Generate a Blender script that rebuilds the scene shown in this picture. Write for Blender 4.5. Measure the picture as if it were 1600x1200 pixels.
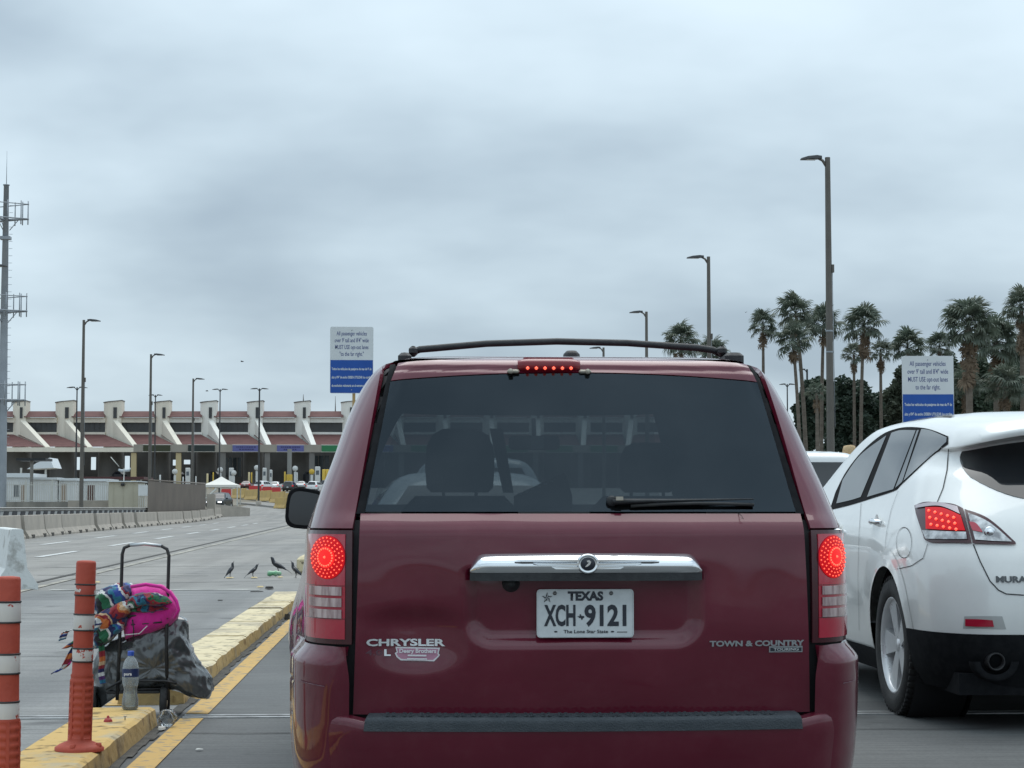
import bpy, math, random
from mathutils import Vector, Matrix
from mathutils.noise import noise as pnoise, fractal
R = math.radians
rng = random.Random(7)
scene = bpy.context.scene
for o in list(bpy.data.objects):
    bpy.data.objects.remove(o)
COL = scene.collection

# ------------------------------------------------------------------ camera
FPX, CAMZ, VPX, VPY = 3000.0, 1.15, 642.0, 793.0
TH = math.atan((VPY - 600) / FPX)
PS = math.atan((800 - VPX) * math.cos(TH) / FPX)
FWD = Vector((math.sin(PS) * math.cos(TH), math.cos(PS) * math.cos(TH), math.sin(TH)))
RIGHT = Vector((math.cos(PS), -math.sin(PS), 0))
UP = RIGHT.cross(FWD)
CAMP = Vector((0, 0, CAMZ))
cam = bpy.data.cameras.new('camera')
cam.sensor_width = 36.0
cam.lens = FPX / 1600 * 36.0
cam.clip_start = 0.05
cam.clip_end = 6000
camo = bpy.data.objects.new('camera', cam)
COL.objects.link(camo)
camo.matrix_world = Matrix(((RIGHT.x, UP.x, -FWD.x, 0), (RIGHT.y, UP.y, -FWD.y, 0), (RIGHT.z, UP.z, -FWD.z, CAMZ), (0, 0, 0, 1)))
scene.camera = camo

# ------------------------------------------------------------------ world, sun, exposure
SUN_EL, SUN_AZ = R(66), R(15)          # azimuth measured from +Y towards +X
world = bpy.data.worlds.new('World')
scene.world = world
world.use_nodes = True
wt = world.node_tree
for n in list(wt.nodes):
    wt.nodes.remove(n)
def wn(t, **kw):
    n = wt.nodes.new(t)
    for k, v in kw.items():
        setattr(n, k, v)
    return n
w_out = wn('ShaderNodeOutputWorld')
sky = wn('ShaderNodeTexSky', sky_type='NISHITA')
sky.sun_disc = False
sky.sun_elevation = SUN_EL
sky.sun_rotation = SUN_AZ
bg_sky = wn('ShaderNodeBackground'); bg_sky.inputs['Strength'].default_value = 0.10
wt.links.new(sky.outputs[0], bg_sky.inputs['Color'])
# a closed deck of stratus: direction -> point on a flat cloud sheet -> noise
tc = wn('ShaderNodeTexCoord')
sep = wn('ShaderNodeSeparateXYZ'); wt.links.new(tc.outputs['Generated'], sep.inputs[0])
zc = wn('ShaderNodeMath', operation='MAXIMUM'); wt.links.new(sep.outputs['Z'], zc.inputs[0]); zc.inputs[1].default_value = 0.0
za = wn('ShaderNodeMath', operation='ADD'); wt.links.new(zc.outputs[0], za.inputs[0]); za.inputs[1].default_value = 0.32
dx = wn('ShaderNodeMath', operation='DIVIDE'); wt.links.new(sep.outputs['X'], dx.inputs[0]); wt.links.new(za.outputs[0], dx.inputs[1])
dy = wn('ShaderNodeMath', operation='DIVIDE'); wt.links.new(sep.outputs['Y'], dy.inputs[0]); wt.links.new(za.outputs[0], dy.inputs[1])
cmb = wn('ShaderNodeCombineXYZ'); wt.links.new(dx.outputs[0], cmb.inputs[0]); wt.links.new(dy.outputs[0], cmb.inputs[1])
n1 = wn('ShaderNodeTexNoise'); n1.inputs['Scale'].default_value = 0.95; n1.inputs['Detail'].default_value = 5; n1.inputs['Roughness'].default_value = 0.42; n1.inputs['Distortion'].default_value = 0.5
n2 = wn('ShaderNodeTexNoise'); n2.inputs['Scale'].default_value = 2.4; n2.inputs['Detail'].default_value = 4; n2.inputs['Roughness'].default_value = 0.5
mp = wn('ShaderNodeMapping'); mp.inputs['Location'].default_value = (33.3, 14.2, 0.0); mp.inputs['Scale'].default_value = (1.15, 1.35, 1)
wt.links.new(cmb.outputs[0], mp.inputs[0])
wt.links.new(mp.outputs[0], n1.inputs['Vector']); wt.links.new(mp.outputs[0], n2.inputs['Vector'])
mix = wn('ShaderNodeMath', operation='MULTIPLY_ADD'); wt.links.new(n2.outputs['Fac'], mix.inputs[0]); mix.inputs[1].default_value = 0.35
sc1 = wn('ShaderNodeMath', operation='MULTIPLY'); wt.links.new(n1.outputs['Fac'], sc1.inputs[0]); sc1.inputs[1].default_value = 0.65
wt.links.new(sc1.outputs[0], mix.inputs[2])
rmp = wn('ShaderNodeValToRGB')
rmp.color_ramp.interpolation = 'B_SPLINE'
e = rmp.color_ramp.elements
e[0].position = 0.35; e[0].color = (0.300, 0.378, 0.450, 1)
e[1].position = 0.61; e[1].color = (0.61, 0.725, 0.800, 1)
m_ = e.new(0.475); m_.color = (0.445, 0.545, 0.615, 1)
wt.links.new(mix.outputs[0], rmp.inputs[0])
bg_cl = wn('ShaderNodeBackground'); bg_cl.inputs['Strength'].default_value = 1.0
wt.links.new(rmp.outputs[0], bg_cl.inputs['Color'])
zg_ = wn('ShaderNodeMath', operation='MULTIPLY_ADD'); wt.links.new(zc.outputs[0], zg_.inputs[0]); zg_.inputs[1].default_value = 0.75; zg_.inputs[2].default_value = 1.0   # an overcast sky brightens towards the zenith
wt.links.new(zg_.outputs[0], bg_cl.inputs['Strength'])
mxs = wn('ShaderNodeMixShader'); mxs.inputs[0].default_value = 0.93
wt.links.new(bg_sky.outputs[0], mxs.inputs[1]); wt.links.new(bg_cl.outputs[0], mxs.inputs[2])
wt.links.new(mxs.outputs[0], w_out.inputs['Surface'])

sun = bpy.data.lights.new('sun', 'SUN')
sun.energy = 1.5
sun.angle = R(60)
sun.color = (1.0, 0.96, 0.90)
suno = bpy.data.objects.new('sun', sun)
COL.objects.link(suno)
sd = Vector((math.sin(SUN_AZ) * math.cos(SUN_EL), math.cos(SUN_AZ) * math.cos(SUN_EL), math.sin(SUN_EL)))
suno.rotation_euler = sd.to_track_quat('Z', 'Y').to_euler()
scene.view_settings.view_transform = 'Standard'
scene.view_settings.look = 'None'
scene.view_settings.exposure = 0.21
scene.view_settings.gamma = 1.0
scene.view_settings.use_curve_mapping = False

# ------------------------------------------------------------------ helpers
def ray(px, py):
    return FWD * FPX + RIGHT * (px - 800) + UP * (600 - py)
def at(px, py, Y):
    d = ray(px, py)
    return CAMP + d * (Y / d.y)
def atX(px, py, X):
    d = ray(px, py)
    return CAMP + d * (X / d.x)
def gz(Y):                                  # height of the road: level, then a gentle climb to the plaza
    if Y < 140: return 0.0
    if Y < 180: return 0.024 * (Y - 140) ** 2 / 80.0
    if Y < 360: return 0.48 + 0.024 * (Y - 180)
    return 4.8
def gnd(px, py):
    d = ray(px, py)
    return CAMP + d * (-CAMZ / d.z)
def project(p):
    d = Vector(p) - CAMP; f = d.dot(FWD)
    return 800 + FPX * d.dot(RIGHT) / f, 600 - FPX * d.dot(UP) / f
def pxm(Y):
    return FPX / Y

def srgb(r, g, b):
    f = lambda c: (c / 255 / 12.92) if c / 255 <= 0.04045 else ((c / 255 + 0.055) / 1.055) ** 2.4
    return (f(r), f(g), f(b))

MATS = {}
def mat(name, c, rough=0.6, metal=0.0, coat=0.0, c2=None, scale=4.0, bump=0.0, bscale=30.0, detail=4.0, emit=None, estr=0.0,
        lo=0.4, hi=0.65, vscale=None, spec=0.5, rvar=0.0, trans=0.0, coords='Object', tint=None, sheen=0.0):
    if name in MATS: return MATS[name]
    m = bpy.data.materials.new(name); m.use_nodes = True
    t = m.node_tree; b = t.nodes['Principled BSDF']
    b.inputs['Base Color'].default_value = (*c, 1)
    b.inputs['Roughness'].default_value = rough
    b.inputs['Metallic'].default_value = metal
    b.inputs['Coat Weight'].default_value = coat
    b.inputs['Coat Roughness'].default_value = 0.05
    b.inputs['Specular IOR Level'].default_value = spec
    b.inputs['Transmission Weight'].default_value = trans
    b.inputs['Sheen Weight'].default_value = sheen
    tcn = t.nodes.new('ShaderNodeTexCoord'); src = tcn.outputs[coords]
    if vscale:
        mpn = t.nodes.new('ShaderNodeMapping'); mpn.inputs['Scale'].default_value = vscale
        t.links.new(src, mpn.inputs[0]); src = mpn.outputs[0]
    if c2 is not None or rvar:
        nz = t.nodes.new('ShaderNodeTexNoise'); nz.inputs['Scale'].default_value = scale; nz.inputs['Detail'].default_value = detail
        nz.inputs['Roughness'].default_value = 0.6
        t.links.new(src, nz.inputs['Vector'])
        if c2 is not None:
            rp = t.nodes.new('ShaderNodeValToRGB'); el = rp.color_ramp.elements
            el[0].position = lo; el[0].color = (*c, 1); el[1].position = hi; el[1].color = (*c2, 1)
            t.links.new(nz.outputs['Fac'], rp.inputs[0]); t.links.new(rp.outputs[0], b.inputs['Base Color'])
        if rvar:
            mr = t.nodes.new('ShaderNodeMapRange'); mr.inputs[3].default_value = max(0.02, rough - rvar); mr.inputs[4].default_value = min(1, rough + rvar)
            t.links.new(nz.outputs['Fac'], mr.inputs[0]); t.links.new(mr.outputs[0], b.inputs['Roughness'])
    if bump:
        nb = t.nodes.new('ShaderNodeTexNoise'); nb.inputs['Scale'].default_value = bscale; nb.inputs['Detail'].default_value = 5
        t.links.new(src, nb.inputs['Vector'])
        bp = t.nodes.new('ShaderNodeBump'); bp.inputs['Strength'].default_value = bump; bp.inputs['Distance'].default_value = 0.02
        t.links.new(nb.outputs['Fac'], bp.inputs['Height']); t.links.new(bp.outputs[0], b.inputs['Normal'])
    if emit is not None:
        b.inputs['Emission Color'].default_value = (*emit, 1); b.inputs['Emission Strength'].default_value = estr
    MATS[name] = m
    return m

def glass_mat(name, tint, refl=1.0, rough=0.0):
    if name in MATS: return MATS[name]
    m = bpy.data.materials.new(name); m.use_nodes = True
    t = m.node_tree
    for n in list(t.nodes): t.nodes.remove(n)
    o = t.nodes.new('ShaderNodeOutputMaterial')
    tr = t.nodes.new('ShaderNodeBsdfTransparent'); tr.inputs[0].default_value = (*tint, 1)
    gl = t.nodes.new('ShaderNodeBsdfGlossy'); gl.inputs['Roughness'].default_value = rough; gl.inputs['Color'].default_value = (*(refl if isinstance(refl, tuple) else (refl,) * 3), 1)
    fr = t.nodes.new('ShaderNodeFresnel'); fr.inputs['IOR'].default_value = 1.52
    mx = t.nodes.new('ShaderNodeMixShader')
    t.links.new(fr.outputs[0], mx.inputs[0]); t.links.new(tr.outputs[0], mx.inputs[1]); t.links.new(gl.outputs[0], mx.inputs[2])
    t.links.new(mx.outputs[0], o.inputs['Surface'])
    MATS[name] = m
    return m

class MB:
    """collects geometry for ONE mesh object"""
    def __init__(s): s.v = []; s.f = []; s.sm = []; s.mi = []; s.cur = 0
    def face(s, ids, smooth=False):
        s.f.append(tuple(ids)); s.sm.append(smooth); s.mi.append(s.cur)
    def verts(s, pts):
        b = len(s.v); s.v.extend([tuple(p) for p in pts]); return b
    def poly(s, pts, smooth=False):
        b = s.verts(pts); s.face(range(b, b + len(pts)), smooth)
    def box(s, x0, x1, y0, y1, z0, z1, M=None):
        p = [Vector(q) for q in ((x0, y0, z0), (x1, y0, z0), (x1, y1, z0), (x0, y1, z0), (x0, y0, z1), (x1, y0, z1), (x1, y1, z1), (x0, y1, z1))]
        if M is not None: p = [M @ q for q in p]
        b = s.verts(p)
        for q in ((0, 3, 2, 1), (4, 5, 6, 7), (0, 1, 5, 4), (1, 2, 6, 5), (2, 3, 7, 6), (3, 0, 4, 7)): s.face([b + i for i in q])
    def rbox(s, x0, x1, y0, y1, z0, z1, r=0.02, M=None):
        """box with chamfered edges"""
        r = min(r, (x1 - x0) * .45, (y1 - y0) * .45, (z1 - z0) * .45)
        rings = []
        for z, q in ((z0, r), (z0 + r, 0), (z1 - r, 0), (z1, r)):
            a0, a1, b0, b1 = x0 + q, x1 - q, y0 + q, y1 - q
            rings.append([(a0 + r, b0, z), (a1 - r, b0, z), (a1, b0 + r, z), (a1, b1 - r, z), (a1 - r, b1, z), (a0 + r, b1, z), (a0, b1 - r, z), (a0, b0 + r, z)])
        s.loft([[Vector(p) if M is None else M @ Vector(p) for p in rg] for rg in rings], True, True, False)
    def loft(s, rings, closed=True, caps=False, smooth=True):
        n = len(rings[0]); b = [s.verts(r) for r in rings]
        for i in range(len(rings) - 1):
            for j in range(n if closed else n - 1):
                k = (j + 1) % n
                s.face((b[i] + j, b[i] + k, b[i + 1] + k, b[i + 1] + j), smooth)
        if caps:
            s.face([b[0] + j for j in reversed(range(n))]); s.face([b[-1] + j for j in range(n)])
    def tube(s, pts, r, n=8, caps=True, smooth=True, flat=1.0):
        pts = [Vector(p) for p in pts]
        rr = r if isinstance(r, (list, tuple)) else [r] * len(pts)
        rings = []; prev = None
        for i, p in enumerate(pts):
            d = (pts[min(i + 1, len(pts) - 1)] - pts[max(i - 1, 0)]).normalized()
            if prev is None:
                a = Vector((0, 0, 1)) if abs(d.z) < 0.9 else Vector((1, 0, 0))
                u = d.cross(a).normalized()
            else:
                u = (prev - d * prev.dot(d)).normalized()
            prev = u; w = d.cross(u)
            rings.append([p + u * math.cos(2 * math.pi * k / n) * rr[i] + w * math.sin(2 * math.pi * k / n) * rr[i] * flat for k in range(n)])
        s.loft(rings, True, caps, smooth)
    def lathe(s, prof, n=24, M=None, smooth=True, a0=0.0, a1=2 * math.pi):
        full = abs(a1 - a0 - 2 * math.pi) < 1e-6
        rings = []
        for r, z in prof:
            rg = [Vector((r * math.cos(a0 + (a1 - a0) * k / n), r * math.sin(a0 + (a1 - a0) * k / n), z)) for k in range(n if full else n + 1)]
            rings.append(rg if M is None else [M @ p for p in rg])
        s.loft(rings, full, False, smooth)
    def grid(s, fn, nu, nv, smooth=True):
        b = len(s.v)
        for j in range(nv + 1):
            for i in range(nu + 1): s.v.append(tuple(fn(i / nu, j / nv)))
        for j in range(nv):
            for i in range(nu):
                a = b + j * (nu + 1) + i
                s.face((a, a + 1, a + nu + 2, a + nu + 1), smooth)
        return b
    def panel(s, fn, nu, nv, rim=0.012, inward=None):
        """grid with its rim folded inwards, so panels keep real edges"""
        b = s.grid(fn, nu, nv)
        idx = [b + i for i in range(nu + 1)] + [b + j * (nu + 1) + nu for j in range(1, nv + 1)] + [b + nv * (nu + 1) + i for i in range(nu - 1, -1, -1)] + [b + j * (nu + 1) for j in range(nv - 1, 0, -1)]
        P = [Vector(s.v[i]) for i in idx]
        nrm = []
        e = 1e-3
        def tv(i):
            k = idx[i] - b; return (k % (nu + 1)) / nu, (k // (nu + 1)) / nv
        for i in range(len(idx)):
            t, v = tv(i)
            ta, tb = max(0, t - e), min(1, t + e); va, vb = max(0, v - e), min(1, v + e)
            d = (Vector(fn(tb, v)) - Vector(fn(ta, v))).cross(Vector(fn(t, vb)) - Vector(fn(t, va)))
            nrm.append(d.normalized() if d.length > 1e-12 else Vector((0, -1, 0)))
        m = s.verts([p - q * rim for p, q in zip(P, nrm)])
        n = len(idx)
        top = s.verts(P)
        for i in range(n):
            k = (i + 1) % n
            s.face((top + k, top + i, m + i, m + k), False)
    def prism(s, outline, h0, h1, M=None, smooth=False):
        """outline in (x, z) extruded along y from h0 to h1"""
        a = [Vector((p[0], h0, p[1])) for p in outline]; c = [Vector((p[0], h1, p[1])) for p in outline]
        if M is not None: a = [M @ p for p in a]; c = [M @ p for p in c]
        n = len(a); b = s.verts(a + c)
        for i in range(n):
            k = (i + 1) % n
            s.face((b + i, b + k, b + n + k, b + n + i), smooth)
        s.face([b + i for i in reversed(range(n))]); s.face([b + n + i for i in range(n)])
    def mesh(s, name, mats):
        me = bpy.data.meshes.new(name)
        me.from_pydata(s.v, [], s.f)
        for m in (mats if isinstance(mats, (list, tuple)) else [mats]): me.materials.append(m)
        me.polygons.foreach_set('use_smooth', s.sm)
        if any(s.mi): me.polygons.foreach_set('material_index', s.mi)
        me.update()
        return me
    def build(s, name, mats, parent=None, loc=None, rot=None):
        o = bpy.data.objects.new(name, s.mesh(name, mats))
        COL.objects.link(o)
        if parent is not None: o.parent = parent
        if loc is not None: o.location = loc
        if rot is not None: o.rotation_euler = rot
        return o

def recalc(o):
    import bmesh
    bm = bmesh.new(); bm.from_mesh(o.data); bmesh.ops.recalc_face_normals(bm, faces=bm.faces); bm.to_mesh(o.data); bm.free()
    return o
def tag(o, label=None, cat=None, group=None, kind=None):
    if label: o['label'] = label
    if cat: o['category'] = cat
    if group: o['group'] = group
    if kind: o['kind'] = kind
    return o
def thing(name, label, cat, loc=(0, 0, 0), rz=0.0, group=None):
    o = bpy.data.objects.new(name, None); COL.objects.link(o)
    o.empty_display_size = 0.2
    o.location = loc; o.rotation_euler = (0, 0, rz)
    return tag(o, label, cat, group)
def copy_tree(o, parent=None):
    c = o.copy(); COL.objects.link(c); c.parent = parent
    for ch in list(o.children): copy_tree(ch, c)
    return c
def text_mesh(txt, size, m, name='lettering', parent=None, sx=1.0, bold=0.0, depth=0.0, align='CENTER', shear=0.0, loc=(0, 0, 0), rot=(math.pi / 2, 0, 0), width=None, spacing=1.0):
    """flat or raised lettering as a mesh; local x right, z up when rot is the default"""
    cu = bpy.data.curves.new('lettering', 'FONT'); cu.body = txt; cu.size = size; cu.align_x = align; cu.align_y = 'CENTER'
    cu.offset = bold; cu.extrude = depth; cu.shear = shear; cu.resolution_u = 3; cu.space_character = spacing
    o = bpy.data.objects.new('lettering_tmp', cu); COL.objects.link(o)
    dg = bpy.context.evaluated_depsgraph_get()
    me = bpy.data.meshes.new_from_object(o.evaluated_get(dg))
    bpy.data.objects.remove(o); bpy.data.curves.remove(cu)
    if width:
        xs = [v.co.x for v in me.vertices]; sx = width / (max(xs) - min(xs))
    me.transform(Matrix.Diagonal((sx, 1, 1, 1)))
    me.materials.clear(); me.materials.append(m)
    ob = bpy.data.objects.new(name, me); COL.objects.link(ob)
    ob.parent = parent; ob.location = loc; ob.rotation_euler = rot
    return ob
def lerp(a, b, t): return a + (b - a) * t
def sstep(a, b, x):
    t = max(0.0, min(1.0, (x - a) / (b - a))); return t * t * (3 - 2 * t)
def curve(*pts):
    """monotone cubic through (x, y) points"""
    xs = [p[0] for p in pts]; ys = [p[1] for p in pts]; n = len(xs)
    d = [(ys[i + 1] - ys[i]) / (xs[i + 1] - xs[i]) for i in range(n - 1)]
    m = [d[0]] + [0 if d[i - 1] * d[i] <= 0 else 2 * d[i - 1] * d[i] / (d[i - 1] + d[i]) for i in range(1, n - 1)] + [d[-1]]
    def f(x):
        if x <= xs[0]: return ys[0]
        if x >= xs[-1]: return ys[-1]
        i = 0
        while x > xs[i + 1]: i += 1
        h = xs[i + 1] - xs[i]; t = (x - xs[i]) / h
        return (2 * t ** 3 - 3 * t * t + 1) * ys[i] + (t ** 3 - 2 * t * t + t) * h * m[i] + (-2 * t ** 3 + 3 * t * t) * ys[i + 1] + (t ** 3 - t * t) * h * m[i + 1]
    return f
# ------------------------------------------------------------------ ground, road, kerbs
def ribbon(mb, x0, x1, y0, y1, dz, dy=4.0, nx=1):
    """sheet that follows the height of the road"""
    ys = [y0]
    while ys[-1] < y1 - 1e-6: ys.append(min(y1, ys[-1] + dy))
    f0 = x0 if callable(x0) else (lambda y: x0)
    f1 = x1 if callable(x1) else (lambda y: x1)
    b = len(mb.v)
    for y in ys:
        for i in range(nx + 1): mb.v.append((lerp(f0(y), f1(y), i / nx), y, gz(y) + dz))
    for j in range(len(ys) - 1):
        for i in range(nx):
            a = b + j * (nx + 1) + i
            mb.face((a, a + 1, a + nx + 2, a + nx + 1), True)

m_soil = mat('dry_ground', (0.16, 0.14, 0.11), 0.95, c2=(0.21, 0.19, 0.15), scale=0.3, bump=0.4, bscale=3)
def asphalt(name, c, c2, tine=0.0, stain=0.5):
    m = bpy.data.materials.new(name); m.use_nodes = True
    t = m.node_tree; b = t.nodes['Principled BSDF']
    tcn = t.nodes.new('ShaderNodeTexCoord')
    N = lambda sc, det, vs=None: None
    def noise(sc, det, vs=None, rough=0.6):
        n = t.nodes.new('ShaderNodeTexNoise'); n.inputs['Scale'].default_value = sc; n.inputs['Detail'].default_value = det; n.inputs['Roughness'].default_value = rough
        if vs:
            mpn = t.nodes.new('ShaderNodeMapping'); mpn.inputs['Scale'].default_value = vs
            t.links.new(tcn.outputs['Object'], mpn.inputs[0]); t.links.new(mpn.outputs[0], n.inputs['Vector'])
        else: t.links.new(tcn.outputs['Object'], n.inputs['Vector'])
        return n.outputs['Fac']
    big = noise(0.35, 6); streak = noise(1.0, 6, (0.35, 2.2, 1)); fine = noise(60, 3); tin = noise(1.0, 3, (1.2, 26, 1)); spots = noise(1.4, 3); tracks = noise(1.0, 5, (1.1, .05, 1)); patch = noise(.12, 3, (1.6, .5, 1))
    def ramp(src, a, ca, bb, cb):
        r = t.nodes.new('ShaderNodeValToRGB'); el = r.color_ramp.elements
        el[0].position = a; el[0].color = (*ca, 1); el[1].position = bb; el[1].color = (*cb, 1)
        t.links.new(src, r.inputs[0]); return r.outputs[0]
    def mul(a, bb, fac=1.0):
        x = t.nodes.new('ShaderNodeMix'); x.data_type = 'RGBA'; x.blend_type = 'MULTIPLY'; x.inputs[0].default_value = fac
        t.links.new(a, x.inputs[6]); t.links.new(bb, x.inputs[7]); return x.outputs[2]
    col = ramp(big, 0.3, c, 0.7, c2)
    col = mul(col, ramp(streak, 0.35, (0.72, 0.72, 0.74), 0.6, (1.08, 1.08, 1.08)), stain)
    col = mul(col, ramp(fine, 0.3, (0.6, 0.6, 0.6), 0.65, (1.2, 1.2, 1.2)), 0.55)
    col = mul(col, ramp(spots, 0.30, (0.42, 0.42, 0.43), 0.39, (1, 1, 1)), 0.75)
    col = mul(col, ramp(tracks, .36, (.74, .74, .74), .56, (1.06, 1.06, 1.06)), .75)
    col = mul(col, ramp(patch, .46, (.86, .87, .88), .50, (1.04, 1.03, 1.02)), .8)
    if tine: col = mul(col, ramp(tin, 0.38, (0.62, 0.62, 0.63), 0.6, (1.1, 1.1, 1.1)), tine)
    t.links.new(col, b.inputs['Base Color'])
    rr = t.nodes.new('ShaderNodeMapRange'); rr.inputs[3].default_value = 0.55; rr.inputs[4].default_value = 0.9
    t.links.new(streak, rr.inputs[0]); t.links.new(rr.outputs[0], b.inputs['Roughness'])
    bp = t.nodes.new('ShaderNodeBump'); bp.inputs['Strength'].default_value = 0.5; bp.inputs['Distance'].default_value = 0.006
    t.links.new(tin if tine else fine, bp.inputs['Height']); t.links.new(bp.outputs[0], b.inputs['Normal'])
    MATS[name] = m
    return m
m_road = asphalt('road_asphalt', (0.210, 0.203, 0.188), (0.265, 0.257, 0.240))
m_deck = asphalt('grooved_deck', (0.185, 0.190, 0.186), (0.250, 0.252, 0.244), tine=0.55, stain=0.8)
m_lane = asphalt('lane_concrete', (0.088, 0.094, 0.094), (0.135, 0.139, 0.136), tine=0.6, stain=0.9)
def worn_paint(name, c, under, lo=0.44, hi=0.5, sc=7.0):
    return mat(name, under, 0.75, c2=c, scale=sc, lo=lo, hi=hi, detail=7, bump=0.2, bscale=60)
m_yel = worn_paint('worn_yellow_paint', (0.52, 0.33, 0.10), (0.24, 0.20, 0.14), 0.38, 0.47, 12)
m_white = worn_paint('worn_white_paint', (0.55, 0.56, 0.55), (0.25, 0.25, 0.24), 0.36, 0.44, 9)
m_dirt = mat('gutter_dirt', (0.055, 0.053, 0.048), 0.95, c2=(0.10, 0.095, 0.085), scale=12, bump=0.6, bscale=40)
m_steel = mat('joint_steel', (0.42, 0.43, 0.43), 0.45, metal=0.6, c2=(0.2, 0.2, 0.2), scale=5, rvar=0.15)
m_black = mat('black_rubber', (0.015, 0.015, 0.016), 0.7, c2=(0.03, 0.03, 0.03), scale=20)
m_tar = mat('tar_crack', (0.02, 0.02, 0.02), 0.8)

g = MB()
xs = [-900, -300, -120, -60, -30, 0, 30, 60, 120, 300, 900]
ys = [-200, -60] + list(range(0, 400, 10)) + [420, 600, 1000, 2500]
b = len(g.v)
for y in ys:
    for x in xs: g.v.append((x, y, gz(y) - 0.012))
for j in range(len(ys) - 1):
    for i in range(len(xs) - 1):
        a = b + j * len(xs) + i
        g.face((a, a + 1, a + len(xs) + 1, a + len(xs)), True)
tag(g.build('ground', m_soil), 'dry bare ground either side of the road', kind='structure')

r = MB(); ribbon(r, -18.5, 45, -40, 395, 0.0, 5.0, 4)
road = tag(r.build('road', m_road), 'grey asphalt road climbing to the inspection plaza', kind='structure')
d = MB(); ribbon(d, -5.2, -1.3, -10, 27, 0.004, 3)
deck = d.build('grooved_lane', m_deck, road); deck['label'] = 'blue grey grooved concrete lane beside the kerb'
d = MB(); ribbon(d, -1.3, 12, -10, 70, 0.004, 3)
d.build('queue_lane', m_lane, road)

def line_x(Y): return -5.35 - 0.0215 * (Y - 26)
st = MB(); ribbon(st, lambda y: line_x(y) - 0.05 * (y / 50), lambda y: line_x(y) + 0.06 + 0.05 * (y / 50), 20, 172, 0.009, 3)
m_gut = worn_paint('gutter_concrete', (0.36, 0.34, 0.29), (0.16, 0.155, 0.14), 0.4, 0.55, 1.6)
st.build('concrete_strip', m_gut, road)
st = MB(); ribbon(st, lambda y: line_x(y) - 0.30 - 0.08 * (y / 50), lambda y: line_x(y) - 0.22 - 0.05 * (y / 50), 20, 172, 0.008, 3)
st.build('tar_seam', mat('seam_tar', (0.06, 0.058, 0.055), 0.9), road)
def lane_a(Y): return -8.6 - 0.027 * (Y - 45)
def lane_b(Y): return -11.35 - 0.035 * (Y - 60)
for fx, y0, n in ((lane_a, 32, 9), (lane_b, 34, 9)):
    for i in range(n):
        a = y0 + 13 * i
        q = MB(); ribbon(q, lambda y: fx(y) - 0.10, lambda y: fx(y) + 0.10, a, a + 6.2, 0.010, 3.1)
        q.build('lane_dash', m_white, road)
# steel expansion joint across the lanes, crack lines further on
JY = 10.62
for a, bb, dz, m in ((0.0, 0.05, 0.010, m_steel), (0.05, 0.10, 0.008, m_black), (0.10, 0.15, 0.010, m_steel)):
    q = MB(); q.box(-8, -1.78, JY + a, JY + bb, 0, dz); q.box(-1.24, 12, JY + a, JY + bb, 0, dz)
    q.build('expansion_joint', m, road)
q = MB(); ribbon(q, -5.0, -2.1, 26.95, 27.25, 0.010, 1); q.build('white_cross_line', worn_paint('worn_cross_line', (0.45, 0.45, 0.42), (0.17, 0.17, 0.165), 0.42, 0.6, 1.1), road)
cr = MB()
def crack(p0, p1, w, n=24, amp=0.05):
    a, c = Vector(p0), Vector(p1)
    L = []; Rr = []
    for i in range(n + 1):
        t = i / n; p = a.lerp(c, t); o = amp * pnoise(Vector((p.x * 3, p.y * 3, 4.2)))
        ww = w * (0.5 + 0.8 * abs(pnoise(Vector((p.x * 7, p.y * 5, 1)))))
        L.append((p.x, p.y + o - ww, 0.0085)); Rr.append((p.x, p.y + o + ww, 0.0085))
    for i in range(n): cr.poly((L[i], L[i + 1], Rr[i + 1], Rr[i]))
crack((-7, 37.2, 0), (-0.5, 38.6, 0), 0.06)
crack((-6.3, 33, 0), (-3.4, 32.6, 0), 0.05)
crack((-1.3, 15.8, 0), (3, 15.7, 0), 0.012); crack((-1.2, 9.9, 0), (3, 9.9, 0), 0.01)
crack((2.3, 17.5, 0), (4.5, 17.3, 0), 0.05)
for x0_, y0_, x1_, y1_, w_ in ((-5, 21, -2.2, 21.3, .02), (-8.5, 48, -6.3, 47.2, .05), (-5.2, 29, -2.0, 30.4, .04), (-6.9, 58, -2.5, 59, .06), (-12, 70, -7, 69, .05), (-4.6, 15.2, -2.4, 15.0, .012), (-4.9, 12.3, -3.0, 12.5, .01), (1.9, 13.5, 4.0, 13.4, .012), (-15, 92, -8, 94, .07)): crack((x0_, y0_, 0), (x1_, y1_, 0), w_)
cr.build('pavement_crack', m_tar, road)
# yellow edge line on the right of the kerb, narrow one on the left, dirt in the gutter
for a, bb in ((4, JY - 0.03), (JY + 0.2, 40)):
    q = MB(); ribbon(q, -1.245, -1.12, a, bb, 0.009, 2); q.build('yellow_line', m_yel, road)
q = MB(); ribbon(q, -1.80, -1.66, 5, 10.2, 0.009, 2); ribbon(q, -1.80, -1.66, 11.3, 26, 0.009, 2); q.build('yellow_edge_line', m_yel, road)
q = MB()
for i in range(150):
    y = 5 + i * 0.22; w = 0.03 + 0.06 * abs(pnoise(Vector((0, y * 1.3, 0)))) + rng.random() * 0.03
    q.poly(((-1.34, y, 0.0105), (-1.32 + w, y, 0.0105), (-1.32 + w * (0.7 + rng.random() * .5), y + 0.22, 0.0105), (-1.34, y + 0.22, 0.0105)))
tag(q.build('gutter_dirt', m_dirt, road), 'dark dirt gathered along the foot of the kerb')

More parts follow.
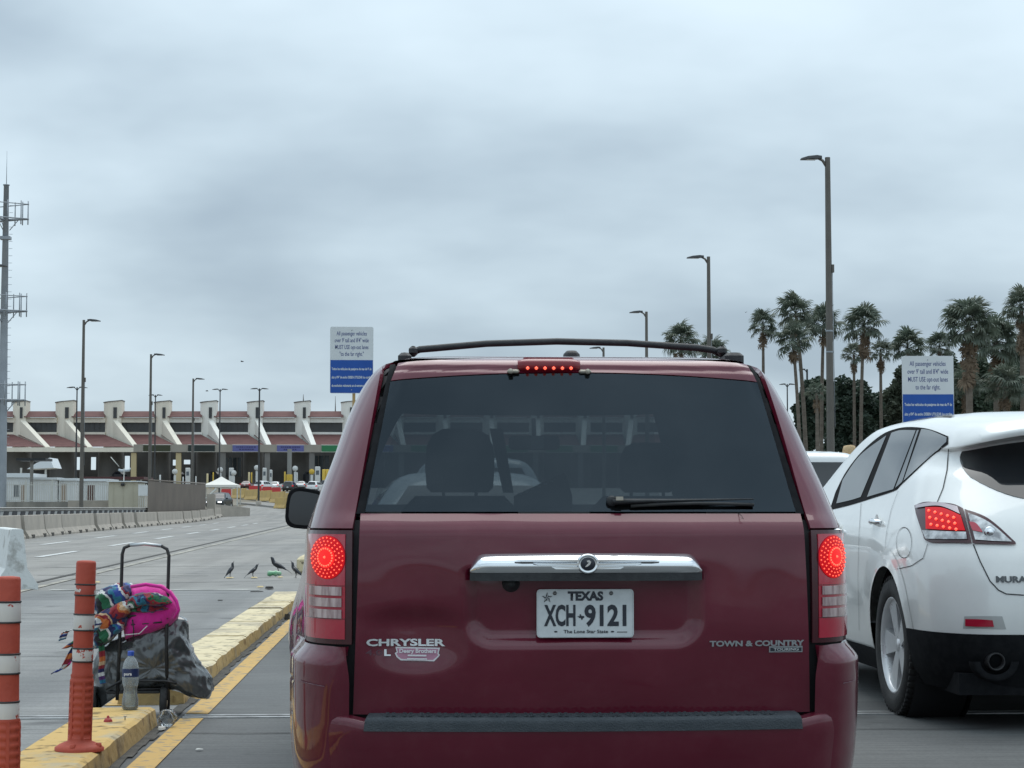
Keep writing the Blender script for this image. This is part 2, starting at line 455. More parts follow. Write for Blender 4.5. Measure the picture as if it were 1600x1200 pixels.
# kerb island: a near length and a far length of cracked, yellow painted blocks
def kerb_paint(name, top, chip, dark):
    m = mat(name, chip, 0.85, c2=top, scale=2.2, lo=0.40, hi=0.47, detail=8, bump=0.7, bscale=14)
    t = m.node_tree; b = t.nodes['Principled BSDF']
    src = b.inputs['Base Color'].links[0].from_socket
    n = t.nodes.new('ShaderNodeTexNoise'); n.inputs['Scale'].default_value = 11; n.inputs['Detail'].default_value = 8
    tcn = t.nodes.new('ShaderNodeTexCoord'); t.links.new(tcn.outputs['Object'], n.inputs['Vector'])
    r = t.nodes.new('ShaderNodeValToRGB'); r.color_ramp.elements[0].position = 0.33; r.color_ramp.elements[0].color = (*dark, 1)
    r.color_ramp.elements[1].position = 0.44; r.color_ramp.elements[1].color = (1, 1, 1, 1)
    t.links.new(n.outputs['Fac'], r.inputs[0])
    x = t.nodes.new('ShaderNodeMix'); x.data_type = 'RGBA'; x.blend_type = 'MULTIPLY'; x.inputs[0].default_value = 0.9
    t.links.new(src, x.inputs[6]); t.links.new(r.outputs[0], x.inputs[7]); t.links.new(x.outputs[2], b.inputs['Base Color'])
    return m
m_kerb_n = kerb_paint('kerb_paint_near', (0.55, 0.37, 0.13), (0.42, 0.35, 0.22), (0.26, 0.25, 0.23))
m_kerb_f = kerb_paint('kerb_paint_far', (0.63, 0.54, 0.35), (0.47, 0.41, 0.29), (0.22, 0.21, 0.20))
m_kerb_s = kerb_paint('kerb_side_paint', (0.44, 0.31, 0.13), (0.34, 0.26, 0.14), (0.5, 0.45, 0.4))
def kerb(name, label, y0, y1, step, mtop, jitter):
    k = tag(bpy.data.objects.new(name, None), label, kind='structure'); COL.objects.link(k)
    y = y0; i = 0
    while y < y1 - 0.05:
        e = min(y1, y + step * (0.75 + 0.5 * rng.random()))
        q = MB()
        n = max(2, int((e - y) / 0.12))
        rows = []
        for j in range(n + 1):
            yy = lerp(y + 0.006, e - 0.006, j / n)
            jz = jitter * 0.4 * pnoise(Vector((0.3, yy * 2.1, i))) ; jx = jitter * pnoise(Vector((3.3, yy * 3.7, 1)))
            rows.append([(-1.70, yy, 0.0), (-1.69, yy, 0.09 + jz), (-1.665, yy, 0.105 + jz), (-1.36 + jx, yy, 0.106 + jz), (-1.335 + jx, yy, 0.094 + jz), (-1.322 + jx * .5, yy, 0.0)])
        b = [q.verts(rw) for rw in rows]
        for j in range(n):
            for c in range(5):
                q.cur = 1 if c in (0, 4) else 0
                q.face((b[j] + c + 1, b[j] + c, b[j + 1] + c, b[j + 1] + c + 1))
        q.cur = 1
        q.face([b[0] + c for c in range(6)]); q.face([b[n] + c for c in reversed(range(6))])
        q.build('kerb_block', [mtop, m_kerb_s], k)
        y = e; i += 1
    return k
kerb('kerb', 'yellow painted concrete kerb with an orange post standing on it', 5.0, 10.25, 2.6, m_kerb_n, 0.012)
kerb('kerb', 'cracked pale yellow kerb running on behind the cart', 11.35, 24.0, 0.62, m_kerb_f, 0.03)
# raised yellow kerb nose half hidden by the minivan
kn = MB(); p = gnd(474, 897)
kn.rbox(p.x - 0.12, p.x + 0.55, p.y, p.y + 3.2, 0.0, 0.30, 0.05)
kn.build('kerb_nose', m_kerb_f, None); tag(bpy.data.objects['kerb_nose'], 'raised yellow kerb nose behind the grackles at the minivan edge', kind='structure')
# ------------------------------------------------------------------ vehicles
class Surf:
    """car body as stacked plan outlines. local x = across, y = 0 at the tail and + forwards, z up.
    chart C(s, z): s runs round the body from the tail centre (s = 0), sign gives the side."""
    def __init__(s, w, yr, yf, rx, ry, bow, flare=None, fx=0.35, fy=0.6, disp=None):
        s.w, s.yr, s.yf, s.rx, s.ry, s.bow = w, yr, yf, rx, ry, bow
        s.flare = flare or (lambda y, z: 0.0); s.fx, s.fy = fx, fy; s.disp = disp
    def L(s, z): return 0.8 * (s.rx(z) + s.ry(z))
    def a0(s, z): return s.w(z) - s.rx(z)
    def s_u(s, u, z):
        a = s.a0(z); au = abs(u)
        if au <= a: return u
        ph = math.asin(min(1.0, (au - a) / s.rx(z)))
        return math.copysign(a + s.L(z) * ph / (math.pi / 2), u)
    def s_y(s, y, z, sg=1):
        base = s.yr(z) + s.bow(z); q = y - base
        if q < s.ry(z):
            ph = math.acos(max(-1, min(1, 1 - q / s.ry(z)))); return sg * (s.a0(z) + s.L(z) * ph / (math.pi / 2))
        return sg * (s.a0(z) + s.L(z) + q - s.ry(z))
    def C(s, q, z, off=0.0):
        p = s._C(q, z)
        if off:
            e = 0.004
            n = (s._C(q + e, z) - s._C(q - e, z)).cross(s._C(q, z + e) - s._C(q, z - e))
            p = p + n.normalized() * off
        return p
    def _C(s, q, z):
        sg = 1 if q >= 0 else -1; a = abs(q)
        w = s.w(z); rx = s.rx(z); ry = s.ry(z); a0 = w - rx; L = s.L(z); yr = s.yr(z); bw = s.bow(z)
        if a <= a0:
            x = a; y = yr + bw * (a / w) ** 2
        elif a <= a0 + L:
            ph = (a - a0) / L * math.pi / 2
            x = a0 + rx * math.sin(ph); y = yr + bw * (x / w) ** 2 + ry * (1 - math.cos(ph))
        else:
            x = w; y = yr + bw + ry + (a - a0 - L)
        x += s.flare(y, z) * sstep(0, 0.3, a - a0)
        yf = s.yf(z); fy = s.fy
        if y > yf - fy:                                   # rounded nose
            t = (y - (yf - fy))
            Lf = 0.8 * (fy + s.fx)
            ph = min(1.0, t / Lf) * math.pi / 2
            y = yf - fy + fy * math.sin(ph); x = x - s.fx * (1 - math.cos(ph))
            if t > Lf: x = max(0.0, x - (t - Lf)); 
        p = Vector((sg * x, y, z))
        if s.disp: p = s.disp(p, q)
        return p
    def smax(s, z):                                       # s at the nose centre
        base = s.yr(z) + s.bow(z) + s.ry(z)
        side = (s.yf(z) - s.fy) - base
        Lf = 0.8 * (s.fy + s.fx)
        return s.a0(z) + s.L(z) + side + Lf + (s.w(z) + s.flare(s.yf(z), z) - s.fx)
    def shell(s, mb, zs, n=60, off=0.0, hole=None, cap=True):
        """whole body as rings, both sides; hole(p, q, z) drops faces"""
        rows = []
        for z in zs:
            sm = s.smax(z); row = []
            for i in range(-n, n + 1):
                t = i / n; q = math.copysign(abs(t) ** 1.35, t) * sm
                row.append((s.C(q, z, off), q))
            rows.append(row)
        b = [mb.verts([p for p, _ in r]) for r in rows]
        for j in range(len(zs) - 1):
            for i in range(2 * n):
                c = (rows[j][i][0] + rows[j + 1][i + 1][0]) / 2
                if hole and hole(c, abs(i + .5 - n) / n): continue
                mb.face((b[j] + i, b[j] + i + 1, b[j + 1] + i + 1, b[j + 1] + i), True)
        if cap: mb.face([b[-1] + i for i in range(2 * n + 1)], True)
    def patch(s, mb, sl, sr, z0, z1, nu, nv, off=0.0, rim=0.012, extra=None, zf=None):
        """panel between s = sl(z) and sr(z), z0..z1 (numbers or functions of t)"""
        F = lambda f: f if callable(f) else (lambda _z: f)
        sl, sr = F(sl), F(sr); z0, z1 = F(z0), F(z1)
        def fn(t, v):
            z = lerp(z0(t), z1(t), v); q = lerp(sl(z), sr(z), t)
            o = off
            p = s.C(q, z, o)
            if extra: p = extra(p, q, z)
            return p
        if rim: mb.panel(fn, nu, nv, rim)
        else: mb.grid(fn, nu, nv)
        return fn
    def strip(s, mb, pts, w=0.006, off=0.002):
        """thin line (a shut line or moulding) along (s, z) points"""
        L = []; Rr = []
        for i, (q, z) in enumerate(pts):
            a = s.C(*pts[max(0, i - 1)], off); c = s.C(*pts[min(len(pts) - 1, i + 1)], off)
            p = s.C(q, z, off); d = (c - a).normalized()
            n = (s._C(q + .004, z) - s._C(q - .004, z)).cross(s._C(q, z + .004) - s._C(q, z - .004)).normalized()
            k = d.cross(n) * w / 2
            L.append(p - k); Rr.append(p + k)
        for i in range(len(pts) - 1): mb.poly((L[i], L[i + 1], Rr[i + 1], Rr[i]), True)

m_tyre = mat('tyre_rubber', (0.018, 0.018, 0.019), 0.75, c2=(0.035, 0.035, 0.034), scale=9, bump=0.3, bscale=80)
m_rim = mat('alloy_rim', (0.72, 0.73, 0.74), 0.30, metal=0.35, c2=(0.62, 0.63, 0.64), scale=6, rvar=0.1)
m_dark = mat('dark_trim', (0.016, 0.018, 0.021), 0.55, c2=(0.028, 0.030, 0.033), scale=30, bump=0.15, bscale=250)
m_inner = mat('dark_inner_shell', (0.012, 0.012, 0.014), 0.8)
m_seal = mat('matt_black_seal', (0.010, 0.011, 0.013), 0.9, spec=0.12, c2=(0.016, 0.017, 0.019), scale=20)
m_chrome = mat('chrome', (0.80, 0.82, 0.84), 0.10, metal=1.0, rvar=0.04, scale=12)
m_plate = mat('plate_white', (0.62, 0.65, 0.66), 0.45, c2=(0.56, 0.59, 0.60), scale=30)
m_ink = mat('plate_ink', (0.02, 0.024, 0.035), 0.5)
def wheel(parent, x, y, r, wdt, sg, spokes=5, detail=True, steer=0.0):
    """tyre > rim, tread grooves; axle along local x, sg = outer side"""
    M = Matrix.Rotation(math.pi / 2 * sg, 4, 'Y')
    t = MB(); h = wdt / 2; k = r * 0.70
    t.lathe([(k, -h), (r * .80, -h * 1.06), (r * .93, -h * 1.02), (r * .985, -h * .8), (r, -h * .4), (r, h * .4), (r * .985, h * .8), (r * .93, h * 1.02), (r * .80, h * 1.06), (k, h * .98), (k * .97, h * .7), (k * .95, -h)], 40 if detail else 16, M)
    if detail:
        for i in range(60):
            a = 2 * math.pi * i / 60
            for zz in (-.78, .78):
                Q = M @ Matrix.Rotation(a, 4, 'Z')
                t.box(r * .955, r * 1.004, -.010, .010, h * (zz - .17), h * (zz + .17), Q)
    w = t.build('tyre', m_tyre, parent, (x, y, r), (0, 0, steer))
    q = MB()
    q.lathe([(k, h * .80), (k * 1.01, h * .95), (k * .96, h * .96), (k * .92, h * .72), (k * .90, -h * .5)], 40 if detail else 16, M)
    q.lathe([(0.001, h * .72), (r * .085, h * .72), (r * .10, h * .62), (r * .12, h * .3)], 16, M)
    for i in range(spokes):
        a = 2 * math.pi * i / spokes + 0.3
        Q = M @ Matrix.Rotation(a, 4, 'Z')
        w0, w1 = r * .085, r * .20
        p = [Vector(v) for v in ((r * .05, -w0, h * .66), (r * .05, w0, h * .66), (k * .95, w1, h * .78), (k * .95, -w1, h * .78), (r * .05, -w0, h * .3), (r * .05, w0, h * .3), (k * .95, w1 * .9, h * .4), (k * .95, -w1 * .9, h * .4))]
        p = [Q @ v for v in p]; b = q.verts(p)
        for f in ((0, 3, 2, 1), (0, 4, 7, 3), (1, 2, 6, 5), (4, 5, 6, 7)): q.face([b + i_ for i_ in f])
    o = q.build('rim', m_rim, w)
    br = MB(); br.lathe([(0.001, -h * .1), (k * .93, -h * .1)], 20, M); br.build('brake_disc', m_inner, w)
    return w
def arch(yc, r, z0):
    """lower edge of a side panel with a wheel arch: f(y)"""
    def f(y):
        d = abs(y - yc)
        return max(z0, (math.sqrt(r * r - d * d) + r * 0.80) if d < r else z0)
    return f
# ------------------------------------------------------------------ the maroon minivan
VX, VY = 0.545, 6.02
def maroon():
    m = mat('maroon_paint', (0.108, 0.0065, 0.020), 0.42, metal=0.1, coat=1.0, spec=0.18, c2=(0.126, 0.008, 0.024), scale=3, rvar=0.05)
    t = m.node_tree; b = t.nodes['Principled BSDF']
    b.inputs['Coat Roughness'].default_value = 0.06
    n = t.nodes.new('ShaderNodeTexNoise'); n.inputs['Scale'].default_value = 2.5; n.inputs['Detail'].default_value = 6
    tcn = t.nodes.new('ShaderNodeTexCoord'); t.links.new(tcn.outputs['Object'], n.inputs['Vector'])
    mr = t.nodes.new('ShaderNodeMapRange'); mr.inputs[1].default_value = 0.35; mr.inputs[2].default_value = 0.75; mr.inputs[3].default_value = 0.02; mr.inputs[4].default_value = 0.10
    t.links.new(n.outputs['Fac'], mr.inputs[0]); t.links.new(mr.outputs[0], b.inputs['Coat Roughness'])
    return m
m_mar = maroon()
def dusty(m, col, fac, sc):
    """thin specks of road dust over a paint"""
    t = m.node_tree; b = t.nodes['Principled BSDF']; src = b.inputs['Base Color'].links[0].from_socket
    tcn = t.nodes.new('ShaderNodeTexCoord'); n = t.nodes.new('ShaderNodeTexNoise'); n.inputs['Scale'].default_value = sc; n.inputs['Detail'].default_value = 9; n.inputs['Roughness'].default_value = .75
    t.links.new(tcn.outputs['Object'], n.inputs['Vector'])
    mr = t.nodes.new('ShaderNodeMapRange'); mr.inputs[1].default_value = .5; mr.inputs[2].default_value = .78; mr.inputs[4].default_value = fac; t.links.new(n.outputs['Fac'], mr.inputs[0])
    x = t.nodes.new('ShaderNodeMix'); x.data_type = 'RGBA'; t.links.new(mr.outputs[0], x.inputs[0]); t.links.new(src, x.inputs[6]); x.inputs[7].default_value = (*col, 1)
    t.links.new(x.outputs[2], b.inputs['Base Color'])
dusty(m_mar, (.20, .15, .15), .07, 6.0)
m_vglass = glass_mat('tinted_rear_glass', (0.080, 0.096, 0.106), (.66, .82, .97), 0.02)
_t = m_vglass.node_tree; _o = [n for n in _t.nodes if n.type == 'OUTPUT_MATERIAL'][0]; _s = _o.inputs['Surface'].links[0].from_socket
_d = _t.nodes.new('ShaderNodeBsdfDiffuse'); _d.inputs[0].default_value = (.30, .32, .34, 1); _x = _t.nodes.new('ShaderNodeMixShader')
_c = _t.nodes.new('ShaderNodeTexCoord'); _n = _t.nodes.new('ShaderNodeTexNoise'); _n.inputs['Scale'].default_value = 3.0; _n.inputs['Detail'].default_value = 7; _t.links.new(_c.outputs['Object'], _n.inputs['Vector'])
_r = _t.nodes.new('ShaderNodeMapRange'); _r.inputs[1].default_value = .40; _r.inputs[2].default_value = .75; _r.inputs[4].default_value = .04; _t.links.new(_n.outputs['Fac'], _r.inputs[0]); _t.links.new(_r.outputs[0], _x.inputs[0])
_t.links.new(_s, _x.inputs[1]); _t.links.new(_d.outputs[0], _x.inputs[2]); _t.links.new(_x.outputs[0], _o.inputs['Surface'])
m_wglass = glass_mat('clear_windscreen', (0.75, 0.8, 0.8))
m_lensred = mat('red_lens', (0.40, 0.010, 0.034), 0.15, coat=1.0, c2=(0.46, 0.013, 0.042), scale=5)
m_lensdark = mat('dark_red_lens', (0.050, 0.004, 0.009), 0.25, coat=0.35)
m_lit = mat('lit_red_lens', (0.32, 0.004, 0.010), 0.4, emit=(1.0, 0.008, 0.014), estr=0.30, spec=0.2)
m_led = mat('red_led', (0.8, 0.2, 0.1), 0.3, emit=(1.0, 0.10, 0.06), estr=1.3)
m_core = mat('lit_lamp_core', (0.5, 0.01, 0.01), 0.4, emit=(1.0, 0.02, 0.02), estr=0.62, spec=0.2)
m_clear = mat('clear_reflector', (0.62, 0.50, 0.50), 0.22, metal=0.45, c2=(0.26, 0.16, 0.17), scale=34, vscale=(1, 1, 0.15), coat=1.0)
m_seat = mat('dark_seat_cloth', (0.02, 0.022, 0.026), 0.9)
m_pad = mat('grey_step_plastic', (0.045, 0.055, 0.065), 0.6, c2=(0.06, 0.07, 0.08), scale=20, bump=0.3, bscale=200)

vw = curve((.15, .85), (.3, .868), (.5, .876), (.8, .88), (1.05, .875), (1.12, .862), (1.2, .84), (1.3, .805), (1.45, .755), (1.54, .715), (1.6, .675), (1.635, .635), (1.655, .58), (1.672, .48), (1.682, .36), (1.688, .2), (1.690, .05))
vyr = curve((.15, .12), (.35, .07), (.5, .045), (.65, .02), (.80, .004), (.95, 0.0), (1.06, .004), (1.085, .012), (1.124, .045), (1.135, .055), (1.35, .175), (1.565, .30), (1.61, .325), (1.635, .36), (1.655, .46), (1.672, .66), (1.682, .95), (1.688, 1.3), (1.690, 1.6))
vyf = curve((.15, 4.95), (.5, 5.1), (.75, 5.08), (.92, 4.9), (1.0, 4.55), (1.06, 4.15), (1.3, 3.75), (1.55, 3.25), (1.62, 3.0), (1.655, 2.75), (1.672, 2.5), (1.682, 2.2), (1.688, 1.95), (1.690, 1.75))
vrx = curve((.15, .15), (1.1, .145), (1.5, .13), (1.62, .12), (1.655, .12), (1.67, .1), (1.69, .03))
vry = curve((.15, .22), (1.1, .24), (1.5, .26), (1.62, .2), (1.69, .05))
vbow = curve((.15, .05), (.8, .075), (1.1, .085), (1.5, .07), (1.62, .05), (1.66, .03), (1.69, .0))
def vflare(y, z):
    g = 1 - 0.55 * sstep(.70, .98, z) - 0.35 * sstep(1.0, 1.35, z)
    return 0.10 * g * sstep(0.25, 1.0, y) * (1 - sstep(4.2, 5.1, y) * 0.3)
V = Surf(vw, vyr, vyf, vrx, vry, vbow, vflare, 0.45, 0.45)
van = thing('minivan', 'dented maroon minivan with lit brake lights, filling the lane ahead', 'minivan', (VX, VY, 0))
def vu(px, py, Y=6.12):
    p = at(px, py, Y); return p.x - VX, p.z

GT0, GT1 = 1.565, 1.592                                # top of the rear glass at its corners / centre
def glass_half(z): return lerp(.690, .612, (z - 1.132) / (GT0 - 1.132))
def gtop(t): return GT0 + (GT1 - GT0) * (1 - (2 * t - 1) ** 2)
def in_hole(c, t):
    x, y, z = c
    if y < 0.6 and 1.12 < z < 1.60 and abs(x) < glass_half(z) + 0.022: return True
    if y < 0.3 and .53 < z < 1.11 and abs(x) < .66: return True
    return 1.10 < z < 1.585 and t > 0.875
q = MB(); V.shell(q, [.22 + i * .045 for i in range(30)] + [1.555, 1.585, 1.6, 1.62, 1.635, 1.655, 1.672, 1.682], 70, -0.014, in_hole)
q.build('inner_shell', m_inner, van)

# lower liftgate: crease, plate recess and a dent pushed into its lower left
def gate_half(z): return lerp(.724, .704, (z - .50) / .62)
DU, DZ = vu(648, 1000)
def gate_extra(p, s_, z):
    d = 0.0
    u = p.x
    # plate recess, soft sided, open towards the handle
    qx, qz = abs(u) - .285, (.805 if z < .805 else z) ; qz = max(0.0, .805 - z) if z < .805 else 0.0
    sd_ = math.hypot(max(qx, 0), qz) - .10
    d += 0.036 * sstep(.0, -.060, sd_ if qx > 0 or qz > 0 else -.1) * sstep(.965, .945, z)
    # raised centre sweep under the recess
    # the dent
    e = math.hypot((u - DU) / 0.205, (z - DZ - 0.005) / 0.125)
    if e < 1:
        k = (1 - e * e) ** 2
        d += 0.026 * k
    e2 = math.hypot((u - DU + .02) / 0.16, (z - DZ - 0.062) / 0.042)
    d += 0.012 * math.exp(-e2 * e2 * 1.2)
    d += 0.003 * pnoise(Vector((u * 5, z * 6, 2.0))) * sstep(.75, .55, abs(u))
    return p + Vector((0, d, 0))
q = MB()
V.patch(q, lambda z: -V.s_u(gate_half(z), z), lambda z: V.s_u(gate_half(z), z), .502, 1.128, 150, 90, 0.004, 0.03, gate_extra)
gate = q.build('liftgate', m_mar, van); gate['label'] = 'maroon liftgate with a large dent at its lower left'
q = MB()
V.patch(q, lambda z: -V.s_u(glass_half(z), z), lambda z: V.s_u(glass_half(z), z), 1.134, gtop, 40, 14, 0.004, 0.0)
q.build('rear_window', m_vglass, van)
for sg in (-1, 1):
    q = MB()
    f0 = lambda z: sg * V.s_u(glass_half(z) + 0.001, z); f1 = lambda z: sg * V.s_u(glass_half(z) + lerp(.030, .018, (z - 1.1) / .5), z)
    V.patch(q, f0 if sg > 0 else f1, f1 if sg > 0 else f0, 1.132, 1.635, 3, 20, -0.002, 0.01)
    q.build('window_seal', m_seal, van)
q = MB()
hw = lambda z: lerp(.612, .585, (z - 1.565) / .07)
V.patch(q, lambda z: -V.s_u(hw(z), z), lambda z: V.s_u(hw(z), z), lambda t: gtop(t) + 0.004, lambda t: 1.630 + 0.022 * (1 - (2 * t - 1) ** 2), 44, 8, 0.004, 0.02,
        lambda p, s_, z: p + Vector((0, 0.010 * math.exp(-((z - 1.607) / .006) ** 2), 0)))
hdr = q.build('liftgate_header', m_mar, van)
# pillars above the lights, quarter panels, roof
def pil_in(z): return lerp(.728, .640, (z - 1.085) / (1.635 - 1.085))
for sg in (-1, 1):
    q = MB()
    a = lambda z: sg * V.s_u(pil_in(z), z)
    c = lambda z: sg * abs(V.s_y(lerp(0.78, 0.72, (z - 1.08) / .55), z))
    V.patch(q, a if sg > 0 else c, c if sg > 0 else a, 1.083, 1.652, 26, 44, 0.004, 0.014)
    q.build('rear_pillar', m_mar, van)
    q = MB()                                              # quarter side, behind and above the rear wheel
    n = 90; zr = arch(1.05, 0.395, 0.24)
    def fn(t, v):
        y = lerp(0.40, 4.9, t)
        z = lerp(max(zr(y), arch(4.13, 0.395, 0.24)(y)), 1.08, v)
        return V.C(V.s_y(y, z, sg), z, 0.004)
    if sg < 0: q.panel(lambda t, v: fn(1 - t, v), n, 22, 0.02)
    else: q.panel(fn, n, 22, 0.02)
    q.build('side_panel', m_mar, van)
    q = MB()
    def fw(t, v):
        z = lerp(1.10, 1.52, v); y = lerp(0.80, lerp(3.75, 2.95, v), t)
        return V.C(V.s_y(y, z, sg), z, 0.003)
    q.grid((lambda t, v: fw(1 - t, v)) if sg < 0 else fw, 30, 8)
    q.build('side_window', m_vglass, van)
    q = MB()
    for yy, dy in ((1.82, .0), (2.9, .12)):
        def fp(t, v):
            z = lerp(1.09, 1.535, v); y = yy + dy - v * dy * 2 + t * 0.09
            return V.C(V.s_y(y, z, sg), z, 0.006)
        q.grid((lambda t, v: fp(1 - t, v)) if sg < 0 else fp, 2, 8)
    q.build('door_pillar', m_dark, van)
    q = MB()
    def fr(t, v):
        z = lerp(1.525, 1.66, v); y = lerp(0.70, lerp(2.95, 2.6, v), t)
        return V.C(V.s_y(y, z, sg), z, 0.004)
    q.grid((lambda t, v: fr(1 - t, v)) if sg < 0 else fr, 30, 8)
    q.build('roof_side', m_mar, van)
    q = MB()                                              # windscreen pillar
    def fa(t, v):
        z = lerp(1.06, 1.60, v); y = lerp(vyf(z) - 0.55, vyf(z) - 0.40, t)
        return V.C(V.s_y(y, z, sg), z, 0.004)
    q.grid((lambda t, v: fa(1 - t, v)) if sg < 0 else fa, 4, 12)
    q.build('windscreen_pillar', m_mar, van)
q = MB(); V.shell(q, [1.648, 1.655, 1.662, 1.668, 1.672, 1.677, 1.682, 1.686, 1.690], 60, 0.004)
q.build('roof', m_mar, van)
q = MB()
def fh(t, v):
    z = lerp(.62, 1.07, v); sm = V.smax(z); return V.C(lerp(-0.28, 0.28, 1 - t) * 0 + math.copysign(sm - abs(2 * t - 1) * 1.1, 2 * t - 1), z, 0.006)
q.grid(fh, 30, 16); q.build('bonnet', m_mar, van)

# tail lamps: black housing, red lens, lit round cluster, three clear bars, red reflector
for sg in (-1, 1):
    def band(mb, u0, y1, z0, z1, off, nu=14, nv=10, rim=0.01, u1=None):
        a = lambda z: sg * V.s_u(u0, z)
        c = (lambda z: sg * V.s_u(u1, z)) if u1 else (lambda z: sg * abs(V.s_y(y1, z)))
        V.patch(mb, a if sg > 0 else c, c if sg > 0 else a, z0, z1, nu, nv, off, rim)
    q = MB(); band(q, .728, .37, .722, 1.076, 0.006, 16, 12, 0.03)
    lamp = q.build('tail_lamp', m_lensdark, van)
    lamp['label'] = 'left tail lamp, lit' if sg < 0 else 'right tail lamp, lit'
    q = MB(); band(q, .748, .33, .738, .800, 0.010); q.build('red_reflector', m_lensred, lamp)
    q = MB(); band(q, .748, .33, .905, 1.064, 0.010); q.build('red_lens', m_lensred, lamp)
    q = MB(); band(q, .748, .33, .802, .903, 0.009); q.build('lens_bar_backing', m_lensred, lamp)
    for i in range(3):
        z0 = .803 + i * .0355
        q = MB(); band(q, .757, None, z0, z0 + .027, 0.014, 14, 4, 0.004, u1=.856); q.build('clear_bar', m_clear, lamp)
    # round cluster, on the curved corner
    cu, cz, ru, rz_ = .800, .992, .053, .068
    q = MB(); ring0 = []
    rings = []
    for k in range(7):
        f = k / 6; rings.append([V.C(sg * V.s_u(cu + ru * f * math.cos(2 * math.pi * j / 32) * 1.0, cz + rz_ * f * math.sin(2 * math.pi * j / 32)), cz + rz_ * f * math.sin(2 * math.pi * j / 32), 0.013 + 0.008 * (1 - f * f)) for j in range(32)])
    if sg > 0: rings = [list(reversed(r_)) for r_ in rings]
    q.loft(rings); q.build('brake_light', m_lit, lamp)
    q = MB(); q.loft([[p_ + Vector((0, -.0022, 0)) for p_ in r_] for r_ in rings[:4]]); q.build('lamp_core', m_core, lamp)
    q = MB()
    for ring_i, (f, n, sz) in enumerate(((0.0, 1, .0048), (.40, 20, .0034), (.58, 18, .0024), (.74, 22, .0024), (.90, 26, .0024))):
        for j in range(n):
            an = 2 * math.pi * j / n + ring_i * .1
            z = cz + rz_ * f * math.sin(an)
            c = V.C(sg * V.s_u(cu + ru * f * math.cos(an), z), z, 0.015 + 0.008 * (1 - f * f))
            Mx = Matrix.Translation(c)
            q.lathe([(0.0001, -sz), (sz * .8, -sz * .5), (sz, 0), (sz * .8, sz * .5), (0.0001, sz)], 6, Mx)
    q.build('light_dots', m_led, lamp)['kind'] = 'stuff'
# high brake light hanging on its bracket
CX, CZ = vu(858, 571, 6.33)
hb = MB()
def fcl(t, v):
    x = lerp(-.104, .104, t); z = CZ + lerp(-.020, .022, v); r_ = abs(2 * t - 1)
    return Vector((CX + x, 0.298 + 0.02 * r_ ** 6 + 0.02 * abs(2 * v - 1) ** 4, z - 0.004 * r_ ** 6 * (2 * v - 1)))
hb.panel(fcl, 24, 8, 0.05)
chm = hb.build('high_brake_light', mat('deep_red_lens', (0.20, 0.005, 0.014), 0.25, coat=0.3), van)
q = MB()
for i in range(6):
    x = CX + lerp(-.072, .072, i / 5)
    q.lathe([(0.0001, -.006), (.0045, -.003), (.0058, 0), (.0045, .003), (0.0001, .006)], 8, Matrix.Translation((x, 0.297, CZ - .010)))
q.build('light_dots', m_led, chm)['kind'] = 'stuff'
m_brk = mat('bare_bracket', (0.46, 0.42, 0.35), 0.5, metal=0.3, c2=(0.36, 0.33, 0.28), scale=15)
for sg in (-1, 1):
    q = MB(); q.rbox(CX + sg * .119 - .020, CX + sg * .119 + .020, .300, .325, CZ - .026, CZ - .014, .004); 
    q.lathe([(0.0001, -.012), (.008, -.011), (.009, 0)], 10, Matrix.Translation((CX + sg * .128, .302, CZ - .020)) @ Matrix.Rotation(math.pi / 2, 4, 'X') @ Matrix.Rotation(math.pi, 4, 'X'))
    q.build('bracket_tab', m_brk, chm)
# bumper: wings beside the gate and the low centre with its step pad
BTOP = .488
def bump_off(z):
    T = ((.16, .022), (.24, .036), (.36, .044), (.47, .046), (.60, .045), (.664, .043), (.672, .040), (.710, .006), (.722, .002))
    for (a, va), (c, vc) in zip(T, T[1:]):
        if z <= c: return lerp(va, vc, max(0, (z - a) / (c - a)))
    return .002
bo = bump_off
for sg in (-1, 1):
    q = MB()
    def fn(t, v):
        z = lerp(.24, .716, v)
        # inner edge moves from the wheel side to the gate edge, flaring where it meets the centre
        ui = lerp(.732, .742, sstep(.6, .72, z))
        s0 = V.s_u(ui, z); s1 = abs(V.s_y(0.64, z))
        q_ = lerp(s0, s1, t)
        edge = min(1.0, t / .11)
        o = lerp(0.022, bump_off(z), edge) * (1 - sstep(.70, 1.0, t) * .9)
        # side crease picked out along the wing, and a bruise at the outer corner
        o -= 0.006 * math.exp(-((z - .592) / .005) ** 2) * sstep(.35, .5, t) * sstep(.95, .8, t)
        return V.C(sg * q_, z, 0.004 + o)
    q.panel((lambda t, v: fn(1 - t, v)) if sg < 0 else fn, 40, 50, 0.02)
    q.build('bumper_wing', m_mar, van)
q = MB()
def fb(t, v):
    x = lerp(-.80, .80, t)
    prof = [(.16, .03), (.19, .038), (.215, .046), (.222, .030), (.252, .030), (.259, .046), (.34, .052), (.43, .056), (.455, .056), (.470, .052), (BTOP - .006, .040), (BTOP, .020), (BTOP, -.01), (BTOP, -.07)]
    k = v * (len(prof) - 1); i = min(int(k), len(prof) - 2); f = k - i
    z = lerp(prof[i][0], prof[i + 1][0], f); o = lerp(prof[i][1], prof[i + 1][1], f)
    p = V.C(V.s_u(x, z), z); 
    return Vector((x, p.y - o - 0.004, z + 0.016 * sstep(.66, .76, abs(x)) * (v > .6)))
q.grid(fb, 60, 39); q.build('bumper', m_mar, van)
pad = MB()
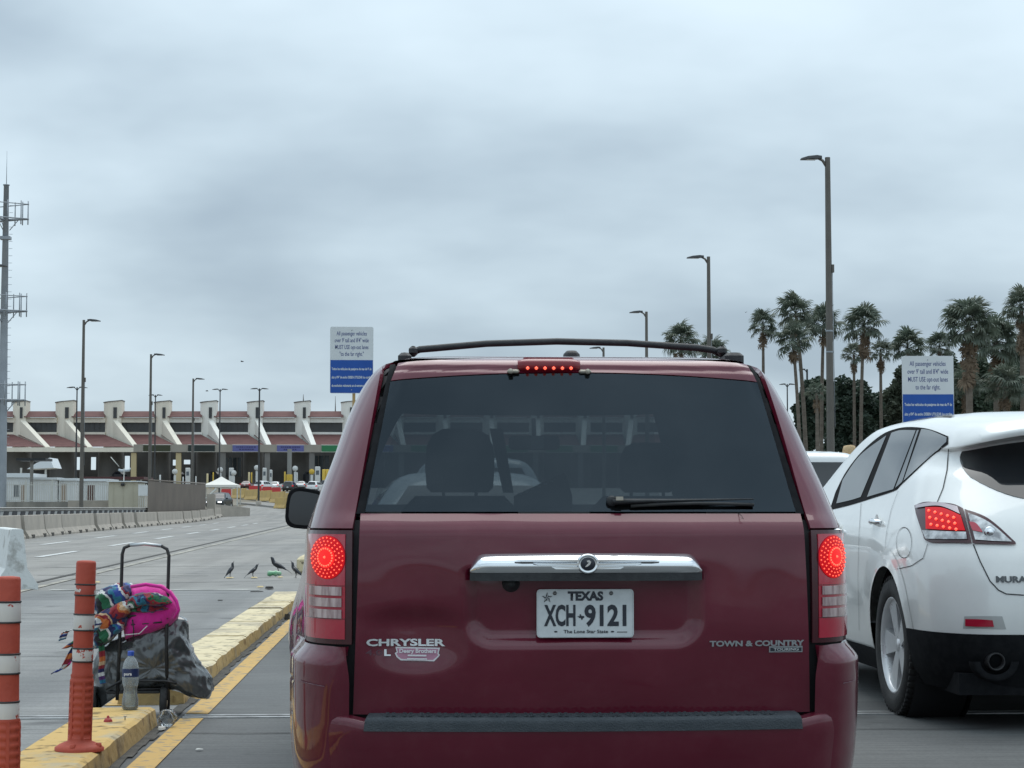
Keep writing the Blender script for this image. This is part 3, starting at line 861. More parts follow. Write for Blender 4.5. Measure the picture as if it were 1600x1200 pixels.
def fpd(t, v):
    x = lerp(-.69, .69, t); 
    zz = [.455, .488, .497, .503, .506, .508]; oo = [.058, .062, .058, .04, .01, -.02]
    k = v * 5; i = min(int(k), 4); f = k - i
    z = lerp(zz[i], zz[i + 1], f); o = lerp(oo[i], oo[i + 1], f)
    p = V.C(V.s_u(x, .48), .48)
    zl = z
    return Vector((x * (1 - .03 * v), p.y - o - 0.004, zl))
pad.panel(fpd, 50, 15, 0.02)
padn = pad.build('step_pad', m_pad, van)
q = MB()
for i in range(46):
    for r_ in range(3):
        x = lerp(-.62, .62, (i + (r_ % 2) * .5) / 46); p = V.C(V.s_u(x, .48), .48)
        yy = p.y - .050 + r_ * .022
        z0 = .5035 + r_ * .0014
        Mx = Matrix.Translation((x, yy, z0)) @ Matrix.Rotation((.6 if (i + r_) % 2 else -.6), 4, 'Z')
        q.box(-.010, .010, -.0025, .0025, -.002, .0022, Mx)
q.build('tread_marks', m_pad, padn)
# chrome handle with winged emblem and black underside
hx0, hz0 = vu(733, 893); hx1, hz1 = vu(1089, 863)
HC = (hx0 + hx1) / 2; HH = (hx1 - hx0) / 2
hl = MB()
def fhd(t, v):
    x = lerp(-1, 1, t); e_ = max(0, (abs(x) - .86) / .14); zt = hz0 + (hz1 - hz0) * (.95 + .05 * (1 - x * x)) * math.sqrt(max(0.0, 1 - e_ ** 2.4 * .92))
    zt = max(zt, hz0 + 0.004)
    z = lerp(hz0, zt, v); y = -0.045 + 0.012 * abs(x) ** 2 * 2 + 0.030 * v ** 3 - 0.008 * math.sin(math.pi * v) + .02 * abs(x) ** 20
    return Vector((HC + x * HH, y, z))
hl.panel(fhd, 60, 12, 0.05)
handle = hl.build('chrome_handle', m_chrome, van)
q = MB()
def fhu(t, v):
    x = lerp(-1, 1, t); z = lerp(hz0 - .025, hz0 - .0005, v); return Vector((HC + x * HH * 1.002, -0.046 + .024 * x * x + .02 * abs(x) ** 12, z))
q.panel(fhu, 40, 3, 0.05); q.build('grip_strip', m_dark, handle)
em = MB(); EZ = lerp(hz0, hz1, .42)
for i, (L, h_, dz) in enumerate(((.228, .0062, .0150), (.170, .0062, .0035), (.112, .0062, -.0080))):
    for sg in (-1, 1):
        z = EZ + dz - .002
        yy = -0.0555 + .008
        def yb(x): return fhd((x / HH + 1) / 2, .35).y - .011
        p = [(sg * .028, z - h_ / 2), (sg * L * .90, z - h_ / 2), (sg * L, z + h_ / 2), (sg * .028, z + h_ / 2)]
        a = [Vector((HC + x, yb(x), zz)) for x, zz in p]; c = [Vector((v_.x, v_.y + .012, v_.z)) for v_ in a]
        b = em.verts(a + c)
        for k in range(4): em.face((b + k, b + (k + 1) % 4, b + 4 + (k + 1) % 4, b + 4 + k))
        em.face((b, b + 1, b + 2, b + 3))
recalc(em.build('emblem_wings', m_chrome, handle))
q = MB(); Mx = Matrix.Translation((HC, -0.055, EZ + .003)) @ Matrix.Rotation(math.pi / 2, 4, 'X') @ Matrix.Diagonal((1.55, 1.55, 1, 1))
q.lathe([(.0001, .004), (.0125, .004), (.014, .001), (.0165, .006), (.019, .005), (.0205, -.004)], 32, Mx @ Matrix.Diagonal((1.12, 1, 1, 1))); q.build('emblem_ring', m_chrome, handle)
q = MB(); q.lathe([(.0001, .0052), (.0125, .0052), (.0135, .002)], 24, Mx @ Matrix.Diagonal((1.12, 1, 1, 1))); q.build('emblem_disc', m_ink, handle)
q = MB(); q.prism([(-.006, -.006), (-.001, -.005), (.004, -.001), (.006, .004), (.002, .0075), (-.003, .006), (-.001, .003), (.002, .003), (-.002, -.001)], -.0635, -.060, Matrix.Translation((HC, 0, EZ + .003)) @ Matrix.Diagonal((1.6, 1, 1.6, 1))); recalc(q.build('emblem_figure', m_chrome, handle))
q = MB(); cx, cz = vu(797, 910)
q.lathe([(.0001, .016), (.010, .016), (.013, .010), (.024, 0.0), (.03, -.02)], 20, Matrix.Translation((cx, -0.012 + .034, cz)) @ Matrix.Rotation(math.pi / 2, 4, 'X')); q.build('reversing_camera', m_dark, van)
# licence plate
px0, pz0 = vu(838, 996, 6.05); px1, pz1 = vu(989, 920, 6.05)
PX, PZ, PW, PH = (px0 + px1) / 2, (pz0 + pz1) / 2, (px1 - px0) / 2, (pz1 - pz0) / 2
PYF = 0.012
q = MB(); rr = .012; out = []
for cx_, cz_, a0_ in ((PW - rr, PH - rr, 0), (-PW + rr, PH - rr, 90), (-PW + rr, -PH + rr, 180), (PW - rr, -PH + rr, 270)):
    for k in range(5):
        a = R(a0_ + k * 22.5); out.append((PX + cx_ + rr * math.cos(a), PZ + cz_ + rr * math.sin(a)))
q.prism(out, PYF, PYF + .003); plate = recalc(q.build('license_plate', m_plate, van))
q = MB(); inner = [(PX + (x - PX) * .982, PZ + (z - PZ) * .965) for x, z in out]
for i in range(len(out)):
    k = (i + 1) % len(out)
    q.poly([Vector((out[i][0], PYF - .0006, out[i][1])), Vector((out[k][0], PYF - .0006, out[k][1])), Vector((inner[k][0], PYF - .002, inner[k][1])), Vector((inner[i][0], PYF - .002, inner[i][1]))])
q.build('plate_rim', m_plate, plate)
def ptext(s_, px, py, size, **kw):
    x, z = vu(px, py, 6.03); return text_mesh(s_, size, m_ink, 'plate_lettering', plate, loc=(x, PYF - .0015, z), **kw)
ptext('TEXAS', 915, 932, .037, bold=.0020, width=.112)
ptext('XCH', 876, 963.5, .0885, bold=.0030, width=.099)
ptext('9121', 949, 963.5, .0885, bold=.0030, width=.132)
ptext('The Lone Star State', 915.5, 987, .0145, bold=.0003, width=.140)
q = MB()
x, z = vu(855, 934, 6.03); st_ = []
for k in range(10):
    a = math.pi / 2 + k * math.pi / 5; rad = .0175 if k % 2 == 0 else .007
    st_.append(Vector((x + rad * math.cos(a), PYF - .0014, z + rad * math.sin(a))))
for k in range(0, 10):
    if k % 2 == 0: q.poly([Vector((x, PYF - .0014, z)), st_[k], st_[(k + 1) % 10]])
for k in range(10):                                       # outline of the star
    a, c = st_[k], st_[(k + 1) % 10]; o0 = Vector((x, a.y, z))
    q.poly([a, c, c.lerp(o0, .14), a.lerp(o0, .14)])
x, z = vu(907.5, 963, 6.03)
tx = [(-.3, .55), (.05, .55), (.05, .2), (.35, .12), (.8, .08), (.95, -.1), (.9, -.35), (.55, -.6), (.38, -.95), (.2, -.95), (.05, -.6), (-.15, -.35), (-.35, -.5), (-.65, -.15), (-1.0, .05), (-.3, .05)]
q.poly([Vector((x + a * .0118, PYF - .0014, z + c * .0118)) for a, c in tx])
for xx, yy, w_, h_ in ((868.5, 987, .0055, .0026), (957, 987, .0055, .0026)):
    x, z = vu(xx, yy, 6.03); q.poly([Vector((x + w_ * math.cos(k * math.pi / 5), PYF - .0014, z + h_ * math.sin(k * math.pi / 5))) for k in range(10)])
recalc(q.build('plate_emblems', m_ink, plate))
q = MB(); x, z = vu(972, 987.5, 6.03); q.box(x - .016, x + .016, PYF - .0014, PYF - .0004, z - .0015, z + .0015)
for xx, yy in ((867, 927), (955, 927)):
    x, z = vu(xx, yy, 6.03); q.lathe([(.0001, .006), (.0045, .005), (.0065, .0)], 12, Matrix.Translation((x, PYF - .0006, z)) @ Matrix.Rotation(math.pi / 2, 4, 'X'))
q.build('plate_bolts', mat('dull_bolt', (0.2, 0.2, 0.2), 0.45, metal=0.8), plate)
# badges on the gate
def gate_y(u, z): return gate_extra(V.C(V.s_u(u, z), z, 0.004), 0, z).y
def badge(s_, pxa, pxb, py, size, m, bold=.0006, depth=.0012, lift=.003):
    n_ = len(s_); ua, z = vu(pxa, py); ub, _ = vu(pxb, py)
    o = text_mesh(s_, size, m, 'badge_lettering', gate, bold=bold, depth=depth, width=(ub - ua))
    me = o.data
    ca = math.cos
    for v_ in me.vertices:
        x_, y_, z_ = v_.co
        wx = (ua + ub) / 2 + x_; wz = z + y_
        v_.co = (wx, gate_y(wx, wz) - lift - z_, wz)
    o.rotation_euler = (0, 0, 0); o.location = (0, 0, 0)
    return o
m_badge = mat('badge_chrome', (0.72, 0.74, 0.76), 0.25, metal=0.6, coat=0.4)
m_badge2 = mat('dull_badge_chrome', (0.42, 0.44, 0.46), 0.35, metal=0.7)
badge('CHRYSLER', 572, 694, 1003, .0295, m_badge, .0010)
badge('L', 600, 610, 1018.5, .027, m_badge, .001)
m_ghost = mat('badge_ghost', (0.085, 0.028, 0.045), 0.5)
badge('4.0', 572, 598, 1018.5, .025, m_ghost, .0003, .0002, .0006)
badge('TOWN & COUNTRY', 1102, 1251, 1003.5, .0235, m_badge2, .0009)
def gate_quad(mb, pxs, lift):
    pts = []
    for a, c in pxs:
        u, z = vu(a, c); pts.append(Vector((u, gate_y(u, z) - lift, z)))
    mb.poly(pts)
q = MB(); gate_quad(q, ((1196, 1017), (1249, 1017), (1249, 1007.5), (1196, 1007.5)), .0025); q.build('badge_frame', m_badge2, gate)
q = MB(); gate_quad(q, ((1198, 1015.5), (1247.5, 1015.5), (1247.5, 1009.8), (1198, 1009.8)), .0035); q.build('badge_field', m_ink, gate)
badge('TOURING', 1203, 1243, 1012.7, .0125, m_badge, .0003, .0003, .0045)
m_stk = mat('sticker_white', (0.62, 0.60, 0.62), 0.5); m_stk2 = mat('sticker_pink', (0.42, 0.20, 0.28), 0.5)
sticker = [(618, 1009), (687, 1010), (685, 1019), (687, 1021), (684, 1025), (678, 1031), (626, 1030), (620, 1025), (617, 1019), (620, 1017)]
q = MB(); gate_quad(q, sticker, .0015); recalc(q.build('dealer_sticker', m_stk, gate))
cxs = sum(p_[0] for p_ in sticker) / 10; czs = sum(p_[1] for p_ in sticker) / 10
q = MB(); gate_quad(q, [(cxs + (a - cxs) * .93, czs + (c - czs) * .80) for a, c in sticker], .0022); recalc(q.build('sticker_field', m_stk2, gate))
badge('Deery Brothers', 624, 681, 1015.4, .0175, m_stk, .0006, .0001, .010).name = 'sticker_lettering'
q = MB(); gate_quad(q, ((637, 1023.2), (666, 1023.4), (666, 1021), (637, 1020.8)), .010); gate_quad(q, ((636, 1028), (667, 1028.2), (667, 1026.4), (636, 1026.2)), .010); q.build('sticker_bars', m_stk, gate)
# rear wiper
q = MB()
wx0, wz0 = vu(952, 783, 6.16); wx1, wz1 = vu(1170, 780, 6.2)
def wyy(u, z): return V.C(V.s_u(u, z), z).y
q.lathe([(.0001, .026), (.014, .026), (.017, .02), (.017, -.005)], 14, Matrix.Translation((wx0, wyy(wx0, wz0), wz0)) @ Matrix.Rotation(math.pi / 2, 4, 'X'))
pts = [(lerp(wx0, wx1, t), wyy(lerp(wx0, wx1, t), 1.165) - .020 + .006 * t, lerp(wz0 - .002, wz1, t)) for t in (0, .15, .4, .7, 1)]
q.tube(pts, [.014, .012, .008, .005, .003], 8, flat=.7)
wip = q.build('rear_wiper', m_dark, van)
q = MB(); pts = [(lerp(wx0 + .06, wx1, t), wyy(lerp(wx0, wx1, t), 1.15) - .010, wz0 - .016 + .004 * t + .006 * math.sin(math.pi * t)) for t in (0, .25, .5, .75, 1)]
q.tube(pts, .006, 6); q.build('wiper_blade', m_black, wip)
q = MB(); pts = [at(1133, 786, 6.17), at(1146, 797, 6.14), at(1158, 806, 6.08), at(1161, 811, 6.075), at(1157, 809, 6.075)]
q.tube([p_ - Vector((VX, VY + .01, 0)) for p_ in pts], .0011, 4); q.build('loose_rubber', m_black, wip)
q = MB(); q.box(wx0 + .012, wx0 + .034, wyy(wx0, wz0) - .04, wyy(wx0, wz0) - .01, wz0 + .002, wz0 + .014); q.build('wiper_cap', m_brk, wip)
# roof rails, cross bar, aerial
q = MB(); Yb = 6.95
cb = [at(x, y, Yb) - Vector((VX, VY, 0)) for x, y in ((640, 552), (656, 546), (680, 544), (760, 537), (870, 533.5), (980, 536), (1090, 543.5), (1114, 547), (1136, 557))]
q.tube(cb, [.012, .013, .013, .0125, .0125, .0125, .013, .013, .012], 10, flat=1.0)
q.build('roof_crossbar', m_dark, van)
for xa, xb in ((622, 643), (1128, 1157)):
    q = MB(); a = at(xa, 568, 6.9) - Vector((VX, VY, 0)); c = at(xb, 553, 6.9) - Vector((VX, VY, 0))
    q.rbox(a.x, c.x, .80, 1.02, a.z - .03, c.z, .012); q.tube([((a.x + c.x) / 2, .9, a.z + .005), ((a.x + c.x) / 2, 2.3, a.z + .02), ((a.x + c.x) / 2, 2.6, a.z - .02)], .016, 8)
    sgn = -1 if xa < 900 else 1
    q.rbox((a.x + c.x) / 2 - sgn * .03 - .016, (a.x + c.x) / 2 - sgn * .03 + .016, .88, .97, c.z - .005, c.z + .030, .01)
    q.build('roof_rail', m_dark, van)
q = MB(); a = at(893, 556, 7.0) - Vector((VX, VY, 0)); q.lathe([(.034, -.02), (.030, .006), (.018, .018), (.0001, .019)], 12, Matrix.Translation((a.x, a.y, a.z)) @ Matrix.Diagonal((1, 1.4, 1, 1))); q.build('aerial_base', m_dark, van)
# left door mirror
mm = MB(); mc = at(479, 795, 9.4) - Vector((VX, VY, 0))
rings = []
for k, (yy, f) in enumerate(((-.005, .95), (.0, 1.0), (.04, 1.0), (.10, .86), (.15, .5), (.165, .12))):
    rg = []
    for j in range(24):
        a = 2 * math.pi * j / 24; ca, sa = math.cos(a), math.sin(a)
        ex = math.copysign(abs(ca) ** .55, ca); ez = math.copysign(abs(sa) ** .55, sa)
        rg.append(Vector((mc.x + ex * .100 * f + 0.012 * ez * f - .0, mc.y + yy, mc.z + ez * .098 * f - 0.018 * ex * f * (1 if ez > 0 else .3))))
    rings.append(rg)
mm.loft(rings, True, True); mir = mm.build('door_mirror', m_seal, van)
q = MB(); q.poly([Vector((mc.x + (v_.x - mc.x) * .88, mc.y - .008, mc.z + (v_.z - mc.z) * .86)) for v_ in rings[0]])
q.build('mirror_glass', mat('mirror_glass', (0.03, 0.034, 0.04), 0.08, coat=0.5), mir)
q = MB(); q.box(mc.x + .05, mc.x + .30, mc.y + .05, mc.y + .12, mc.z - .085, mc.z - .03); q.build('mirror_arm', m_dark, mir)
# wheels, floor, seats and what shows through the tinted glass
for sg in (-1, 1):
    for yy in (1.05, 4.13): wheel(van, sg * .83, yy, .345, .225, sg)
q = MB(); q.box(-.86, .86, .25, 4.6, .26, .30); q.build('floor_pan', m_inner, van)
q = MB(); q.rbox(-.84, .84, 3.40, 4.1, .8, 1.165, .06); q.build('dashboard', m_seat, van)
def seat(x, hw_, y, name='front_seat', k=1.0):
    q = MB(); q.rbox(x - .25, x + .25, y - .09, y + .09, .55, 1.20, .06); q.rbox(x - .25, x + .25, y, y + .5, .42, .60, .05)
    q.tube([(x - .07, y, 1.18), (x - .07, y, 1.3)], .008, 6); q.tube([(x + .07, y, 1.18), (x + .07, y, 1.3)], .008, 6)
    s_ = q.build(name, m_seat, van)
    q = MB(); rings = []
    for z, f in ((1.215, .82), (1.23, .95), (1.30, 1.0), (1.37, .96), (1.41, .80), (1.43, .5)):
        z = 1.215 + (z - 1.215) * k; rings.append([Vector((x + hw_ * f * math.copysign(abs(math.cos(a)) ** .6, math.cos(a)), y + .07 * f * math.sin(a), z)) for a in [2 * math.pi * j / 20 for j in range(20)]])
    q.loft(rings, True, True); q.build('headrest', m_seat, s_)
    return s_
seat(-.335, .150, 2.25, k=1.27); seat(.475, .122, 2.25)
q = MB(); q.rbox(-.72, .72, .80, .98, .45, .98, .06); q.build('rear_bench', m_seat, van)
q = MB(); p0 = at(803, 775, 8.0) - Vector((VX, VY, 0)); p1 = at(882, 738, 8.0) - Vector((VX, VY, 0)); p2 = at(894, 775, 8.0) - Vector((VX, VY, 0))
q.prism([(p0.x, p0.z - .06), (p2.x, p2.z - .06), (p2.x, p2.z), (p1.x, p1.z), (p0.x, p0.z)], 1.97, 2.0); recalc(q.build('leaning_panel', m_seat, van))
q = MB()
for i in range(6):
    p = at(812 + i * 10, 772 - i * 4, 7.98) - Vector((VX, VY, 0)); q.box(p.x - .006, p.x + .008, 1.955, 1.96, p.z - .004, p.z + .004)
q.build('panel_slots', mat('slot_grey', (0.4, 0.42, 0.42), 0.6), van)
q = MB(); p = [at(x, y, 8.6) - Vector((VX, VY, 0)) for x, y in ((765, 670), (785, 670), (802, 770), (786, 770))]
q.prism([(v_.x, v_.z) for v_ in p], 2.55, 2.58); recalc(q.build('centre_strap', m_seat, van))
q = MB(); p = at(835, 692, 9.35) - Vector((VX, VY, 0)); q.rbox(p.x - .125, p.x + .125, p.y, p.y + .03, p.z - .035, p.z + .035, .02); q.tube([(p.x, p.y + .02, p.z + .02), (p.x, p.y + .06, p.z + .12)], .012, 6)
mi_ = q.build('inside_mirror', m_seat, van)
q = MB(); q.box(p.x - .02, p.x + .045, p.y - .003, p.y - .001, p.z - .030, p.z + .030); q.build('mirror_reflection_glass', mat('inside_mirror_glass', (0.75, 0.75, 0.68), 0.15, metal=0.9), mi_)
q = MB()
def fws(t, v):
    z = lerp(1.08, 1.60, v); sm = V.smax(z); return V.C(math.copysign(sm - abs(2 * t - 1) * (.80 - v * .15), 2 * t - 1), z, 0.004)
q.grid(fws, 20, 10); q.build('windscreen', m_wglass, van)
q = MB(); q.rbox(-.72, .72, -.02, 1.0, .20, .26, .02); q.build('underbody', m_inner, van)
# scrapes on the bumper corner
m_scr = mat('bare_scrape', (0.20, 0.12, 0.15), 0.5, c2=(0.10, 0.02, 0.04), scale=60)
q = MB()
for pa, pb, w_ in (((489, 1066), (522, 1069), .0028), ((1302, 1065), (1322, 1064), .0022)):
    n_ = 8
    for k in range(n_):
        sgs = -1 if pa[0] < 900 else 1
        u0, z0 = vu(lerp(pa[0], pb[0], k / n_), lerp(pa[1], pb[1], k / n_), 6.08); u1, z1 = vu(lerp(pa[0], pb[0], (k + 1) / n_), lerp(pa[1], pb[1], (k + 1) / n_), 6.08)
        def bp(u, z): return V.C(V.s_u(max(-.87, min(.87, u)), z), z, 0.0065 + bump_off(z))
        q.poly([bp(u0, z0 - w_ / 2), bp(u1, z1 - w_ / 2), bp(u1, z1 + w_ / 2), bp(u0, z0 + w_ / 2)])
q.build('scrape_marks', m_scr, van)
# ------------------------------------------------------------------ the white sport utility car on the right
UX, UY = 3.61, 9.64
m_wht = mat('pearl_white_paint', (0.84, 0.85, 0.83), 0.30, coat=1.0, c2=(0.81, 0.82, 0.80), scale=2, rvar=0.05)
m_sglass = mat('dark_side_glass', (0.012, 0.014, 0.017), 0.03, spec=0.65, coat=0.0, rvar=0.01, scale=3)
m_uglass = mat('crossover_side_glass', (0.014, 0.016, 0.019), 0.03, spec=1.0, rvar=0.01, scale=3)
m_uglass.node_tree.nodes['Principled BSDF'].inputs['IOR'].default_value = 2.3
m_uclear = mat('crossover_clear_lens', (0.66, 0.67, 0.67), 0.15, metal=0.5, c2=(0.22, 0.22, 0.23), scale=16, coat=1.0)
m_seam = mat('shut_line', (0.03, 0.032, 0.034), 0.7)
uw = curve((.20, .84), (.32, .90), (.5, .930), (.7, .942), (.88, .942), (1.0, .928), (1.08, .905), (1.15, .875), (1.3, .812), (1.45, .750), (1.55, .705), (1.62, .665), (1.66, .625), (1.69, .565), (1.71, .47), (1.722, .35), (1.73, .18), (1.733, .03))
uyr = curve((.20, .16), (.32, .08), (.45, .02), (.6, .0), (.75, .004), (.88, .03), (.97, .07), (1.07, .12), (1.17, .20), (1.30, .32), (1.44, .45), (1.520, .50), (1.540, .40), (1.552, .285), (1.575, .275), (1.61, .33), (1.65, .46), (1.69, .72), (1.71, .95), (1.722, 1.2), (1.73, 1.5), (1.733, 1.65))
uyf = curve((.20, 4.6), (.5, 4.84), (.8, 4.8), (.93, 4.5), (1.02, 4.2), (1.1, 4.05), (1.3, 3.68), (1.5, 3.28), (1.6, 3.02), (1.66, 2.78), (1.69, 2.55), (1.71, 2.32), (1.722, 2.1), (1.73, 1.9), (1.733, 1.78))
urx = curve((.2, .30), (.9, .34), (1.2, .33), (1.5, .26), (1.62, .22), (1.70, .14), (1.733, .02))
ury = curve((.2, .40), (.9, .52), (1.2, .55), (1.5, .45), (1.62, .34), (1.70, .15), (1.733, .04))
ubow = curve((.2, .05), (1.0, .06), (1.5, .10), (1.62, .09), (1.733, .0))
def udisp(p, q):
    if p.z > 1.64: p.z = 1.64 + (p.z - 1.64) * .74
    k = sstep(1.30, 1.52, p.z) * sstep(1.5, .55, p.y)
    if k: p.z -= .10 * k * min(1.0, abs(p.x) / .72) ** 2.6
    return p
def uflare(y, z):
    return 0.022 * math.exp(-(math.hypot(y - 1.02, (z - .45) * .9) / .45) ** 4) - 0.03 * sstep(1.15, 1.5, z) * sstep(2.2, 0.8, y)
U = Surf(uw, uyr, uyf, urx, ury, ubow, uflare, 0.4, 0.5, udisp)
dusty(m_wht, (.35, .33, .30), .08, 4.0)
suv = thing('sport_utility_car', 'white crossover with silver alloy wheels in the lane right of the minivan', 'car', (UX, UY, 0))
import numpy as np
_grid = []
for i_ in range(240):
    s_ = -4.4 + i_ * 4.4 / 240 * 1.0
    for j_ in range(90):
        z_ = .20 + 1.51 * j_ / 89; p_ = U.C(s_, z_); n_ = (U.C(s_ + .004, z_) - U.C(s_ - .004, z_)).cross(U.C(s_, z_ + .004) - U.C(s_, z_ - .004))
        w_ = p_ + Vector((UX, UY, 0))
        if n_.dot(CAMP - w_) > 0: _grid.append((*project(w_), s_, z_))
_ga = np.array(_grid)
def us(px, py, *_):
    """photo point -> (s, z) on the body"""
    b_ = _ga[np.argmin((_ga[:, 0] - px) ** 2 + (_ga[:, 1] - py) ** 2)].tolist(); s_, z_ = b_[2], b_[3]
    F = lambda a, c: project(U.C(a, c) + Vector((UX, UY, 0)))
    for _k in range(12):
        x0, y0 = F(s_, z_); ex, ey = px - x0, py - y0
        if abs(ex) + abs(ey) < .05: break
        h = .003; xs1, ys1 = F(s_ + h, z_); xz, yz = F(s_, z_ + h)
        a, b2, c, d2 = (xs1 - x0) / h, (xz - x0) / h, (ys1 - y0) / h, (yz - y0) / h; det = a * d2 - b2 * c
        if abs(det) < 1e-3: break
        ds, dz = (ex * d2 - b2 * ey) / det, (a * ey - ex * c) / det
        s_ += max(-.05, min(.05, ds)); z_ += max(-.03, min(.03, dz))
    x0, y0 = F(s_, z_)
    if math.hypot(x0 - px, y0 - py) > 6: return b_[2], b_[3]
    return s_, z_
ub = us
ARC, AZ, AR = 1.03, .400, .462
def uhole(c, t):
    for yc in (ARC, ARC + 2.825):
        if abs(c.x) > .55 and math.hypot(c.y - yc, c.z - AZ) < AR: return True
    return False
q = MB(); zz = [.30 + i * .03 for i in range(45)]; zz = [z for z in zz if z < 1.51] + [1.515, 1.525, 1.533, 1.54, 1.546, 1.552, 1.558, 1.566, 1.58, 1.60, 1.62, 1.64, 1.655, 1.67, 1.68, 1.69, 1.70, 1.708, 1.715, 1.721, 1.726, 1.73, 1.733]
U.shell(q, zz, 150, 0.0, uhole)
q.build('body', m_wht, suv)
for yc in (ARC, ARC + 2.825):
    for sg in (-1, 1):
        q = MB()
        def fa(t, v):
            a = lerp(R(-12), R(192), t); rad = lerp(.422, .52, v)
            y = yc + rad * math.cos(a); z = max(.30, AZ + rad * math.sin(a))
            return U.C(sg * abs(U.s_y(y, z)), z, 0.003 + 0.003 * sstep(.35, .05, v))
        q.grid((lambda t, v: fa(t, v)) if sg > 0 else (lambda t, v: fa(1 - t, v)), 48, 5); q.build('wheel_arch', m_wht, suv)
        q = MB(); q.lathe([(.43, .60), (.44, .90)], 28, Matrix.Translation((0, yc, AZ)) @ Matrix.Rotation(math.pi / 2 * sg, 4, 'Y'))
        q.lathe([(.001, .58), (.45, .58)], 28, Matrix.Translation((0, yc, AZ)) @ Matrix.Rotation(math.pi / 2 * sg, 4, 'Y')); q.build('wheel_well', m_inner, suv)
for yc in (ARC, ARC + 2.825):
    wheel(suv, -.81, yc, .384, .235, -1, 5); wheel(suv, .81, yc, .384, .235, 1, 5)
# black lower valance and sills
q = MB()
zl = lambda t: .508
U.patch(q, lambda z: -abs(U.s_y(.62, z)), lambda z: abs(U.s_y(.62, z)), .21, .505, 60, 8, 0.007, 0.02)
q.build('lower_valance', m_seal, suv)
for sg in (-1, 1):
    q = MB()
    def fsi(t, v): 
        y = lerp(1.40, 3.48, t); z = lerp(.20, .335, v); return U.C(sg * abs(U.s_y(y, z)), z, 0.008)
    q.grid(fsi if sg > 0 else (lambda t, v: fsi(1 - t, v)), 12, 3); q.build('sill', m_seal, suv)
q = MB(); q.box(-.80, .80, .15, 4.5, .19, .30); q.build('underbody', m_seal, suv)
# glass: outlines taken along lower and upper edges, front to back
def quad_patch(mb, low, up, off, nu=24, nv=10, rim=0.0, soft=True):
    def ev(L, t):
        k = t * (len(L) - 1); i = min(int(k), len(L) - 2); f = k - i
        if not soft: return lerp(L[i][0], L[i + 1][0], f), lerp(L[i][1], L[i + 1][1], f)
        p0, p1, p2, p3 = L[max(0, i - 1)], L[i], L[i + 1], L[min(len(L) - 1, i + 2)]
        return tuple(.5 * (2 * b_ + (c_ - a_) * f + (2 * a_ - 5 * b_ + 4 * c_ - d_) * f * f + (3 * b_ - a_ - 3 * c_ + d_) * f ** 3) for a_, b_, c_, d_ in zip(p0, p1, p2, p3))
    def fn(t, v):
        a, c = ev(low, t), ev(up, t); return U.C(*us(lerp(a[0], c[0], v), lerp(a[1], c[1], v)), off)
    mb.grid(fn, nu, nv)
P = lambda *p_: p_
frame_low = [P(*p_) for p_ in ((1297, 797), (1330, 789), (1365, 778), (1398, 767), (1408, 758), (1430, 737), (1455, 714), (1482, 694))]
frame_up = [P(*p_) for p_ in ((1306, 769), (1322, 738), (1346, 707), (1376, 681), (1400, 670.5), (1424, 667.5), (1453, 671), (1482, 682))]
q = MB(); quad_patch(q, frame_low, frame_up, 0.003, 40, 10); q.build('window_surround', m_seal, suv)
wins = ((((1308, 787), (1330, 782), (1346, 777)), ((1318, 750), (1345, 712), (1386, 681))),
        (((1356, 777), (1376, 771), (1397, 765)), ((1394, 677), (1408, 673), (1432, 673))),
        (((1400, 763), (1407, 757), (1411, 753)), ((1434, 673), (1435.5, 672.8), (1437, 672.6))),
        (((1413, 752), (1440, 727), (1480, 691)), ((1441, 671), (1456, 673.5), (1480.5, 684))))
for lo_, up_ in wins:
    q = MB(); quad_patch(q, [P(*p_) for p_ in lo_], [P(*p_) for p_ in up_], 0.006, 16, 8); q.build('side_window', m_uglass, suv)
# mirrored copy on the far flank keeps the car whole
q = MB()
def ff(t, v):
    y = lerp(.75, 3.2 - v * .9, t); z = lerp(1.13 + .03 * (1 - t), 1.53, v); return U.C(abs(U.s_y(y, z)), z, 0.004)
q.grid(ff, 20, 6); q.build('side_window', m_sglass, suv)
q = MB()
def fws(t, v):
    z = lerp(1.08, 1.60, v); sm = U.smax(z); return U.C(math.copysign(sm - abs(2 * t - 1) * (.75 - v * .2), 2 * t - 1), z, 0.004)
q.grid(fws, 20, 10); q.build('windscreen', m_sglass, suv)
# rear window under the spoiler
q = MB()
def frw(t, v):
    x = lerp(-1, 1, t); r_ = abs(x)
    z0 = 1.170 + .11 * r_ ** 5 + .03 * r_ ** 2; z1 = 1.515
    z = lerp(z0, z1, v); u = x * lerp(.665, .655, v) * lerp(1, .97, abs(2 * v - 1) ** 3)
    return U.C(U.s_u(max(-uw(z) + .01, min(uw(z) - .01, u)), z), z, 0.004)
q.panel(frw, 36, 12, 0.01); q.build('rear_window', m_sglass, suv)
q = MB(); U.patch(q, lambda z: U.s_u(-.60, z), lambda z: U.s_u(.60, z), 1.5535, 1.60, 30, 6, .003, .006); q.build('roof_spoiler', m_wht, suv)
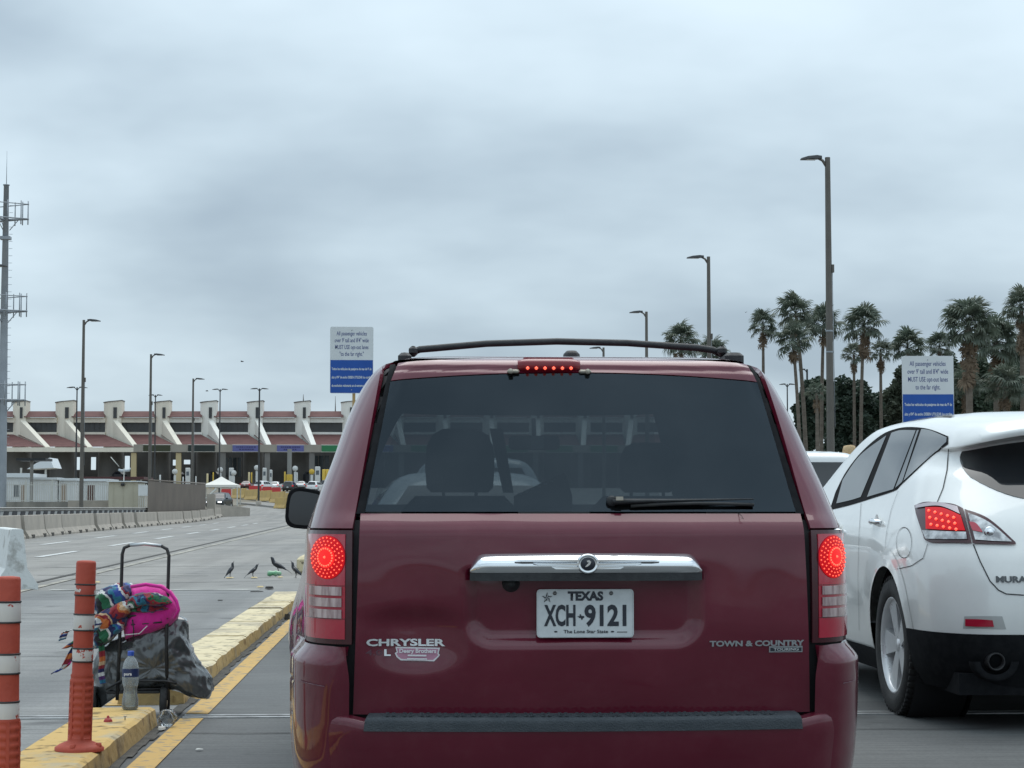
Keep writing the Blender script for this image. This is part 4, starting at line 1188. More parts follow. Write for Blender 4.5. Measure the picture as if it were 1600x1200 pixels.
# shut lines
def seam(pts, fn_, w_=0.006, n=6):
    L = []
    for i in range(len(pts) - 1):
        for k in range(n): L.append(fn_(lerp(pts[i][0], pts[i + 1][0], k / n), lerp(pts[i][1], pts[i + 1][1], k / n)))
    L.append(fn_(*pts[-1])); q = MB(); U.strip(q, L, w_, 0.003); q.build('shut_line', m_seam, suv)
seam(((1483, 696), (1480, 735), (1474, 763), (1464, 787)), us, .007)
seam(((1404, 767), (1393, 797), (1386, 830), (1383, 860)), us, .004)
seam(((1346, 786), (1343, 830), (1341, 900), (1343, 985)), us, .004)
seam(((1450, 850), (1443, 872), (1425, 884), (1399, 890)), us, .004)
seam(((1521, 851), (1532, 878), (1547, 908), (1560, 922), (1572, 928), (1600, 930)), ub, .006)
fd = [(1413 + 12 * math.cos(a), 848 + 24 * math.sin(a)) for a in [2 * math.pi * k / 20 for k in range(21)]]
seam(fd, us, .004, 1)
# handles
for xa, ya in ((1371, 818), (1311, 831)):
    s0, z0 = us(xa, ya); q = MB()
    a = U.C(s0 - .09, z0, .022); c = U.C(s0 + .09, z0, .022); m0 = U.C(s0, z0 + .003, .034)
    q.tube([a - Vector((-.02, 0, 0)), a.lerp(m0, .4), m0, m0.lerp(c, .6), c + Vector((.02, 0, 0))], [.012, .016, .017, .016, .012], 8); q.build('door_handle', m_chrome, suv)
    q = MB(); q.lathe([(.0001, 0.0), (.04, .002), (.055, .006)], 16, Matrix.Translation(U.C(s0, z0, -.003)) @ Matrix.Rotation(-math.pi / 2, 4, 'Y')); q.build('handle_cup', m_wht, suv)
# tail lamp, outer half on the wing, inner half on the gate
def LP(px, py):
    return us(px, py) if px < 1456 else ub(px, py, .25)
def lamp_poly(mb, low, up, off, nu=24, nv=8, rim=0.008):
    L = list(low); Uu = list(up); quad_patch(mb, L, Uu, off, nu, nv, rim)
q = MB(); lamp_poly(q, ((1433, 803), (1443, 832), (1452, 847), (1490, 848.5), (1519, 849.5)), ((1431, 791), (1445, 786), (1462, 786), (1490, 789), (1506, 796)), 0.010)
tl = q.build('tail_lamp', m_lensdark, suv)
q = MB(); lamp_poly(q, ((1450, 828), (1480, 830), (1510, 831)), ((1449, 795), (1475, 796), (1503, 808)), 0.016, 16, 6); q.build('brake_lens', m_lit, tl)
q = MB(); lamp_poly(q, ((1434, 796), (1470, 793), (1502, 806)), ((1434, 791), (1465, 787), (1498, 794)), 0.017, 16, 3); q.build('pale_upper_lens', mat('pale_lens', (0.5, 0.42, 0.44), 0.2, metal=0.3, coat=1.0), tl)
q = MB(); lamp_poly(q, ((1450, 843), (1480, 844), (1513, 844)), ((1444, 830), (1480, 832), (1511, 833)), 0.016, 16, 3); q.build('reversing_lens', m_uclear, tl)
q = MB()
for r_ in range(3):
    for i in range(5):
        s_, z_ = ub(1455 + i * 9.5 + r_ * 1.8, 801 + r_ * 10.5 + i * 2.7 * (1 - .15 * r_), .25)
        c = U.C(s_, z_, .019); q.lathe([(.0001, -.0085), (.007, -.004), (.0085, 0), (.007, .004), (.0001, .0085)], 8, Matrix.Translation(c))
q.build('light_dots', m_led, tl)['kind'] = 'stuff'
q = MB(); lamp_poly(q, ((1521, 850), (1552, 851), (1587, 852)), ((1508, 797), (1545, 812), (1586, 848)), 0.010); tl2 = q.build('tail_lamp', m_lensdark, suv)
q = MB(); lamp_poly(q, ((1525, 845), (1552, 847), (1580, 848)), ((1514, 804), (1545, 818), (1578, 846)), 0.016, 16, 6); q.build('clear_lens', m_uclear, tl2)
q = MB(); lamp_poly(q, ((1521, 831), (1530, 833), (1536, 834)), ((1516, 818), (1526, 820), (1535, 831)), 0.019, 8, 3); q.build('red_insert', m_lensred, tl2)
s_, z_ = ub(1547, 834); q = MB(); q.lathe([(.0001, .012), (.016, .010), (.02, .0), (.026, .004), (.03, -.004)], 16, Matrix.Translation(U.C(s_, z_, .016)) @ Matrix.Rotation(math.pi / 2, 4, 'X')); q.build('bulb_cup', m_chrome, tl2)
# right hand lamp, out of the picture but there
q = MB(); U.patch(q, lambda z: U.s_u(.55, z), lambda z: abs(U.s_y(.75, z)), .985, 1.15, 16, 6, .010, .01); q.build('tail_lamp', m_lensred, suv)
# bumper reflector, exhaust, name badge
q = MB(); lamp_poly(q, ((1505, 982), (1540, 982.5), (1572, 983)), ((1507, 963), (1540, 962.5), (1566, 963)), 0.002, 8, 3, .004); q.build('reflector_recess', mat('recess_grey', (0.45, 0.46, 0.45), 0.5), suv)
q = MB(); lamp_poly(q, ((1509, 978), (1530, 979), (1553, 979)), ((1509, 967), (1530, 967.5), (1551, 969)), 0.007, 8, 3, .008); q.build('bumper_reflector', m_lensred, suv)
s_, z_ = ub(1553, 1033); c = U.C(s_, z_); q = MB()
Mx = Matrix.Translation((c.x, c.y - .03, c.z)) @ Matrix.Rotation(math.pi / 2, 4, 'X')
q.lathe([(.0001, -.06), (.036, -.06), (.038, .015), (.044, .017), (.047, .008), (.047, -.1)], 24, Mx); q.build('exhaust_pipe', mat('sooty_pipe', (0.03, 0.03, 0.032), 0.5, metal=0.4), suv)
q = MB(); q.lathe([(.066, .0), (.092, .012), (.10, 0.0), (.104, -.05)], 24, Mx @ Matrix.Diagonal((1.2, 1, 1, 1)), a0=math.pi, a1=2 * math.pi); q.build('exhaust_cowl', m_seal, suv)
ua_ = at(1559, 906, UY).x - UX; zb = at(1559, 906, UY).z
o = text_mesh('MURANO', .043, mat('dark_badge_chrome', (0.10, 0.105, 0.11), 0.3, metal=0.6), 'badge_lettering', suv, bold=.0015, depth=.002, width=.24)
for v_ in o.data.vertices:
    x_, y_, z_ = v_.co; wx = ua_ + .12 + x_; wz = zb + y_
    p = U.C(U.s_u(wx, wz), wz); v_.co = (wx, p.y - .004 - z_, wz)
o.rotation_euler = (0, 0, 0)
# roof line: dark panel joint near the tail
q = MB()
def fsr(t, v):
    p = at(lerp(1463, 1518, t), lerp(654.5, 656.5, t) - 3.0 * v, 11.0); return p - Vector((UX, UY, 0))
q = MB()
for sg in (-1, 1):
    def fsr(t, v):
        z = lerp(1.690, 1.698, v); y = lerp(1.15, 2.0, t); return U.C(sg * abs(U.s_y(y, z)), z, .004)
    q = MB(); q.grid(fsr if sg > 0 else (lambda t, v: fsr(1 - t, v)), 12, 2); q.build('roof_moulding', m_dark, suv)
# ------------------------------------------------------------------ other vehicles
def make_car(name, label, loc, rz, paint, kind='suv', lamps=True, glass=None, group=None, cat='car', head=False, detail=False):
    H = {'suv': 1.74, 'sedan': 1.46, 'pickup': 1.78}[kind]; k = H / 1.70
    belt = {'suv': 1.06, 'sedan': .93, 'pickup': 1.1}[kind]
    L = 4.7; hw = .93
    w = curve((.22, hw - .06), (.45, hw), (.8, hw), (belt, hw - .03), (belt + .1, hw - .09), (H - .18, hw - .26), (H - .07, hw - .36), (H - .02, hw - .52), (H, hw - .85))
    if kind == 'suv':
        yr = curve((.22, .1), (.5, 0), (.8, 0), (belt, .07), (belt + .1, .12), (H - .18, .36), (H - .07, .40), (H - .02, .7), (H, 1.4))
        yf = curve((.22, L - .1), (.7, L), (belt - .12, L - .2), (belt, L - .95), (H - .18, L - 1.85), (H - .05, L - 2.2), (H, L - 2.9))
    else:
        yr = curve((.22, .1), (.5, 0), (.8, .02), (belt - .03, .12), (belt, .55), (belt + .05, .65), (H - .1, 1.35), (H - .02, 1.7), (H, 2.1))
        yf = curve((.22, L - .1), (.6, L), (belt - .14, L - .2), (belt, L - 1.15), (H - .1, L - 1.95), (H, L - 2.4))
    cst = lambda v: (lambda z: v)
    S = Surf(w, yr, yf, curve((.2, .22), (H - .1, .22), (H, .03)), curve((.2, .28), (H - .1, .3), (H, .05)), cst(.04), None, .35, .4)
    c = thing(name, label, cat, loc, rz, group)
    def hole(p, t):
        return any(abs(p.x) > .5 and math.hypot(p.y - yc, p.z - .33) < .39 for yc in (.95, 3.7))
    q = MB(); nz = 26 if detail else 16
    S.shell(q, [.26 + (H - .26) * (1 - (1 - i / nz) ** 1.4) for i in range(nz + 1)], 70 if detail else 40, 0, hole); q.build('body', paint, c)
    gl = glass or m_sglass
    z0, z1 = belt + .06, H - .14
    q = MB(); S.patch(q, lambda z: -S.s_u(w(z) - .14, z), lambda z: S.s_u(w(z) - .14, z), z0, z1, 16, 5, .008, 0); q.build('rear_window', gl, c)
    q = MB()
    def fw(t, v):
        z = lerp(z0, z1, v); sm = S.smax(z); return S.C(math.copysign(sm - abs(2 * t - 1) * (w(z) - .05), 2 * t - 1), z, .008)
    q.grid(fw, 16, 5); q.build('windscreen', gl, c)
    for sg in (-1, 1):
        for a, bb in ((.12, .34), (.37, .64), (.67, .97)):
            q = MB()
            def fs(t, v):
                z = lerp(z0, z1 - .02, v); ya = yr(z) + .30; yb = yf(z) - .42; y = lerp(ya, yb, lerp(a, bb, t)); return S.C(sg * abs(S.s_y(y, z)), z, .008)
            q.grid(fs if sg > 0 else (lambda t, v: fs(1 - t, v)), 8, 5); q.build('side_window', gl, c)
        q = MB(); lz = .82 if kind == 'sedan' else .92
        a_ = lambda z: sg * S.s_u(hw - .20, z); b_ = lambda z: sg * abs(S.s_y(.42, z))
        S.patch(q, a_ if sg > 0 else b_, b_ if sg > 0 else a_, lz - .09, lz + .12, 10, 4, .010, .01); q.build('tail_lamp', m_lit if lamps else m_lensred, c)
        q = MB()
        def fhl(t, v):
            z = lerp(.68, .80, v); sm = S.smax(z); return S.C(sg * (sm - lerp(.42, .82, t)), z, .012)
        q.grid(fhl if sg < 0 else (lambda t, v: fhl(1 - t, v)), 8, 3)
        q.build('head_lamp', mat('lit_head_lamp', (0.9, 0.9, 0.9), 0.2, emit=(1, 1, 1), estr=1.6) if head else m_clear, c)
        q = MB(); p = S.C(sg * abs(S.s_y(yf(belt) - .75, belt + .06)), belt + .06); q.rbox(p.x + min(0, sg * .2), p.x + max(0, sg * .2), p.y - .06, p.y + .06, p.z - .06, p.z + .08, .03); q.build('door_mirror', paint, c)
    q = MB(); S.patch(q, lambda z: -abs(S.s_y(.5, z)), lambda z: abs(S.s_y(.5, z)), .24, .42, 16, 3, .006, .01); q.build('lower_bumper', m_dark, c)
    q = MB()
    def fg(t, v):
        z = lerp(.34, .60, v); sm = S.smax(z); return S.C(math.copysign(sm - abs(2 * t - 1) * .5, 2 * t - 1), z, .008)
    q.grid(fg, 8, 2); q.build('grille', m_dark, c)
    q = MB(); q.box(-.155, .155, -.012, -.002, .62, .78); q.build('license_plate', m_plate, c)
    for sg in (-1, 1):
        for yc in (.95, 3.7): wheel(c, sg * (hw - .12), yc, .34, .22, sg, 5, False)
    q = MB(); q.box(-hw + .08, hw - .08, .2, L - .3, .22, .34); q.build('underbody', m_inner, c)
    return c
m_cwht = mat('white_car_paint', (0.72, 0.73, 0.73), 0.3, coat=1.0)
m_cblk = mat('black_car_paint', (0.012, 0.013, 0.015), 0.25, coat=1.0)
m_cblu = mat('dark_teal_car_paint', (0.016, 0.026, 0.032), 0.45, coat=0.15, spec=.3)
m_csil = mat('silver_car_paint', (0.42, 0.44, 0.45), 0.3, metal=0.5, coat=1.0)
m_cred = mat('dark_red_car_paint', (0.12, 0.012, 0.015), 0.3, coat=1.0)
# the car further up the right hand lane: only its roof and rear window show
make_car('hatchback_car', 'white car showing its roof and dark rear window between minivan and crossover', (3.92, 18.6, 0), 0, m_cwht, 'suv', detail=True)
# queue in front of the minivan, seen dimly through its windows
make_car('queued_car', 'pale car ahead of the minivan, seen through its tinted windows', (0.55, 14.2, 0), R(3), m_cwht, 'sedan', detail=True)
make_car('queued_car', 'silver car two places ahead of the minivan, seen through its tinted windows', (0.75, 21.5, 0), 0, m_csil, 'suv', detail=True)
# far cars before the plaza
def far(px, py, Y):
    p = at(px, py, Y); return (p.x, p.y, gz(p.y))
make_car('oncoming_car', 'dark sport utility car with headlights on beyond the concrete pillar', far(351, 793, 200), R(180 - 8), m_cblu, 'suv', False, head=True, detail=True)
FG = 'cars queuing before the inspection plaza'
for px, Y, rz, pt, kd, lb in ((402, 322, -28, m_cwht, 'suv', 'white sport utility car behind the red barriers, left end of the far queue'),
        (426, 338, -10, m_cwht, 'sedan', 'white saloon right behind the leftmost white car of the far queue'),
        (449, 318, -8, m_cblk, 'suv', 'black sport utility car in the middle of the far queue'),
        (486, 316, -16, m_cwht, 'suv', 'white sport utility car at the right of the far queue beside the minivan'),
        (468, 345, -6, m_csil, 'sedan', 'silver saloon far behind the black car of the queue'),
        (382, 348, -6, m_cred, 'sedan', 'dark red car at a booth behind the white tent roof'),
        (508, 338, -6, m_cblk, 'suv', 'dark car at a booth half hidden by the minivan pillar')):
    make_car('queuing_car', lb, far(px, 765, Y), R(rz), pt, kd, True, group=FG)
# ------------------------------------------------------------------ flexible posts
m_opost = mat('faded_orange_plastic', (0.44, 0.082, 0.050), 0.6, spec=.3, c2=(0.37, 0.066, 0.042), scale=6, bump=0.12, bscale=60)
def band_mat(name, bare, c1=(0.62, 0.60, 0.57)):
    return mat(name, (0.42, 0.08, 0.055), 0.6, c2=c1, scale=14, lo=bare, hi=bare + .015, detail=6)
m_band = band_mat('reflective_band', 0.36); m_band2 = band_mat('peeling_reflective_band', 0.50)
m_bline = mat('black_tape_edge', (0.02, 0.02, 0.022), 0.6, c2=(0.05, 0.05, 0.05), scale=30)
def flex_post(label, x, y, z0, H, r, bands, tilt):
    p = thing('flexible_post', label, 'post', (x, y, z0), rng.random() * .2, 'orange flexible posts on the kerb')
    p.rotation_euler = (tilt[0], tilt[1], 0)
    q = MB(); q.lathe([(.105, 0), (.105, .012), (.085, .026), (r * 1.22, .04), (r * 1.2, .052)], 28)
    for k in range(3):
        a = R(90 * k - 100); q.lathe([(.0001, .034), (.012, .034), (.014, .018)], 8, Matrix.Translation((.085 * math.cos(a), .085 * math.sin(a), 0)))
    q.build('base_plate', m_opost, p)
    q = MB(); prof = [(r * 1.2, .05)]
    zb = .05
    while zb < H * .36:
        prof += [(r * 1.20, zb), (r * 1.20, zb + .012), (r * 1.12, zb + .016), (r * 1.12, zb + .026)]; zb += .030
    prof += [(r * 1.16, zb), (r * 1.03, zb + .01), (r, zb + .14), (r, H - .012), (r * .92, H - .003), (r * .5, H), (.0001, H - .002)]
    q.lathe(prof, 28)
    for k in range(6):
        a = R(60 * k + 20); q.box(-.006, .006, r * 1.10, r * 1.215, .05, H * .36, Matrix.Rotation(a, 4, 'Z'))
    q.build('shaft', m_opost, p)
    for f, h_, mm in bands:
        z = H * f
        q = MB(); q.lathe([(r + .0016, z), (r + .0022, z + .002), (r + .0022, z + h_ - .002), (r + .0016, z + h_)], 28); bd = q.build('reflective_band', mm, p)
        for zz in (z - .006, z + h_):
            q = MB(); q.lathe([(r + .001, zz), (r + .0038, zz + .001), (r + .0038, zz + .006), (r + .001, zz + .007)], 28); q.build('band_edge', m_bline, bd)
    return p
kz = 0.106
a = gnd(125, 1168)
PY_ = 8.45; PX_ = at(124, 1165, PY_).x
flex_post('scuffed orange flexible post beside the cart, its white bands peeling', PX_, PY_, kz, .815, .0425, ((.82, .040, m_band2), (.635, .062, m_band), (.47, .05, m_band2)), (0, R(1.3)))
PY2 = 6.95
flex_post('orange flexible post cut by the left edge of the picture', at(11, 1000, PY2).x, PY2, kz, .80, .0445, ((.80, .066, m_band), (.575, .062, m_band), (.355, .07, m_band)), (0, 0))

# ------------------------------------------------------------------ hand cart with its load
CY = 10.72
def cp(px, py, dy=0.0): return at(px, py, CY + dy)
m_cart = mat('black_cart_tube', (0.018, 0.018, 0.020), 0.45, c2=(0.035, 0.033, 0.03), scale=30)
m_grip = mat('bare_metal_grip', (0.55, 0.57, 0.58), 0.35, metal=0.7)
base = cp(226, 1105); cart = thing('hand_cart', 'black folding luggage cart with bare metal grip standing at the kerb gap', 'cart', (base.x, base.y, 0))
def loc(p): return Vector(p) - Vector((base.x, base.y, 0))
q = MB()
Lp = [loc(cp(x, y)) for x, y in ((183, 1094), (187, 1000), (190, 900), (191, 866), (194, 856), (203, 852))]
Rp = [loc(cp(x, y)) for x, y in ((261, 1094), (260, 1000), (263, 900), (264, 868), (261, 858), (252, 853))]
q.tube(Lp, .0095, 8); q.tube(Rp, .0095, 8); q.build('uprights', m_cart, cart)
q = MB(); q.tube([Lp[-1], loc(cp(226, 850)), Rp[-1]], .0098, 8); q.build('grip', m_grip, cart)
for y0 in (962, 1063):
    q = MB(); q.tube([loc(cp(186 if y0 < 1000 else 166, y0 + (3 if y0 < 1000 else 14), -.02)), loc(cp(190, y0, -.02)), loc(cp(258, y0 + 1, -.02)), loc(cp(262 if y0 < 1000 else 276, y0 + 5, -.02))], .007, 6); q.build('cross_bar', m_cart, cart)
q = MB(); q.tube([loc(cp(200, 966, -.03)), loc(cp(205, 962, -.03)), loc(cp(250, 962, -.03)), loc(cp(253, 972, -.03)), loc(cp(205, 976, -.03))], .005, 6); q.build('elastic_cord', m_cart, cart)
m_axle = mat('grey_axle', (0.22, 0.22, 0.22), 0.4, metal=0.6)
q = MB(); q.tube([loc(cp(172, 1078, .02)), loc(cp(276, 1076, .02))], .006, 6)
q.rbox(loc(cp(180, 0)).x, loc(cp(262, 0)).x, .0, .24, .13, .145, .004); q.build('foot_plate', m_cart, cart)
for px, py in ((160, 1082), (269, 1086)):
    w_ = loc(cp(px, 0)); q = MB(); Mx = Matrix.Translation((w_.x, .03, .085)) @ Matrix.Rotation(math.pi / 2, 4, 'Y')
    q.lathe([(.055, -.018), (.078, -.02), (.085, -.01), (.085, .01), (.078, .02), (.055, .018), (.055, -.018)], 24, Mx); wl = q.build('wheel', m_tyre, cart)
    q = MB(); q.lathe([(.0001, .012), (.02, .014), (.056, .008), (.056, -.008), (.0001, -.012)], 16, Mx); q.build('wheel_hub', m_axle, wl)

# bin bag: lumpy, creased film
m_bag = mat('grey_black_bag_film', (0.055, 0.060, 0.062), 0.20, c2=(0.085, 0.09, 0.09), scale=4, rvar=0.06, coat=1.0)
_t = m_bag.node_tree; _b = _t.nodes['Principled BSDF']; _n = _t.nodes.new('ShaderNodeTexNoise'); _n.noise_type = 'RIDGED_MULTIFRACTAL'; _n.inputs['Scale'].default_value = 10.0; _n.inputs['Detail'].default_value = 5; _n.inputs['Distortion'].default_value = .6
_c = _t.nodes.new('ShaderNodeTexCoord'); _m = _t.nodes.new('ShaderNodeMapping'); _m.inputs['Scale'].default_value = (1.5, 1, .8); _m.inputs['Rotation'].default_value = (0, .6, 0); _t.links.new(_c.outputs['Object'], _m.inputs[0]); _t.links.new(_m.outputs[0], _n.inputs['Vector'])
_p = _t.nodes.new('ShaderNodeBump'); _p.inputs['Strength'].default_value = 1.0; _p.inputs['Distance'].default_value = .02; _t.links.new(_n.outputs['Fac'], _p.inputs['Height']); _t.links.new(_p.outputs[0], _b.inputs['Normal'])
def lump(name, label, cat, outline, depth, yoff, material, wr=0.02, seed=0.0, n=72, m=30, crease=1.0, parent=None, sharp=7.0):
    """closed soft body whose front view follows an outline given in photo points"""
    P2 = [cp(x, y, yoff) for x, y in outline]; cx = sum(p.x for p in P2) / len(P2); cz = sum(p.z for p in P2) / len(P2)
    # resample the outline by arc length
    cl = P2 + [P2[0]]; d = [0]
    for i in range(len(P2)): d.append(d[-1] + (cl[i + 1] - cl[i]).length)
    def O(t):
        s_ = (t % 1.0) * d[-1]; i = 0
        while d[i + 1] < s_: i += 1
        f = (s_ - d[i]) / (d[i + 1] - d[i]); return cl[i].lerp(cl[i + 1], f)
    mb = MB(); rings = []
    for j in range(m + 1):
        ph = math.pi * j / m - math.pi / 2
        sc_ = math.cos(ph) ** 0.55 if 0 < j < m else 0.02; yy = math.sin(ph) * depth
        rg = []
        for i in range(n):
            o = O(i / n); x = cx + (o.x - cx) * sc_; z = cz + (o.z - cz) * sc_
            v_ = Vector((x * sharp, yy * sharp, z * sharp + seed))
            rdg = abs(pnoise(v_)) * 1.0 + .5 * abs(pnoise(v_ * 2.3 + Vector((3, 1, 7)))) + .25 * abs(pnoise(v_ * 5))
            k = wr * crease * (0.45 - rdg)
            nd = Vector((x - cx, yy * .6, z - cz)); nd = nd.normalized() if nd.length > 1e-6 else Vector((0, -1, 0))
            if j < m / 2: nd = (nd + Vector((0, -.8, 0))).normalized()
            p = Vector((x, P2[0].y + yy, z)) + nd * k
            p.z = max(p.z, 0.012)
            rg.append(p - P2[0].project(Vector((0, 0, 0.0001))) if False else p)
        rings.append(rg)
    mb.loft(rings, True, True)
    org = Vector((cx, P2[0].y, min(p.z for r_ in rings for p in r_)))
    mb.v = [tuple(Vector(v_) - org) for v_ in mb.v]
    o = recalc(mb.build(name, material, None, org)); tag(o, label, cat)
    return o
lump('bin_bag', 'grey black plastic bin bag slumped over the cart foot', 'bag',
     ((152, 1012), (175, 1000), (205, 985), (240, 972), (262, 962), (276, 961), (292, 968), (296, 985), (300, 1010), (304, 1025), (318, 1045), (331, 1058), (334, 1080), (322, 1092), (304, 1090), (285, 1082), (262, 1076), (230, 1078), (200, 1080), (178, 1082), (165, 1100), (150, 1112), (146, 1080), (147, 1045)), .13, .13, m_bag, .036, 1.3, 120, 50, 1.0, None, 8.5)
# striped blanket draped over the bag: strips of cloth in folds
def stripes(name, cols, axis_=1, scale=1.0):
    if name in MATS: return MATS[name]
    m = bpy.data.materials.new(name); m.use_nodes = True
    t = m.node_tree; b = t.nodes['Principled BSDF']; b.inputs['Roughness'].default_value = 0.85; b.inputs['Sheen Weight'].default_value = 0.3
    uv = t.nodes.new('ShaderNodeUVMap'); sp = t.nodes.new('ShaderNodeSeparateXYZ'); t.links.new(uv.outputs[0], sp.inputs[0])
    mu = t.nodes.new('ShaderNodeMath'); mu.operation = 'MULTIPLY'; mu.inputs[1].default_value = scale; t.links.new(sp.outputs[axis_], mu.inputs[0])
    fr = t.nodes.new('ShaderNodeMath'); fr.operation = 'FRACT'; t.links.new(mu.outputs[0], fr.inputs[0])
    r = t.nodes.new('ShaderNodeValToRGB'); r.color_ramp.interpolation = 'CONSTANT'; el = r.color_ramp.elements
    n = len(cols)
    for i, c in enumerate(cols):
        e_ = el[i] if i < 2 else el.new(i / n)
        e_.position = i / n; e_.color = (*srgb(*c), 1)
    t.links.new(fr.outputs[0], r.inputs[0])
    nz = t.nodes.new('ShaderNodeTexNoise'); nz.inputs['Scale'].default_value = 90; tcn = t.nodes.new('ShaderNodeTexCoord'); t.links.new(tcn.outputs['Object'], nz.inputs['Vector'])
    mx = t.nodes.new('ShaderNodeMix'); mx.data_type = 'RGBA'; mx.blend_type = 'MULTIPLY'; mx.inputs[0].default_value = 0.5
    t.links.new(r.outputs[0], mx.inputs[6]); t.links.new(nz.outputs['Fac'], mx.inputs[7]); t.links.new(mx.outputs[2], b.inputs['Base Color'])
    MATS[name] = m
    return m
NV, WH, RD, TQ, GN, OR, PK, BL, BK, TN, PU, YE = (30, 34, 90), (225, 225, 222), (150, 28, 45), (40, 120, 150), (30, 105, 70), (205, 110, 50), (235, 40, 160), (50, 80, 165), (20, 20, 28), (215, 180, 140), (85, 40, 110), (220, 190, 80)
def cloth_strip(mb, uvs, path, width, wdir, fold=0.012, seed=0.0, nu=8, v0=0.0, vlen=1.0):
    """a ribbon of cloth along a path with soft folds across it"""
    pts = [Vector(p) for p in path]; n = len(pts); wd = Vector(wdir).normalized()
    fine = []
    for i in range(n - 1):
        p0, p1, p2, p3 = pts[max(0, i - 1)], pts[i], pts[i + 1], pts[min(n - 1, i + 2)]
        for k in range(6):
            t = k / 6; fine.append(.5 * ((2 * p1) + (p2 - p0) * t + (2 * p0 - 5 * p1 + 4 * p2 - p3) * t * t + (3 * p1 - p0 - 3 * p2 + p3) * t ** 3))
    fine.append(pts[-1]); N = len(fine); b = len(mb.v)
    for j, c in enumerate(fine):
        d = (fine[min(N - 1, j + 1)] - fine[max(0, j - 1)]).normalized(); nn = d.cross(wd).normalized()
        for i in range(nu + 1):
            t = i / nu - .5
            o = fold * (math.sin(i * 2.4 + seed) + .7 * pnoise(Vector((i * .8, j * .25, seed))))
            mb.v.append(tuple(c + wd * t * width + nn * o)); uvs.append((i / nu, v0 + vlen * j / N))
    for j in range(N - 1):
        for i in range(nu):
            a = b + j * (nu + 1) + i; mb.face((a, a + 1, a + nu + 2, a + nu + 1), True)
def build_cloth(mb, uvs, name, m, parent=None, loc_=None):
    o = mb.build(name, m, parent, loc_)
    ul = o.data.uv_layers.new(name='UVMap')
    for lp in o.data.loops: ul.data[lp.index].uv = uvs[lp.vertex_index]
    sd_ = o.modifiers.new('thickness', 'SOLIDIFY'); sd_.thickness = 0.005
    return o
org = cp(200, 960, .05)
blk = thing('striped_blanket', 'many coloured striped blanket bundled on top of the cart load', 'blanket', org)
def lc(px, py, dy): return cp(px, py, dy) - org
MS = [stripes('stripes_a', (NV, WH, TQ, NV, RD, WH, GN, NV, OR, RD, WH, BL)), stripes('stripes_b', (TQ, BL, WH, NV, GN, RD, OR, TN, RD, NV, WH, PU)), stripes('stripes_c', (RD, OR, TN, WH, RD, NV, GN, BL, WH, TQ, NV, PK))]
def weave(name, cols, axis, freq, distort=.25):
    """striped cloth: bands across a direction, pulled about by the crumpling"""
    m = bpy.data.materials.new(name); m.use_nodes = True
    t = m.node_tree; b = t.nodes['Principled BSDF']; b.inputs['Roughness'].default_value = 0.85; b.inputs['Sheen Weight'].default_value = 0.3
    tcn = t.nodes.new('ShaderNodeTexCoord')
    nz = t.nodes.new('ShaderNodeTexNoise'); nz.inputs['Scale'].default_value = 7; nz.inputs['Detail'].default_value = 3; t.links.new(tcn.outputs['Object'], nz.inputs['Vector'])
    dt = t.nodes.new('ShaderNodeVectorMath'); dt.operation = 'DOT_PRODUCT'; dt.inputs[1].default_value = axis; t.links.new(tcn.outputs['Object'], dt.inputs[0])
    a1 = t.nodes.new('ShaderNodeMath'); a1.operation = 'MULTIPLY_ADD'; t.links.new(nz.outputs['Fac'], a1.inputs[0]); a1.inputs[1].default_value = distort
    t.links.new(dt.outputs['Value'], a1.inputs[2])
    mu = t.nodes.new('ShaderNodeMath'); mu.operation = 'MULTIPLY'; mu.inputs[1].default_value = freq; t.links.new(a1.outputs[0], mu.inputs[0])
    fr = t.nodes.new('ShaderNodeMath'); fr.operation = 'FRACT'; t.links.new(mu.outputs[0], fr.inputs[0])
    r = t.nodes.new('ShaderNodeValToRGB'); r.color_ramp.interpolation = 'CONSTANT'; el = r.color_ramp.elements; n = len(cols)
    for i_, c in enumerate(cols):
        e_ = el[i_] if i_ < 2 else el.new(i_ / n)
        e_.position = i_ / n; e_.color = (*srgb(*c), 1)
    t.links.new(fr.outputs[0], r.inputs[0])
    wv = t.nodes.new('ShaderNodeTexNoise'); wv.inputs['Scale'].default_value = 160; t.links.new(tcn.outputs['Object'], wv.inputs['Vector'])
    mx = t.nodes.new('ShaderNodeMix'); mx.data_type = 'RGBA'; mx.blend_type = 'MULTIPLY'; mx.inputs[0].default_value = 0.45
    t.links.new(r.outputs[0], mx.inputs[6]); t.links.new(wv.outputs['Fac'], mx.inputs[7]); t.links.new(mx.outputs[2], b.inputs['Base Color'])
    bp = t.nodes.new('ShaderNodeBump'); bp.inputs['Strength'].default_value = .35; bp.inputs['Distance'].default_value = .004; t.links.new(wv.outputs['Fac'], bp.inputs['Height']); t.links.new(bp.outputs[0], b.inputs['Normal'])
    MATS[name] = m
    return m
W1 = weave('serape_blue', (NV, BL, TQ, WH, TQ, NV, BK, GN, GN, WH, NV, TQ, BL, WH, RD, NV), (.55, .2, .8), 3.4)
W2 = weave('serape_red', (RD, RD, OR, TN, WH, RD, BK, GN, NV, WH, OR, RD, TN, NV), (.35, -.2, .9), 4.2)
W3 = weave('serape_mixed', (GN, NV, WH, RD, RD, PU, WH, GN, BK, RD, TQ, NV, RD), (.1, .3, 1), 5.5)
